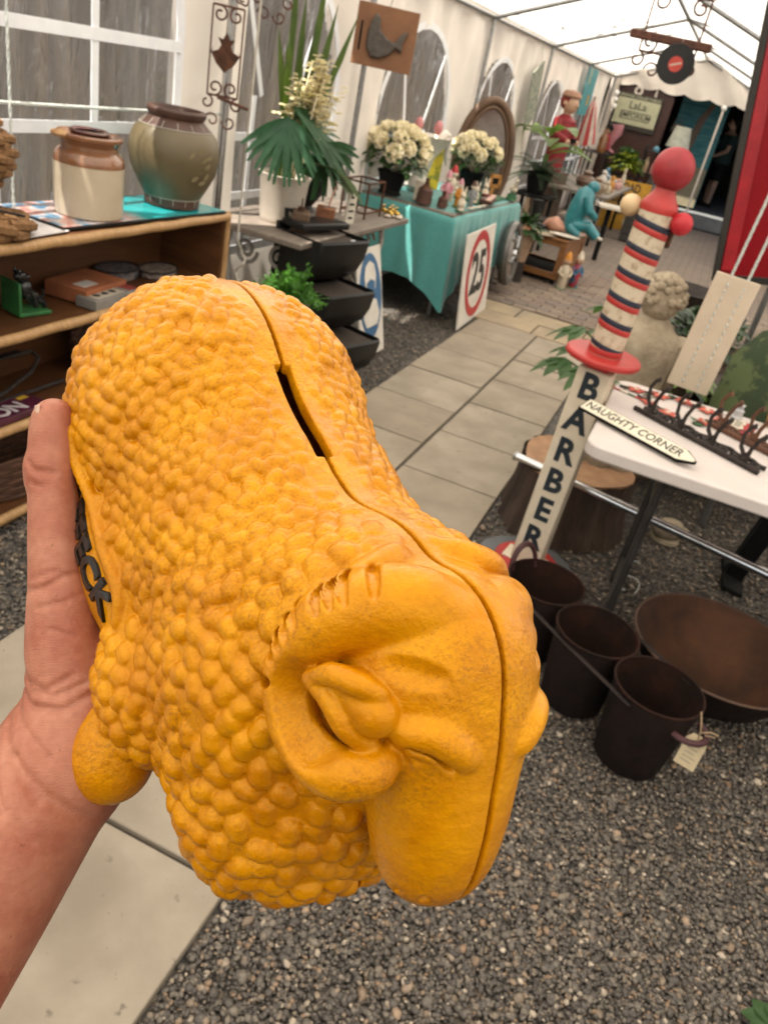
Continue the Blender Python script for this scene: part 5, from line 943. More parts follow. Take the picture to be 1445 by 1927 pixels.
MB().lathe([(.125,.0165),(.127,.03),(.12,.036),(0,.036)],40,cap=False).build('inner_disc',RDP,BP); MB().box((0,-.0,.038),(.18,.10,.006)).build('white_plate',CRP,BP)
PW,PD=.118,.085
MB().box((0,0,.04+.40),(PW,PD,.80)).build('post',CRP,BP,bevel=.006)
for k,ch in enumerate('BARBER'): text('letter',ch,.128,LET,BP,(.0,-PD/2-.0008,.775-.124*k),(R_(90),0,0),ext=.001,bold=.0045,sx=.92)
MB().box((0,0,.855),(.075,.07,.035)).build('neck_block',RDP,BP,bevel=.003); MB().lathe([(0,.872),(.124,.872),(.129,.878),(.129,.888),(.124,.894),(0,.894)],48,cap=False).build('collar_disc',RDP,BP)
PR=.056; MB().lathe([(PR,.893),(PR,1.365)],40,cap=False).build('pole',CRK,BP)
z=.896; MB().lathe([(PR+.001,z),(PR+.0022,z+.004),(PR+.0022,z+.02),(PR+.001,z+.022)],40,cap=False,M=None).build('band',RDP,BP)
def band(z0,h,m):
    V=[];F=[];n=40
    for i in range(n):
        a=2*PI*i/n; dz=.010*math.cos(a-R_(200))
        for r,q in ((PR+.0002,0),(PR+.0016,.002),(PR+.0016,h-.002),(PR+.0002,h)): V.append((r*math.cos(a),r*math.sin(a),z0+q+dz))
    for i in range(n):
        for k in range(3): a=i*4+k;b=((i+1)%n)*4+k; F.append((a,b,b+1,a+1))
    MB().add(V,F).build('band',m,BP)
for k in range(6): band(.925+.0785*k-.012 if k==0 else .925+.0785*k-.012,.0175,NVP if k==0 else RDP) if k==0 else (band(.918+.0785*k-.018,.0185,RDP),band(.918+.0785*k+.001,.0185,NVP))
MB().lathe([(PR+.001,1.358),(PR+.003,1.372),(.054,1.385),(.04,1.405),(.032,1.42),(.031,1.432),(0,1.44)],36,cap=False).build('finial_collar',RDP,BP); MB().sph((0,0,1.482),.062,30,20,(1,1,1.02)).build('finial_ball',mat('worn_red',(.33,.022,.03),(.22,.015,.018),rough=.5,scale=12,bump=.3,bscale=50),BP)
MB().sph((-.083,-.01,1.357),.033,22,14).build('side_ball',mat('cream_ball',(.62,.45,.26),(.54,.38,.21),rough=.5),BP); MB().sph((.083,-.01,1.345),.034,22,14).build('side_ball',mat('side_red',(.46,.02,.03),(.4,.015,.022),rough=.5),BP)
MB().box((.062,.02,1.31),(.012,.03,.09)).build('hinge',RUST,BP,bevel=.003)
# ================================================================== FOLDING TABLE
TW=mat('white_table_plastic',(.62,.56,.53),(.55,.495,.465),rough=.45,scale=4,bump=.3,bscale=350,dist=.0006)
FT=thing('folding_table','white plastic folding table with dark metal legs beside the barber pole','table',(.80,2.65,0)); ZF=.742
def rrect(lx,ly,r,n=8):
    P=[]
    for cx_,cy_,a0 in ((lx/2-r,ly/2-r,0),(-lx/2+r,ly/2-r,90),(-lx/2+r,-ly/2+r,180),(lx/2-r,-ly/2+r,270)):
        for k in range(n+1): a=R_(a0+90*k/n); P.append((cx_+r*math.cos(a),cy_+r*math.sin(a)))
    return P
MB().prism(rrect(1.83,.76,.06),.045,z0=ZF-.046).build('table_top',TW,FT,bevel=.008,bseg=3)
GRT=mat('dark_grey_tube',(.05,.047,.043),(.035,.033,.03),rough=.45,metal=.4)
for s in(-1,1):
    xx=s*.66
    for y in(-.26,.26): MB().tube([(xx,y*.9,-.015),(xx,y,.69)],.0135,10).build('leg',GRT,FT)
    MB().tube([(xx,-.25,.1),(xx,.25,.1)],.0125,8).build('cross_bar',GRT,FT); MB().tube([(xx,-.255,.56),(xx,.255,.56)],.0125,8).build('cross_bar',GRT,FT)
    MB().tube([(xx,0,.56),(xx-s*.38,0,.685)],.012,8).build('brace',GRT,FT)
MB().box((0,.0,.685),(1.6,.03,.022)).build('under_rail',GRT,FT)
# signs and racks on the table
CRS=mat('sign_cream_enamel',(.68,.63,.50),(.6,.55,.43),rough=.4)
t=thing('naughty_corner_sign','cream NAUGHTY CORNER arrow sign overhanging the table edge','sign',(.015,2.437,ZF+.018),rz=R_(-29),rx=R_(24)); t.scale=(.94,.94,1)
arrow=[(-.222,-.027),(.175,-.027),(.222,-.004),(.222,.004),(.175,.027),(-.222,.027)]
MB().prism([(x*1.025,y*1.14) for x,y in arrow],.009,z0=0).build('backing',BLACKM,t,bevel=.001); MB().prism(arrow,.0018,z0=.0091).build('face',CRS,t); text('lettering','NAUGHTY CORNER',.046,SBLK,t,(-.018,0,.0112),(0,0,0),ext=.0007,bold=.0003,sx=.93)
def hookrack(loc,rz,n,m,label,up):
    t=thing('coat_rack',label,'coat rack',loc,rz,group='cast iron coat hook racks on the white table'); L=.12*n; t.scale=(1,1,1.3)
    MB().box((0,-.022,.006),(L,.013,.012)).build('lower_rail',m,t,bevel=.003)
    for k in range(n*2):
        x=-L/2+.04+k*(L-.08)/(n*2-1); b=MB(); b.tube(spiral((x,.015,.006),.024,1.2,PI,(1,0,0),(0,1,0),.3,22,1 if k%2 else -1),.0055,6); b.build('scroll',m,t)
    b=MB(); b.tube([(-L/2+.01,.035+.008*math.sin(i*1.1),.006) if False else (-L/2+.01+i*(L-.02)/30,.04+.009*math.sin(i*1.25),.006) for i in range(31)],.006,6); b.build('upper_rail',m,t)
    for k in range(n):
        x=-L/2+.06+k*(L-.12)/(n-1)
        b=MB(); b.tube([(x,-.01,.008),(x+.004,-.01,.045),(x+.018,-.012,.075),(x+.03,-.012,.084)],[.008,.0065,.006,.008],7); b.tube([(x,-.01,.03),(x-.012,-.008,.025),(x-.03,-.008,.04),(x-.036,-.008,.07),(x-.024,-.008,.092),(x-.012,-.008,.098)],[.007,.0065,.0065,.006,.006,.008],7); b.sph((x+.03,-.012,.086),.008,8,6); b.build('hook',m,t)
    return t
hookrack((.195,2.605,ZF+.001),R_(-31),4,IRON,'nearest dark cast-iron rack of four coat hooks on the white table',1); hookrack((.43,2.70,ZF+.001),R_(-31),4,mat('brown_rust_iron',(.13,.055,.028),(.07,.03,.017),rough=.7,scale=40,bump=.4),'brown rusty coat hook rack behind the dark one',1)
# heart plaque
HRT=mat('heart_red',(.42,.025,.03),(.36,.02,.025),rough=.35,coat=.3)
t=thing('heart_plaque','red heart plaque with white lettered edge on the white table','plaque',(.33,2.86,ZF+.001),rz=R_(-100))
heart=[(.0,-.062),(.03,-.04),(.058,-.005),(.065,.025),(.05,.048),(.025,.05),(0,.03),(-.025,.05),(-.05,.048),(-.065,.025),(-.058,-.005),(-.03,-.04)]
MB().prism(heart,.012).build('heart',HRT,t,bevel=.003); MB().prism([(x*.82,y*.55-.012) for x,y in heart],.003,z0=.0122).build('white_field',CRS,t); 
for k in range(4): MB().box((-.028+.018*k,-.008,.0158),(.008,.022,.001)).build('letter_mark',mat('faded_ink',(.22,.2,.17)),t)
# painted flower plaques
def flower_plaque(loc,rz,label,seed):
    t=thing('flower_plaque',label,'plaque',loc,rz,group='flat painted flower cut-outs on the white table'); rr=random.Random(seed)
    MB().tube([(-.1,0,.004),(-.03,.012,.004),(.06,-.004,.004),(.1,.01,.004)],.004,6).build('stem',IRON,t)
    for k in range(2):
        c=(-.04+.09*k,.0); P=[((.026+.008*math.cos(5*a))*math.cos(a)+c[0],(.026+.008*math.cos(5*a))*math.sin(a)+c[1]) for a in np.linspace(0,2*PI,31)[:-1]]; MB().prism(P,.003,z0=.004+.001*k).build('flower',mat('flower_red',(.55,.12,.08),(.4,.05,.04),rough=.5,scale=40),t); MB().prism([(c[0]+.009*math.cos(a),c[1]+.009*math.sin(a)) for a in np.linspace(0,2*PI,13)[:-1]],.002,z0=.008).build('flower_centre',CRM,t)
    for k in range(5): b=MB(); b.prism([(0,0),(.02,.009),(.045,0),(.02,-.009)],.002,Matrix.Translation((rr.uniform(-.1,.07),rr.uniform(-.03,.03),.003+.0006*k))@Matrix.Rotation(rr.uniform(0,6),4,'Z')); b.build('leaf',GRN if k%2 else BRW,t)
flower_plaque((.0,2.93,ZF+.001),.2,'painted red flower cut-out at the far left table corner',1); flower_plaque((.17,2.95,ZF+.001),-.3,'painted red flower cut-out nearest the hanging white board',2); flower_plaque((.05,2.80,ZF+.001),-.7,'painted pink flower cut-out just behind the dark coat rack',3); flower_plaque((.24,2.83,ZF+.001),.9,'wire-stemmed cream flower beside the red heart plaque',4)
t=thing('ribbon_strip','red white and green ribbon strip lying on the table end','ribbon',(-.06,2.86,ZF+.0015),rz=R_(-20))
for k,c in enumerate((HRT,CRS,GRN,HRT)): MB().box((-.045+.03*k,0,.001),(.03,.012,.002)).build('segment',c,t)
t=thing('glass_stopper','small clear glass stopper on the white table edge','glass',(.32,2.98,ZF+.001)); GLS=mat('clear_glass',(.5,.5,.5),rough=.08); MB().lathe([(0,0),(.018,0),(.02,.03),(.012,.035),(.016,.05),(0,.052)],12,cap=False).build('stopper',GLS,t); MB().lathe([(.02,0),(.023,.004),(.019,.008)],12,cap=False).build('foot',GLS,t)
t=thing('wooden_finial','turned orange wood finial beyond the heart plaque','finial',(.42,3.0,ZF-.01)); MB().lathe([(0,0),(.03,0),(.03,.012),(.018,.02),(.034,.045),(.02,.07),(.0,.075)],18,Matrix.Rotation(R_(80),4,'Y'),cap=False).build('turning',OW,t,loc=(0,0,.04)); MB().lathe([(.02,0),(.02,.006)],12).build('peg',CHW,t)
# ================================================================== STUMP, POLE, STATUE, BACK-RIGHT GOODS
BARK=mat('bark',(.075,.048,.034),(.035,.023,.017),rough=.95,scale=14,stretch=(1,1,.2),bump=1,bscale=45,dist=.02); CUTW=mat('cut_wood',(.38,.22,.12),(.26,.145,.08),rough=.8,scale=14,bump=.3)
t=thing('tree_stump','big bark-covered tree stump under the folding table','stump',(-.17,3.22,-.015)); V=[];F=[];n=56
for q,z in enumerate((0,.06,.14,.22,.285,.295)):
    for i in range(n):
        a=2*PI*i/n; r=.245+.018*math.sin(3*a+1)+.008*math.sin(11*a)+.006*math.sin(23*a+q)+(.03*(1-z/.15) if z<.15 else 0)
        V.append((r*math.cos(a),r*math.sin(a),z))
for q in range(5):
    for i in range(n): a=q*n+i;b=q*n+(i+1)%n; F.append((a,b,b+n,a+n))
MB().add(V,F).build('bark',BARK,t,ang=80); MB().prism([((.237+.018*math.sin(3*a+1))*math.cos(a),(.237+.018*math.sin(3*a+1))*math.sin(a)) for a in np.linspace(0,2*PI,57)[:-1]],.012,z0=.288).build('cut_face',CUTW,t)
t=thing('steel_tube','long steel tube lying across the stump under the table','tube',(0,0,0)); MB().tube([(-.40,3.02,.305),(.95,2.86,.22)],.018,14).build('shaft',CHROME,t); MB().tube([(-.405,3.0206,.3053),(-.395,3.0194,.3047)],.0195,14).build('end_cap',STEEL,t); MB().box((.78,2.88,.10),(.05,.05,.22)).build('support_block',BLACKM,t)
STONE=mat('weathered_stone',(.40,.335,.24),(.24,.19,.13),rough=.9,scale=10,bump=.6,bscale=45,dist=.012)
t=thing('stone_statue','weathered stone child statue with curly hair on the tree stump','statue',(-.075,3.38,.282),rz=R_(20))
b=MB(); V=[];F=[];n=48;prof=[(.0,.15),(.04,.155),(.12,.135),(.22,.115),(.32,.105),(.42,.115),(.5,.125),(.57,.115),(.615,.07),(.65,.045)]
for z,r in prof:
    for i in range(n):
        a=2*PI*i/n; k=max(0,1-z/.3); rr=r*(1+.10*k*math.sin(9*a+z*8)+.05*k*math.sin(17*a)); V.append((rr*math.cos(a)*1.12,rr*math.sin(a)*.86,z))
for q in range(len(prof)-1):
    for i in range(n): a=q*n+i;c=q*n+(i+1)%n; F.append((a,c,c+n,a+n))
b.add(V,F)
for s in(-1,1): b.tube([(s*.12,0,.56),(s*.155,.02,.46),(s*.15,.05,.36),(s*.08,.10,.33)],[.05,.05,.045,.035],12)
b.build('robed_body',STONE,t,ang=80); b=MB(); b.sph((0,.0,.715),.082,18,12,(1,1,1.1)); b.sph((0,.085,.70),.018,8,6); b.build('head',STONE,t)
b=MB(); rr=random.Random(6)
for k in range(170):
    a=rr.uniform(0,2*PI);e=rr.uniform(-.15,1.5); d=Vector((math.cos(a)*math.cos(e),math.sin(a)*math.cos(e),math.sin(e))); 
    if d.y>.55 and d.z<.35: continue
    b.sph(Vector((0,0,.72))+d*.085,rr.uniform(.010,.018),7,5)
b.build('curls',STONE,t)
t=thing('stone_ornament','small weathered stone head lying on gravel under the table','stone head',(.30,3.42,-.01),rz=.6); b=MB(); b.sph((0,0,.05),.06,14,10,(1.3,.95,.85)); b.sph((.05,-.045,.06),.025,8,6); b.build('head',STONE,t); MB().lathe([(.07,0),(.065,.015),(.03,.02)],14).build('base',STONE,t)
# leafy plant behind the pole
t=thing('castor_plant','leafy green plant with big lobed leaves behind the barber pole','plant',(-.12,3.95,0)); MB().lathe([(0,0),(.12,0),(.15,.3),(.16,.32),(0,.3)],22,cap=False).build('pot',BLACKM,t); BGL=leafmat('big_leaf',(.06,.13,.03),(.03,.08,.02)); BGL2=leafmat('new_leaf',(.16,.25,.05),(.1,.17,.03))
rr=random.Random(12)
for k in range(15):
    a=k*2.4; h=.52+.22*rr.random(); q=.16+.18*rr.random(); c=Vector((q*math.cos(a),q*math.sin(a),h)); b=MB(); b.tube([(0,0,.3),(c.x*.4,c.y*.4,h*.85),c],.005,5); d=Vector((math.cos(a),math.sin(a),-.15))
    sdv=d.cross(Vector((0,0,1))).normalized()
    for j in range(5): f=(j-2)*.55; b.leaf(c,d*math.cos(f)+sdv*math.sin(f),(0,0,1),.17-.02*abs(j-2),.034,.35,5,.2)
    b.build('leaf',BGL2 if k%5==0 else BGL,t,ang=180)
# hanging white swing board with ropes
SWB=mat('pale_board',(.60,.50,.38),(.53,.44,.33),rough=.5,scale=8); t=thing('swing_board','pale white swing board hung upright on two stitched white ropes','swing',(.145,3.2,.95),ry=R_(3))
MB().box((0,0,0),(.158,.018,.44)).build('board',SWB,t,bevel=.002)
for s in(-.027,.033):
    b=MB(); rope(b,[(s,-.004,.2+.012*i) for i in range(95)],.0055,2.4,3,5); b.build('rope',CORD,t)
    for k in range(15):
        b=MB(); b.tube([(s-.002,-.0095,.195-.027*k),(s+.002,-.0115,.187-.027*k),(s-.001,-.0095,.178-.027*k)],.0032,5); b.build('stitch',CORD,t)
# red panel in black frame
t=thing('framed_red_board','big glossy red panel in black frame hanging at right edge','panel',(.52,3.95,1.70),ry=R_(-10.4)); RP=mat('red_gloss',(.23,.002,.007),(.20,.002,.006),rough=.35,spec=.2,bump=.03); BF=mat('black_frame',(.022,.018,.014),rough=.5)
MB().box((0,0,0),(1.04,.02,1.10)).build('panel',RP,t); MB().box((-.49,-.013,0),(.05,.008,1.06)).build('inner_strip',mat('red_strip',(.36,.012,.02),rough=.3),t)
for c,d in (((-.535,-.004,0),(.03,.03,1.16)),((.535,-.004,0),(.03,.03,1.16)),((0,-.004,-.565),(1.04,.03,.03)),((0,-.004,.565),(1.04,.03,.03))): MB().box(c,d).build('frame_bar',BF,t,bevel=.003)
MB().tube([(-.3,0,.58),(-.3,0,.75)],.004,5).build('wire',IRON,t); MB().tube([(.3,0,.58),(.3,0,.75)],.004,5).build('wire',IRON,t)
# jumble behind
t=thing('driftwood_heap','heap of twisted grey-brown driftwood behind the statue','driftwood',(.22,4.35,0)); DW=mat('driftwood',(.15,.105,.07),(.07,.05,.035),rough=.9,scale=12,stretch=(1,1,.4),bump=.5); rr=random.Random(8)
for k in range(13):
    a=rr.uniform(0,6.3); p=[Vector((.1*rr.gauss(0,1)*.6,.12*rr.gauss(0,1)*.6,.02+.04*k))]
    for q in range(6): p.append(p[-1]+Vector((.09*math.cos(a+.5*rr.gauss(0,1)),.09*math.sin(a+.5*rr.gauss(0,1)),.03*rr.gauss(.4,1))))
    p=[Vector((v.x,v.y,max(v.z,.03))) for v in p]; MB().tube(p,[.035,.045,.04,.03,.028,.018,.006],8).build('branch',DW,t)
t=thing('crumpled_paper','crumpled newspaper wedged among the driftwood','paper',(.13,4.0,.62)); b=MB();V=[];F=[];rt=random.Random(5)
for i in range(8):
    for j in range(8): V.append((.17*i/7-.09,.12*j/7-.06,.03*rt.random()+.015*abs(i-4)))
for i in range(7):
    for j in range(7): a=i*8+j; F.append((a,a+8,a+9,a+1))
b.add(V,F).build('sheet',mat('newsprint',(.5,.46,.4),(.25,.22,.2),rough=.8,scale=50,mix=(.4,.5)),t,ang=10); MB().box((0,0,-.31),(.12,.1,.6)).build('support_block',DW,t)
t=thing('camouflage_bag','green camouflage canvas bag hanging at the right edge','bag',(.50,3.72,.30),rz=.1); CAM_=mat('camouflage',(.10,.13,.055),(.04,.06,.03),rough=.9,scale=9,mix=(.47,.53)); V=[];F=[];n=28
for q,(z,r) in enumerate(((0,.0),(.0,.15),(.1,.19),(.3,.2),(.5,.17),(.62,.11),(.66,.05))):
    for i in range(n): a=2*PI*i/n; k=1+.09*math.sin(5*a+z*9)+.05*math.sin(11*a); V.append((r*k*math.cos(a)*1.2,r*k*math.sin(a)*.8,z))
for q in range(6):
    for i in range(n): a=q*n+i;c=q*n+(i+1)%n; F.append((a,c,c+n,a+n))
MB().add(V,F).build('sack',CAM_,t,ang=80); MB().tube([(-.06,0,.64),(-.03,0,.85),(.03,0,.85),(.06,0,.64)],.014,8).build('strap',CAM_,t)
t=thing('storage_chest','dark brown wooden trunk in the shade behind the folding table','trunk',(.75,4.3,0)); MB().box((0,0,.24),(1.1,.5,.46)).build('chest',mat('trunk_brown',(.035,.018,.012),rough=.6),t,bevel=.01); MB().box((0,0,.50),(1.13,.53,.05)).build('lid',mat('trunk_brown',(.035,.018,.012)),t,bevel=.01); MB().box((0,-.256,.44),(.08,.012,.08)).build('lock',BRS,t)
for k,(x,y,z,r,lab) in enumerate(((.18,4.75,.0,.34,'dark leafy shrub behind the driftwood heap'),(.95,5.2,.0,.45,'shaded leafy shrub under the red panel'))):
    t=thing('shrub',lab,'shrub',(x,y,z)); leafball(t,(0,0,.55),r*1.3,260,leafmat('shade_leaf',(.035,.07,.025),(.02,.045,.015)),.13,.035,seed=20+k); MB().lathe([(0,0),(.1,0),(.14,.28),(0,.28)],18,cap=False).build('pot',BLACKM,t); MB().tube([(0,0,.2),(.03,0,.6)],.015,6).build('stem',DW,t)
t=thing('white_string','loop of thin white string lying on gravel under the table','string',(.16,2.98,.0)); MB().tube([(.06*math.cos(k*.5)*(1-.04*k)+.004*k,.10-.016*k+.03*math.sin(k*.7),.006) for k in range(16)],.0025,5).build('cord',CORD,t); MB().tube([(-.01,-.14,.005),(.03,-.16,.006),(.0,-.19,.005)],.0025,5).build('loose_end',CORD,t)
t=thing('black_trestle','black square trestle leg standing on gravel under the table','trestle',(.60,3.28,-.015),ry=R_(8)); MB().box((0,0,.32),(.075,.075,.64)).build('upright',BLACKM,t,bevel=.004); MB().box((0,0,.012),(.09,.3,.024)).build('foot',BLACKM,t,bevel=.004)
# ================================================================== THREE-POT PLANTER, BOWL, TAG
RIN=mat('rust_inside',(.030,.012,.008),(.014,.008,.006),rough=.85,metal=0,scale=9,mix=(.4,.65),bump=.6,bscale=60,spec=.12); ROUT=mat('dark_rust',(.020,.011,.009),(.012,.008,.007),rough=.65,metal=0,scale=18,bump=.5,bscale=50,spec=.2)
PL=thing('triple_pot_planter','three dark rusty metal pots joined in a row by side bars','planter',(.115,2.07,-.012),rz=0)
cs=[Vector((.20,-.150,0)),Vector((.0,.0,0)),Vector((-.195,.160,0))]
for c in cs:
    p=MB().lathe([(0,.004),(.092,.004),(.098,.012),(.124,.275)],44,Matrix.Translation(c),cap=False).build('pot',ROUT,PL); MB().lathe([(.1225,.275),(.0965,.016),(0,.012)],44,Matrix.Translation(c),cap=False).build('inside',RIN,p); MB().tube([c+Vector((.1245*math.cos(a),.1245*math.sin(a),.277)) for a in np.linspace(0,2*PI,45)[:-1]],.0042,8,closed=True).build('rim',RIN,p)
ax=(cs[2]-cs[0]).normalized(); sd_=ax.cross(Vector((0,0,1))).normalized()
for s in(-1,1): MB().tube([cs[0]+sd_*s*.128-ax*.02+Vector((0,0,.262)),cs[1]+sd_*s*.128+Vector((0,0,.262)),cs[2]+sd_*s*.128+ax*.02+Vector((0,0,.262))],.008,8,flat=.4).build('side_bar',ROUT,PL)
for c,d in ((cs[0],-ax),(cs[2],ax)):
    MB().tube([c+d*((.12+.055*math.sin(q)) if d is not ax else (.115+.02*math.sin(q)))+sd_*.052*math.cos(q)+Vector((0,0,.235 if d is not ax else .25+.085*math.sin(q))) for q in np.linspace(0,PI,15)],.010,8,flat=.8).build('handle',mat('wine_handle',(.06,.018,.02),rough=.5),PL)
b=MB(); BOWLC=Vector((.50,2.36,-.012)); t=thing('rusty_bowl','wide shallow rusty iron bowl behind the three pots','bowl',BOWLC)
MB().lathe([(0,.0),(.08,.002),(.15,.03),(.21,.08),(.255,.15),(.275,.2),(.280,.206)],56,cap=False).build('outside',ROUT,t); MB().lathe([(.2755,.206),(.270,.198),(.25,.15),(.205,.085),(.145,.036),(.08,.010),(0,.008)],56,cap=False).build('inside',mat('rust_bowl_inside',(.105,.042,.018),(.038,.019,.012),rough=.75,metal=.2,scale=5,mix=(.35,.65),bump=.4,bscale=90),t); MB().tube([(.278*math.cos(a),.278*math.sin(a),.207) for a in np.linspace(0,2*PI,57)[:-1]],.0042,8,closed=True).build('rim',mat('rim_rust',(.10,.055,.035),rough=.7),t)
t=thing('price_tag','cream card price tag tied with string to the nearest pot','tag',(.445,1.835,.225),rz=R_(-15),rx=R_(-14)); TAG=mat('tag_card',(.68,.56,.36),(.6,.49,.3),rough=.8,scale=30); STR=mat('jute_string',(.36,.25,.15),rough=.9)
MB().prism([(-.028,-.10),(.028,-.10),(.028,-.018),(.016,0),(-.016,0),(-.028,-.018)],.0012,Matrix(((1,0,0,0),(0,0,-1,0),(0,1,0,0),(0,0,0,1)))).build('card',TAG,t)
for k in range(5): MB().box((-.002+.002*(k%2),-.0016,-.03-.013*k),(.034-.004*(k%3),.0005,.003)).build('pencil_line',mat('pencil',(.42,.36,.27)),t)
MB().tube([(0,-.001,-.010),(-.003,-.004,.015),(-.012,0,.035),(-.025,.012,.058)],.0022,6).build('string',STR,t); MB().tube([(0,-.004,.012),(.02,-.008,.028),(.038,-.006,.030),(.034,-.002,.018),(.01,-.002,.010)],.0022,6).build('bow_loop',STR,t)
# plant sprig at the bottom right corner
t=thing('strawberry_plant','small green plant with red flower at the bottom right corner','plant',(.71,1.27,-.01)); rr=random.Random(2)
for k in range(9):
    a=k*.75; b=MB(); b.leaf((.01*math.cos(a),.01*math.sin(a),.02),(math.cos(a),math.sin(a),.35),(0,0,1),.06,.022,.4,5,.25); b.build('leaf',BGL,t,ang=180)
b=MB(); rose(b,(.035,-.0,.035),.016,(0,-.4,.8)); b.build('flower',HRT,t,ang=180)
# ================================================================== SHEEP MONEY BOX, sculpted as a distance field (centimetres)
class Field:
    def __init__(s,lo,hi,vox):
        s.lo=np.array(lo,float); s.vox=vox; s.n=np.ceil((np.array(hi)-s.lo)/vox).astype(int)+1
        ax=[(s.lo[i]+vox*np.arange(s.n[i])).astype(np.float32) for i in range(3)]
        s.X=ax[0][:,None,None]; s.Y=ax[1][None,:,None]; s.Z=ax[2][None,None,:]
    @staticmethod
    def smin(a,b,k):
        h=np.maximum(k-np.abs(a-b),0)/k; return np.minimum(a,b)-h*h*k*.25
    def smax(s,a,b,k): return -s.smin(-a,-b,k)
    def ell(s,c,r):
        x,y,z=s.X-c[0],s.Y-c[1],s.Z-c[2]
        k0=np.sqrt((x/r[0])**2+(y/r[1])**2+(z/r[2])**2); k1=np.sqrt((x/r[0]**2)**2+(y/r[1]**2)**2+(z/r[2]**2)**2)+1e-6
        return k0*(k0-1)/k1
    def cone(s,D,a,b,ra,rb,k,sub=False):
        a=np.asarray(a,float);b=np.asarray(b,float);m=max(ra,rb)+k+s.vox*2
        i0=np.clip(((np.minimum(a,b)-m-s.lo)/s.vox).astype(int),0,s.n);i1=np.clip(((np.maximum(a,b)+m-s.lo)/s.vox).astype(int)+2,0,s.n)
        if (i1<=i0).any(): return
        q=tuple(slice(u,v) for u,v in zip(i0,i1)); x,y,z=s.X[q[0]],s.Y[:,q[1]],s.Z[:,:,q[2]]
        d=b-a;L=d@d+1e-9; t=np.clip(((x-a[0])*d[0]+(y-a[1])*d[1]+(z-a[2])*d[2])/L,0,1)
        f=np.sqrt((x-a[0]-t*d[0])**2+(y-a[1]-t*d[1])**2+(z-a[2]-t*d[2])**2)-(ra+(rb-ra)*t)
        D[q]=s.smax(D[q],-f,k) if sub else s.smin(D[q],f,k)
    def tube(s,D,pts,rad,k,sub=False,steps=6):
        P=np.array(pts,float);R=np.array(rad,float)[:,None];T=np.linspace(0,len(P)-1,(len(P)-1)*steps+1)
        def cat(A):
            o=[]
            for t in T:
                i=min(int(t),len(A)-2);u=t-i;p0=A[max(i-1,0)];p1=A[i];p2=A[i+1];p3=A[min(i+2,len(A)-1)]
                o.append(.5*(2*p1+(p2-p0)*u+(2*p0-5*p1+4*p2-p3)*u*u+(3*p1-p0-3*p2+p3)*u**3))
            return np.array(o)
        C=cat(P);r=cat(R)[:,0]
        for i in range(len(C)-1): s.cone(D,C[i],C[i+1],max(r[i],.02),max(r[i+1],.02),k,sub)
    def at(s,A,P):
        i=np.clip(np.round((P-s.lo)/s.vox).astype(int),0,s.n-1); return A[i[:,0],i[:,1],i[:,2]]
    def surfx(s,D,y,z):     # outermost surface in +x over (y,z)
        j=int(round((y-s.lo[1])/s.vox));k=int(round((z-s.lo[2])/s.vox)); col=D[:,j,k]; w_=np.where(col<0)[0]
        if len(w_)==0: return None
        i=w_[-1]; a,b=col[i],col[min(i+1,len(col)-1)]; return s.lo[0]+s.vox*(i+a/(a-b+1e-9))
    def nets(s,F):
        n=s.n;ins=F<0;c=np.zeros(tuple(n-1),np.int8);off=[(i,j,k) for i in(0,1) for j in(0,1) for k in(0,1)]
        for i,j,k in off: c+=ins[i:n[0]-1+i,j:n[1]-1+j,k:n[2]-1+k]
        act=(c>0)&(c<8);ids=np.full(act.shape,-1,np.int32);A=np.argwhere(act);ids[act]=np.arange(len(A));P=np.zeros((len(A),3));cnt=np.zeros(len(A))
        V={o:F[A[:,0]+o[0],A[:,1]+o[1],A[:,2]+o[2]] for o in off}
        for a in off:
            for d in range(3):
                if a[d]==0:
                    b=list(a);b[d]=1;va,vb=V[a],V[tuple(b)];m=(va<0)!=(vb<0);t=np.where(m,va/np.where(va==vb,1,va-vb),0)
                    q=np.array(a,float)[None,:].repeat(len(A),0);q[:,d]+=t;P[m]+=q[m];cnt[m]+=1
        P=(P/cnt[:,None]+A)*s.vox+s.lo;quads=[]
        for d in range(3):
            o=[0,0,0];o[d]=1;a=ins[:n[0]-o[0],:n[1]-o[1],:n[2]-o[2]];b=ins[o[0]:,o[1]:,o[2]:];E=np.argwhere(a!=b);u,v=(d+1)%3,(d+2)%3
            E=E[(E[:,u]>0)&(E[:,v]>0)&(E[:,u]<n[u]-1)&(E[:,v]<n[v]-1)];fl=a[E[:,0],E[:,1],E[:,2]]
            def gg(du,dv):
                e=E.copy();e[:,u]-=du;e[:,v]-=dv;return ids[e[:,0],e[:,1],e[:,2]]
            q=np.stack([gg(1,1),gg(0,1),gg(0,0),gg(1,0)],1);q[~fl]=q[~fl][:,::-1];quads.append(q)
        return P,np.concatenate(quads)
def npmesh(name,P,Q,m,parent):
    me=bpy.data.meshes.new(name);me.vertices.add(len(P));me.vertices.foreach_set('co',P.reshape(-1).astype(np.float32));me.loops.add(len(Q)*4);me.loops.foreach_set('vertex_index',Q.reshape(-1).astype(np.int32));me.polygons.add(len(Q));me.polygons.foreach_set('loop_start',np.arange(0,len(Q)*4,4,dtype=np.int32));me.update();me.validate()
    me.polygons.foreach_set('use_smooth',np.ones(len(me.polygons),bool));me.materials.append(m);o=bpy.data.objects.new(name,me);COL.objects.link(o);o.parent=parent;return o
VOX=.085
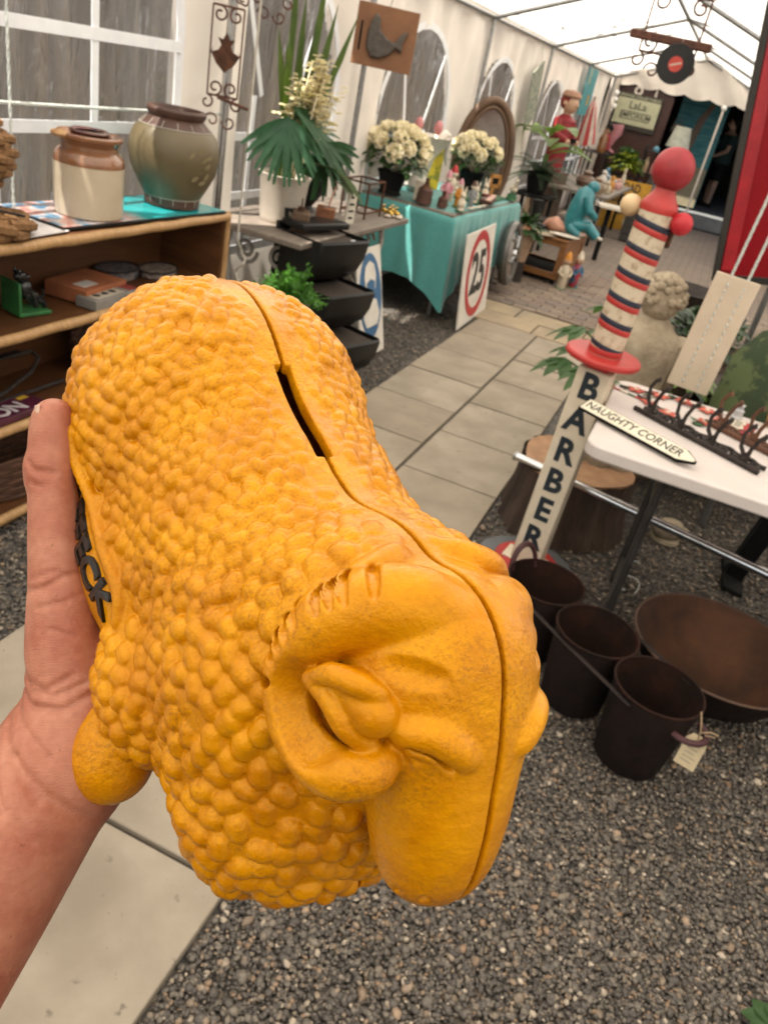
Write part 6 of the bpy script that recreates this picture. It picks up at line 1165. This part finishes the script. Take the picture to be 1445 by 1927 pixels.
def sheep():
    S=Field((-9.4,-13.0,-17.4),(9.8,22.4,4.8),VOX);sm=S.smin;rng=np.random.default_rng(3)
    B=S.ell((0,-4.3,-7.1),(7.7,8.1,7.25)); B=sm(B,S.ell((0,4.0,-7.0),(6.6,9.0,6.5)),2.0); B=sm(B,S.ell((0,10.8,-7.9),(7.1,6.8,8.4)),2.2)
    B=sm(B,S.ell((0,12.2,-1.4),(4.4,3.8,3.4)),2.0); B=sm(B,S.ell((0,14.8,-11.2),(6.2,4.1,5.4)),2.0)
    for s in(1,-1): B=sm(B,S.ell((s*5.0,1.8,-10.4),(3.1,6.6,3.4)),.9); B=sm(B,S.ell((s*5.6,8.2,-11.6),(2.6,3.4,3.4)),1.0)
    wool=B.copy()
    Hd=S.ell((0,14.9,-.35),(3.9,3.5,3.65)); Hd=sm(Hd,S.ell((0,17.2,-2.0),(3.0,2.7,3.0)),1.4)
    S.tube(Hd,[(0,16.8,-1.9),(0,18.4,-3.4),(0,19.6,-5.0)],[2.65,2.35,2.0],.6); Hd=sm(Hd,S.ell((0,20.1,-5.4),(1.95,1.5,1.5)),.5)
    for s in(1,-1): S.tube(B,[(s*5.2,8.0,-12.6),(s*7.2,9.2,-14.3),(s*7.5,9.8,-15.1)],[1.9,1.75,1.8],.3)
    D=sm(B,Hd,.7)
    # curls of wool
    c=rng.uniform(S.lo,S.lo+S.vox*(S.n-1),(900000,3)); c=c[(np.abs(S.at(wool,c))<.07)&(S.at(Hd,c)>.75)&(S.at(B,c)>-.2)]
    c=c[~((c[:,1]>-3.8)&(c[:,1]<6.0)&(c[:,2]>-13.9)&(c[:,2]<-8.2)&(np.abs(c[:,0])>3))]; c=c[~((np.abs(c[:,0])<1.0)&(c[:,2]>-2.5))]
    rsp=lambda y: .84+.20*min(max((y-2)/11,0),1)
    rows=[];yy=-12.2;k=0
    while yy<20:
        r_=rsp(yy)
        for sg in(1,-1):
            a=.14+(k%2)*.5*r_/7
            while a<PI:
                d=np.array([sg*math.sin(a),0,math.cos(a)]); tt=np.arange(1.2,10,.05); L_=np.array([0,yy,-7.2])+d*tt[:,None]; v=S.at(wool,L_); j=np.where(v>0)[0]
                if len(j)==0 or j[0]==0: a+=.12; continue
                rows.append(L_[j[0]-1]+rng.normal(0,.035,3)); a+=r_/max(tt[j[0]-1],1.5)
        yy+=.86*r_; k+=1
    rows=np.array(rows); rows=rows[(np.abs(S.at(wool,rows))<.12)&(S.at(Hd,rows)>.75)&(S.at(B,rows)>-.2)]
    rows=rows[~((rows[:,1]>-3.8)&(rows[:,1]<6.0)&(rows[:,2]>-13.9)&(rows[:,2]<-8.2)&(np.abs(rows[:,0])>3))]; rows=rows[~((np.abs(rows[:,0])<1.0)&(rows[:,2]>-2.5))]
    c=np.concatenate([rows,c]); cell={};acc=[]
    for q in c:
        r=.82*rsp(q[1]); key=(int(q[0]//1.4),int(q[1]//1.4),int(q[2]//1.4)); ok=True
        for i in(-1,0,1):
            for j in(-1,0,1):
                for k in(-1,0,1):
                    for p in cell.get((key[0]+i,key[1]+j,key[2]+k),()):
                        if (p[0]-q[0])**2+(p[1]-q[1])**2+(p[2]-q[2])**2<r*r: ok=False
        if ok: cell.setdefault(key,[]).append(q);acc.append(q)
    for q in acc:
        i=np.clip(np.round((q-S.lo)/S.vox).astype(int),1,S.n-2)
        gN=np.array([wool[i[0]+1,i[1],i[2]]-wool[i[0]-1,i[1],i[2]],wool[i[0],i[1]+1,i[2]]-wool[i[0],i[1]-1,i[2]],wool[i[0],i[1],i[2]+1]-wool[i[0],i[1],i[2]-1]]);gN/=np.linalg.norm(gN)+1e-9
        R=(.575*rsp(q[1]))*rng.uniform(.9,1.1); sp=min(max((abs(q[0])-.5)/2.3,0),1) if q[2]>-2.6 else 1.
        hg=(.08+(.27+.04*min(max((q[1]-2)/11,0),1))*sp)*rng.uniform(.8,1.15); cp_=q+gN*(hg-R); t=np.cross(gN,rng.normal(size=3));t/=np.linalg.norm(t)+1e-9
        S.cone(D,cp_-t*.14,cp_+t*.16,R*.94,R,.045)
    # ridges along the neck
    for s in(1,-1):
        S.tube(D,[(s*1.6,10.2,.75),(s*3.4,11.6,.3),(s*4.9,12.0,-1.6)],[.25,.35,.3],.5); S.tube(D,[(s*1.2,11.6,1.9),(s*3.0,12.3,1.6),(s*4.4,12.4,.1)],[.3,.35,.3],.5)
    horn=[(.8,14.5,2.2),(1.9,14.0,2.25),(3.1,13.5,1.6),(4.2,13.2,.1),(4.75,13.6,-1.9),(4.85,15.2,-2.8),(4.6,17.0,-2.25),(3.95,17.8,-1.35),(3.3,17.7,-1.0)]; hr=[1.0,1.2,1.25,1.1,.86,.76,.78,.66,.45]
    for s in(1,-1):
        hh=horn if s>0 else [(.80*a,b+.6,c_-.3) for a,b,c_ in horn[:7]]
        S.tube(D,[(s*a,b,c_) for a,b,c_ in hh],[r_*(1 if s>0 else .88) for r_ in hr[:len(hh)]],.3); S.tube(D,[(s*5.95,14.9,-.95),(s*5.65,16.1,-1.2)],[1.15,1.15],.4,sub=True)
        if s>0:
            H_=np.array(horn);hrr=np.array(hr)
            for u in np.linspace(1.9,4.1,9):   # growth rings round the horn
                i=int(u);f_=u-i;c0=H_[i]*(1-f_)+H_[i+1]*f_;r0_=hrr[i]*(1-f_)+hrr[i+1]*f_;tg=H_[i+1]-H_[i];tg/=np.linalg.norm(tg);e1=np.cross(tg,[0,0,1.]);e1/=np.linalg.norm(e1);e2=np.cross(tg,e1)
                w_=c0-np.array([4.4,15.4,-.9]);w_=w_/np.linalg.norm(w_)+np.array([.75,0,0]);w_-=tg*(w_@tg);w_/=np.linalg.norm(w_);w2=np.cross(tg,w_); S.tube(D,[c0+(w_*math.cos(q)+w2*math.sin(q))*(r0_+.12) for q in np.linspace(-.8,.8,8)],[.06,.12,.145,.15,.15,.145,.12,.06],.16,sub=True,steps=3)
            S.tube(D,[(4.95,14.55,-.5),(4.85,15.1,.6),(4.45,15.8,1.05),(3.8,16.3,1.0)],[.24,.33,.34,.3],.15); S.tube(D,[(4.95,14.55,-.5),(4.75,15.6,-.25),(4.4,16.5,-.5),(3.7,17.1,-.7)],[.24,.3,.34,.3],.2); S.tube(D,[(4.45,14.8,-.1),(4.1,15.6,.35),(3.75,16.6,.3)],[.35,.6,.75],.15)
        S.tube(D,[(s*3.55,15.7,1.55),(s*2.9,16.35,1.95),(s*2.2,16.75,2.1)],[.28,.32,.1],.35,sub=True)      # notch under the crown
        S.tube(D,[(s*3.0,17.25,.0),(s*2.4,17.7,.45),(s*1.75,18.25,.5),(s*1.2,18.75,.25)],[.12,.2,.18,.08],.6)       # brow
        S.tube(D,[(s*2.85,17.85,-.2),(s*2.25,18.3,-.02),(s*1.55,18.95,-.5)],[.07,.18,.06],.12)      # upper lid
        S.tube(D,[(s*2.85,17.85,-.25),(s*2.2,18.5,-.72),(s*1.55,18.95,-.55)],[.06,.14,.06],.12)     # lower lid
        S.cone(D,(s*2.2,18.3,-.38),(s*2.05,18.45,-.4),.29,.25,.05)      # eyeball
        S.tube(D,[(s*2.9,17.7,.05),(s*2.3,18.15,.25),(s*1.6,18.8,-.1)],[.05,.1,.05],.2,sub=True)    # crease over the lid
        S.cone(D,(s*1.3,21.3,-5.0),(s*1.4,21.5,-5.0),.17,.17,.12,sub=True); S.cone(D,(s*1.9,20.7,-5.5),(s*2.1,20.8,-5.6),.14,.14,.1,sub=True); S.tube(D,[(s*.3,20.9,-6.6),(s*1.4,20.4,-6.5),(s*2.0,19.6,-6.0)],[.1,.1,.08],.15,sub=True)
    # border ridge of the lettered panel
    bp=[(-3.6,-7.0),(-2.6,-8.0),(0,-8.35),(2.6,-8.45),(4.8,-8.7),(5.9,-9.6)]
    P=[(S.surfx(D,y,z)-.02,y,z) for y,z in bp]; S.tube(D,P,[.2,.26,.26,.26,.26,.2],.2)
    halves=[]; cav=np.maximum(wool+.62,S.ell((0,2.2,-6.4),(5.6,9.0,6.4)))
    for s in(1,-1):
        gap=.10; H=S.smax(D,gap-s*S.X,.10) if s>0 else S.smax(D,gap+S.X,.14)
        sl=np.maximum(np.maximum(np.abs(S.Y-1.6)-2.85,-(S.Z+2.8)),s*S.X-(.46 if s>0 else .34)); halves.append(S.smax(S.smax(H,-sl,.08),-cav,.1))
    return S,D,[S.nets(h) for h in halves]
SH=Matrix(((-0.81434,0.40330,0.41738,-4.0283),(-0.04095,-0.75727,0.65181,6.1268),(0.57894,0.51370,0.63319,-35.7500),(0,0,0,1)))      # how the ram sits in the hand, centimetres
CM=CAM@Matrix.Scale(.01,4)      # centimetres held before the viewer's eye -> metres in the place
def sheep_mat():
    m=bpy.data.materials.new('yellow_enamel'); m.use_nodes=True; n=m.node_tree; L=n.links.new; b=n.nodes['Principled BSDF']; tc=n.nodes.new('ShaderNodeTexCoord')
    def noise(sc_,d,r=.6,dist=0):
        z=n.nodes.new('ShaderNodeTexNoise'); z.inputs['Scale'].default_value=sc_; z.inputs['Detail'].default_value=d; z.inputs['Roughness'].default_value=r; z.inputs['Distortion'].default_value=dist; L(tc.outputs['Object'],z.inputs['Vector']); return z
    def ramp(src,p0,p1,c0,c1):
        r=n.nodes.new('ShaderNodeValToRGB'); r.color_ramp.elements[0].position=p0; r.color_ramp.elements[1].position=p1; r.color_ramp.elements[0].color=(*c0,1); r.color_ramp.elements[1].color=(*c1,1); L(src,r.inputs[0]); return r
    base=ramp(noise(.35,4).outputs[0],.35,.7,(.45,.158,.0003),(.61,.262,.0008))
    fine=noise(6.5,10,.78,.3); patch=noise(.28,3)
    wear=ramp(fine.outputs[0],.49,.57,(0,0,0),(1,1,1)); pm0=ramp(patch.outputs[0],.42,.62,(0,0,0),(1,1,1)); sxz=n.nodes.new('ShaderNodeSeparateXYZ'); L(tc.outputs['Object'],sxz.inputs[0]); bk=n.nodes.new('ShaderNodeMapRange'); bk.inputs['From Min'].default_value=-6; bk.inputs['From Max'].default_value=-1; bk.inputs['To Max'].default_value=.8; L(sxz.outputs['Z'],bk.inputs[0]); yk=n.nodes.new('ShaderNodeMapRange'); yk.inputs['From Min'].default_value=13; yk.inputs['From Max'].default_value=10; L(sxz.outputs['Y'],yk.inputs[0]); by=n.nodes.new('ShaderNodeMath'); by.operation='MULTIPLY'; L(bk.outputs[0],by.inputs[0]); L(yk.outputs[0],by.inputs[1]); pm=n.nodes.new('ShaderNodeMath'); pm.operation='MAXIMUM'; L(pm0.outputs[0],pm.inputs[0]); L(by.outputs[0],pm.inputs[1])
    mul=n.nodes.new('ShaderNodeMath'); mul.operation='MULTIPLY'; L(wear.outputs[0],mul.inputs[0]); L(pm.outputs[0],mul.inputs[1]); m2=n.nodes.new('ShaderNodeMath'); m2.operation='MULTIPLY'; m2.inputs[1].default_value=.75; L(mul.outputs[0],m2.inputs[0])
    mx=n.nodes.new('ShaderNodeMix'); mx.data_type='RGBA'; L(m2.outputs[0],mx.inputs[0]); L(base.outputs[0],mx.inputs[6]); mx.inputs[7].default_value=(.30,.105,.006,1)
    spk=ramp(noise(3.2,5,.6,1.5).outputs[0],.73,.75,(0,0,0),(1,1,1)); mx2=n.nodes.new('ShaderNodeMix'); mx2.data_type='RGBA'; s2=n.nodes.new('ShaderNodeMath'); s2.operation='MULTIPLY'; s2.inputs[1].default_value=.55; L(spk.outputs[0],s2.inputs[0]); L(s2.outputs[0],mx2.inputs[0]); L(mx.outputs[2],mx2.inputs[6]); mx2.inputs[7].default_value=(.10,.045,.01,1); L(mx2.outputs[2],b.inputs['Base Color'])
    rr=n.nodes.new('ShaderNodeMapRange'); rr.inputs['To Min'].default_value=.12; rr.inputs['To Max'].default_value=.46; L(patch.outputs[0],rr.inputs[0]); L(rr.outputs[0],b.inputs['Roughness']); b.inputs['Specular IOR Level'].default_value=.55; b.inputs['Coat Weight'].default_value=.05; b.inputs['Coat Tint'].default_value=(1,.9,.7,1); b.inputs['Specular Tint'].default_value=(1,.74,.24,1); b.inputs['Coat Roughness'].default_value=.13
    b1=n.nodes.new('ShaderNodeBump'); b1.inputs['Strength'].default_value=.16; b1.inputs['Distance'].default_value=.0003; L(fine.outputs[0],b1.inputs['Height']); b2=n.nodes.new('ShaderNodeBump'); b2.inputs['Strength'].default_value=.55; b2.inputs['Distance'].default_value=.002; L(noise(1.6,4).outputs[0],b2.inputs['Height']); L(b1.outputs[0],b2.inputs['Normal']); L(b2.outputs[0],b.inputs['Normal']); return m
YELL=sheep_mat()
SF_,SD_,HALVES=sheep()
shp=thing('sheep_money_box','yellow painted cast-iron ram money box held in the hand','money box'); shp.matrix_world=CM@SH
for (P,Q),nm in zip(HALVES,('cast_half','cast_half')): npmesh(nm,P,Q,YELL,shp)
# raised black letters on the flank panel, wrapped on to the casting
lt=text('lettering','LAFFECK',1.4,mat('black_letter_paint',(.012,.010,.008),rough=.3,bump=0),shp,ext=.08,align='LEFT',valign='BOTTOM',bold=.05,sx=1)
for v in lt.data.vertices:
    yy=-3.6+v.co.x*1.58; zz=-10.55+v.co.y*1.25; xs=SF_.surfx(SD_,yy,zz) or 7.6; v.co=(xs+.07+v.co.z,yy,zz)
lt.data.update()
# ================================================================== HAND AND FOREARM of the person holding it
def A3(*p): return np.array(p,float)      # centimetres in the arm's own frame
def Lc(x,y,z): q=SH@Vector((x,y,z)); return np.array(q[:])
def hand():
    S=Field((-23,-25,-47),(8,9,-24),.13); D=np.full(tuple(S.n),9.,np.float32)
    wr=A3(-15.26,-12.04,-37.00)
    S.tube(D,[A3(-26.31,-24.92,-24.00),A3(-22.55,-22.63,-30.00),A3(-18.78,-17.26,-34.00),wr],[4.8,4.5,3.75,2.8],.6,steps=8)
    S.tube(D,[wr,A3(-14.51,-9.54,-37.50),A3(-14.63,-6.67,-38.50)],[2.6,2.2,1.9],.8)
    S.tube(D,[wr,A3(-14.86,-9.16,-37.00),A3(-15.09,-5.94,-37.20),A3(-15.43,-2.94,-37.40),A3(-15.71,-0.67,-37.60),A3(-15.92,1.88,-37.80),A3(-15.92,3.55,-37.90),A3(-15.86,4.55,-37.90)],[2.3,1.82,1.62,1.25,1.08,.98,.96,.85],.3,steps=8)
    S.cone(D,A3(-16.17,1.69,-37.60),A3(-16.22,2.12,-37.60),.92,.92,.4)
    K=[Lc(7.6,y,-15.6) for y in(7.2,4.9,2.6,.5)]
    for k in K: S.tube(D,[wr,A3(-14.57,-9.21,-40.50),k],[2.4,2.0,1.2],1.2)
    for i,y in enumerate((7.2,4.9,2.6,.5)):
        L=(1,1.08,1.0,.82)[i]; zb=-16.9 if y>5 else -15.2
        S.tube(D,[K[i],Lc(7.6-3.6*L,y-.2,zb-.9),Lc(7.6-6.6*L,y-.4,zb-.95),Lc(7.6-9.2*L,y-.5,zb-.2)],[1.1,.95,.85,.7],.35)
    P,Q=S.nets(D)
    # creases pressed into the skin of the thumb and wrist (centimetres, seen square on to the palm edge)
    for (pts,w_,dp) in (([(-16.62, 2.34), (-16.25, 1.93), (-15.39, 1.83)], 0.123, 0.05), ([(-16.54, 1.43), (-16.0, 1.19)], 0.123, 0.04), ([(-16.54, -3.64), (-15.51, -3.5), (-14.78, -2.98), (-13.8, -2.81)], 0.147, 0.06), ([(-16.25, -3.1), (-15.02, -2.73)], 0.123, 0.03), ([(-15.76, -4.38), (-14.53, -4.08), (-14.04, -3.79)], 0.123, 0.04), ([(-16.86, -6.78), (-16.25, -7.64), (-15.15, -8.01), (-14.04, -7.39)], 0.147, 0.05), ([(-16.74, -7.32), (-15.88, -8.13), (-14.78, -8.25), (-13.55, -7.76)], 0.123, 0.05), ([(-16.86, -7.89), (-15.76, -8.74), (-14.29, -8.87), (-12.82, -8.01)], 0.172, 0.07), ([(-16.98, -8.5), (-16.25, -9.36), (-15.27, -10.09), (-14.53, -10.71)], 0.172, 0.06), ([(-17.35, -8.99), (-16.49, -10.22), (-15.51, -11.44), (-14.78, -12.42)], 0.147, 0.05), ([(-17.6, -9.72), (-16.74, -11.2), (-16.0, -12.67)], 0.147, 0.04), ([(-15.02, -5.31), (-14.04, -5.68)], 0.123, 0.03), ([(-16.0, -10.71), (-14.29, -12.42), (-12.82, -13.89)], 0.245, 0.08), ([(-16.74, -11.69), (-14.78, -13.89)], 0.221, 0.04)):
        A=np.array(pts,float); d=np.full(len(P),1e9)
        for i in range(len(A)-1):
            u=A[i+1]-A[i];t=np.clip(((P[:,0]-A[i,0])*u[0]+(P[:,1]-A[i,1])*u[1])/(u@u),0,1); d=np.minimum(d,np.hypot(P[:,0]-A[i,0]-t*u[0],P[:,1]-A[i,1]-t*u[1]))
        P[:,2]-=2.6*dp*np.exp(-(d/(w_*1.15))**2)
    return P,Q
def skin_mat():
    m=bpy.data.materials.new('skin'); m.use_nodes=True; n=m.node_tree; L=n.links.new; b=n.nodes['Principled BSDF']; tc=n.nodes.new('ShaderNodeTexCoord')
    def noise(sc_,d,vec=None,dist=0):
        z=n.nodes.new('ShaderNodeTexNoise'); z.inputs['Scale'].default_value=sc_; z.inputs['Detail'].default_value=d; z.inputs['Distortion'].default_value=dist; L(vec or tc.outputs['Object'],z.inputs['Vector']); return z
    r=n.nodes.new('ShaderNodeValToRGB'); e=r.color_ramp.elements; e[0].position=.33; e[0].color=(.33,.108,.062,1); e[1].position=.68; e[1].color=(.44,.19,.118,1); L(noise(.45,6).outputs[0],r.inputs[0]); 
    r2=n.nodes.new('ShaderNodeValToRGB'); r2.color_ramp.elements[0].position=.3; r2.color_ramp.elements[1].position=.7; r2.color_ramp.elements[0].color=(.86,.8,.78,1); L(noise(3,6).outputs[0],r2.inputs[0])
    mx=n.nodes.new('ShaderNodeMix'); mx.data_type='RGBA'; mx.blend_type='MULTIPLY'; mx.inputs[0].default_value=1; L(r.outputs[0],mx.inputs[6]); L(r2.outputs[0],mx.inputs[7]); r3=n.nodes.new('ShaderNodeValToRGB'); r3.color_ramp.elements[0].position=.70; r3.color_ramp.elements[1].position=.76; r3.color_ramp.elements[1].color=(.5,.5,.5,1); L(noise(3.5,2).outputs[0],r3.inputs[0]); mf=n.nodes.new('ShaderNodeMix'); mf.data_type='RGBA'; mf.inputs[7].default_value=(.16,.055,.03,1); L(r3.outputs[0],mf.inputs[0]); L(mx.outputs[2],mf.inputs[6]); L(mf.outputs[2],b.inputs['Base Color'])
    b.inputs['Roughness'].default_value=.42; b.inputs['Specular IOR Level'].default_value=.35; b.inputs['Subsurface Weight'].default_value=.12; b.inputs['Subsurface Radius'].default_value=(1,.35,.2); b.inputs['Subsurface Scale'].default_value=.004
    mp=n.nodes.new('ShaderNodeMapping'); mp.inputs['Rotation'].default_value=(0,0,R_(20)); mp.inputs['Scale'].default_value=(.35,1.5,1); L(tc.outputs['Object'],mp.inputs[0])
    cr_=n.nodes.new('ShaderNodeTexNoise'); cr_.inputs['Scale'].default_value=1.05; cr_.inputs['Detail'].default_value=5; cr_.inputs['Distortion'].default_value=.5; L(mp.outputs[0],cr_.inputs['Vector'])
    rid=n.nodes.new('ShaderNodeValToRGB'); rid.color_ramp.elements[0].position=.47; rid.color_ramp.elements[1].position=.53; rid.color_ramp.elements[0].color=(1,1,1,1); k=rid.color_ramp.elements.new(.5); k.color=(0,0,0,1); rid.color_ramp.elements[2].color=(1,1,1,1); L(cr_.outputs[0],rid.inputs[0])
    b1=n.nodes.new('ShaderNodeBump'); b1.inputs['Strength'].default_value=.12; b1.inputs['Distance'].default_value=.0004; L(rid.outputs[0],b1.inputs['Height']); b2=n.nodes.new('ShaderNodeBump'); b2.inputs['Strength'].default_value=.45; b2.inputs['Distance'].default_value=.0006; L(noise(9,5,mp.outputs[0]).outputs[0],b2.inputs['Height']); L(b1.outputs[0],b2.inputs['Normal']); L(b2.outputs[0],b.inputs['Normal']); return m
per=thing('person','bare left forearm and hand gripping the yellow ram money box, thumb along its flank','person')
HP,HQ=hand(); arm=npmesh('arm_and_hand',HP,HQ,skin_mat(),per); arm.matrix_local=CM
# thumb nail, seen almost edge-on
V=[];F=[];t0=A3(-16.52,2.86,-37.35);t1=A3(-16.59,5.04,-37.40);n1,n2=9,7
up=(t1-t0)/np.linalg.norm(t1-t0); out=np.array([-.93,.0,.25]);out-=up*(out@up);out/=np.linalg.norm(out); sd=np.cross(up,out)
for i in range(n1+1):
    for j in range(n2+1):
        a=(j/n2-.5)*1.9; u=i/n1; p=t0+(t1-t0)*u+out*(.62*math.cos(a)-.62+.06*math.sin(PI*u))+sd*.62*math.sin(a); V.append(tuple(p))
m_=len(V); V+=[tuple(np.array(p)-out*.05) for p in V]
for i in range(n1):
    for j in range(n2): a=i*(n2+1)+j; F+=[(a,a+1,a+n2+2,a+n2+1),(m_+a,m_+a+n2+1,m_+a+n2+2,m_+a+1)]
for i in range(n1): a=i*(n2+1); F.append((a,a+n2+1,m_+a+n2+1,m_+a)); a+=n2; F.append((a,m_+a,m_+a+n2+1,a+n2+1))
a=n1*(n2+1)
for j in range(n2): F.append((a+j,a+j+1,m_+a+j+1,m_+a+j)); F.append((j+1,j,m_+j,m_+j+1))
MB().add(V,F).build('nail',mat('thumb_nail',(.60,.40,.30),rough=.3,bump=0),per,ang=60).matrix_local=CM

# the rest of the photographer, unseen behind the camera, added to cut frontal light
SHIRT=mat('navy_shirt',(.03,.035,.05),(.02,.024,.035),rough=.9,scale=40,sheen=.2); TROU=mat('dark_denim',(.025,.03,.045),rough=.9)
q=lambda x,y,z: CM@Vector((x,y,z))
fh=Vector((fw.x,fw.y,0)).normalized(); lf=Vector((-fh.y,fh.x,0)); bc_=-fh*.34+Vector((0,0,0)); ob=Matrix(((lf.x,fh.x,0,bc_.x),(lf.y,fh.y,0,bc_.y),(0,0,1,0),(0,0,0,1)))
MB().lathe([(0,.92),(.15,.92),(.155,1.05),(.165,1.2),(.185,1.32),(.17,1.39),(.09,1.43),(.06,1.445)],30,ob,cap=False,sx=1.15,sy=.72).build('shirt',SHIRT,per)
MB().tube([ob@Vector((.20,0,1.36)),ob@Vector((.27,.02,1.2)),q(-30,-32,-4),q(-25,-27,-18),q(-21.5,-22.5,-25.5)],[.075,.065,.06,.055,.05],18,cap=False).build('sleeve',SHIRT,per)
MB().tube([ob@Vector((-.20,0,1.36)),ob@Vector((-.26,-.02,1.15)),ob@Vector((-.27,.05,.92))],[.075,.06,.05],18).build('sleeve',SHIRT,per)
b=MB(); b.sph(ob@Vector((0,.02,1.58)),.092,20,14,(1,1.12,1.28)); b.tube([ob@Vector((0,0,1.40)),ob@Vector((0,.01,1.52))],.055,14); b.tube([ob@Vector((0,.115,1.60)),ob@Vector((0,.145,1.56))],[.012,.018],8); 
for s_ in(-1,1): b.sph(ob@Vector((s_*.09,.01,1.58)),.022,8,6,(.5,1,1.4)); b.sph(ob@Vector((s_*.035,.112,1.605)),.013,8,6)
b.tube([ob@Vector((-.028,.112,1.52)),ob@Vector((0,.122,1.517)),ob@Vector((.028,.112,1.52))],.008,6); b.build('head',mat('face_skin',(.45,.21,.13),rough=.5),per)
MB().sph(ob@Vector((0,-.015,1.62)),.108,18,12,(1,1.1,1.15)).build('hair',mat('dark_hair',(.02,.013,.01),rough=.6),per)
for s_ in(-1,1): MB().tube([ob@Vector((s_*.085,0,.97)),ob@Vector((s_*.1,.01,.5)),ob@Vector((s_*.11,0,.06))],[.1,.075,.06],16).build('trouser_leg',TROU,per); MB().box(ob@Vector((s_*.11,.05,.035)),(.1,.27,.07),rz=math.atan2(-fh.x,fh.y)).build('shoe',BLACKM,per,bevel=.02)
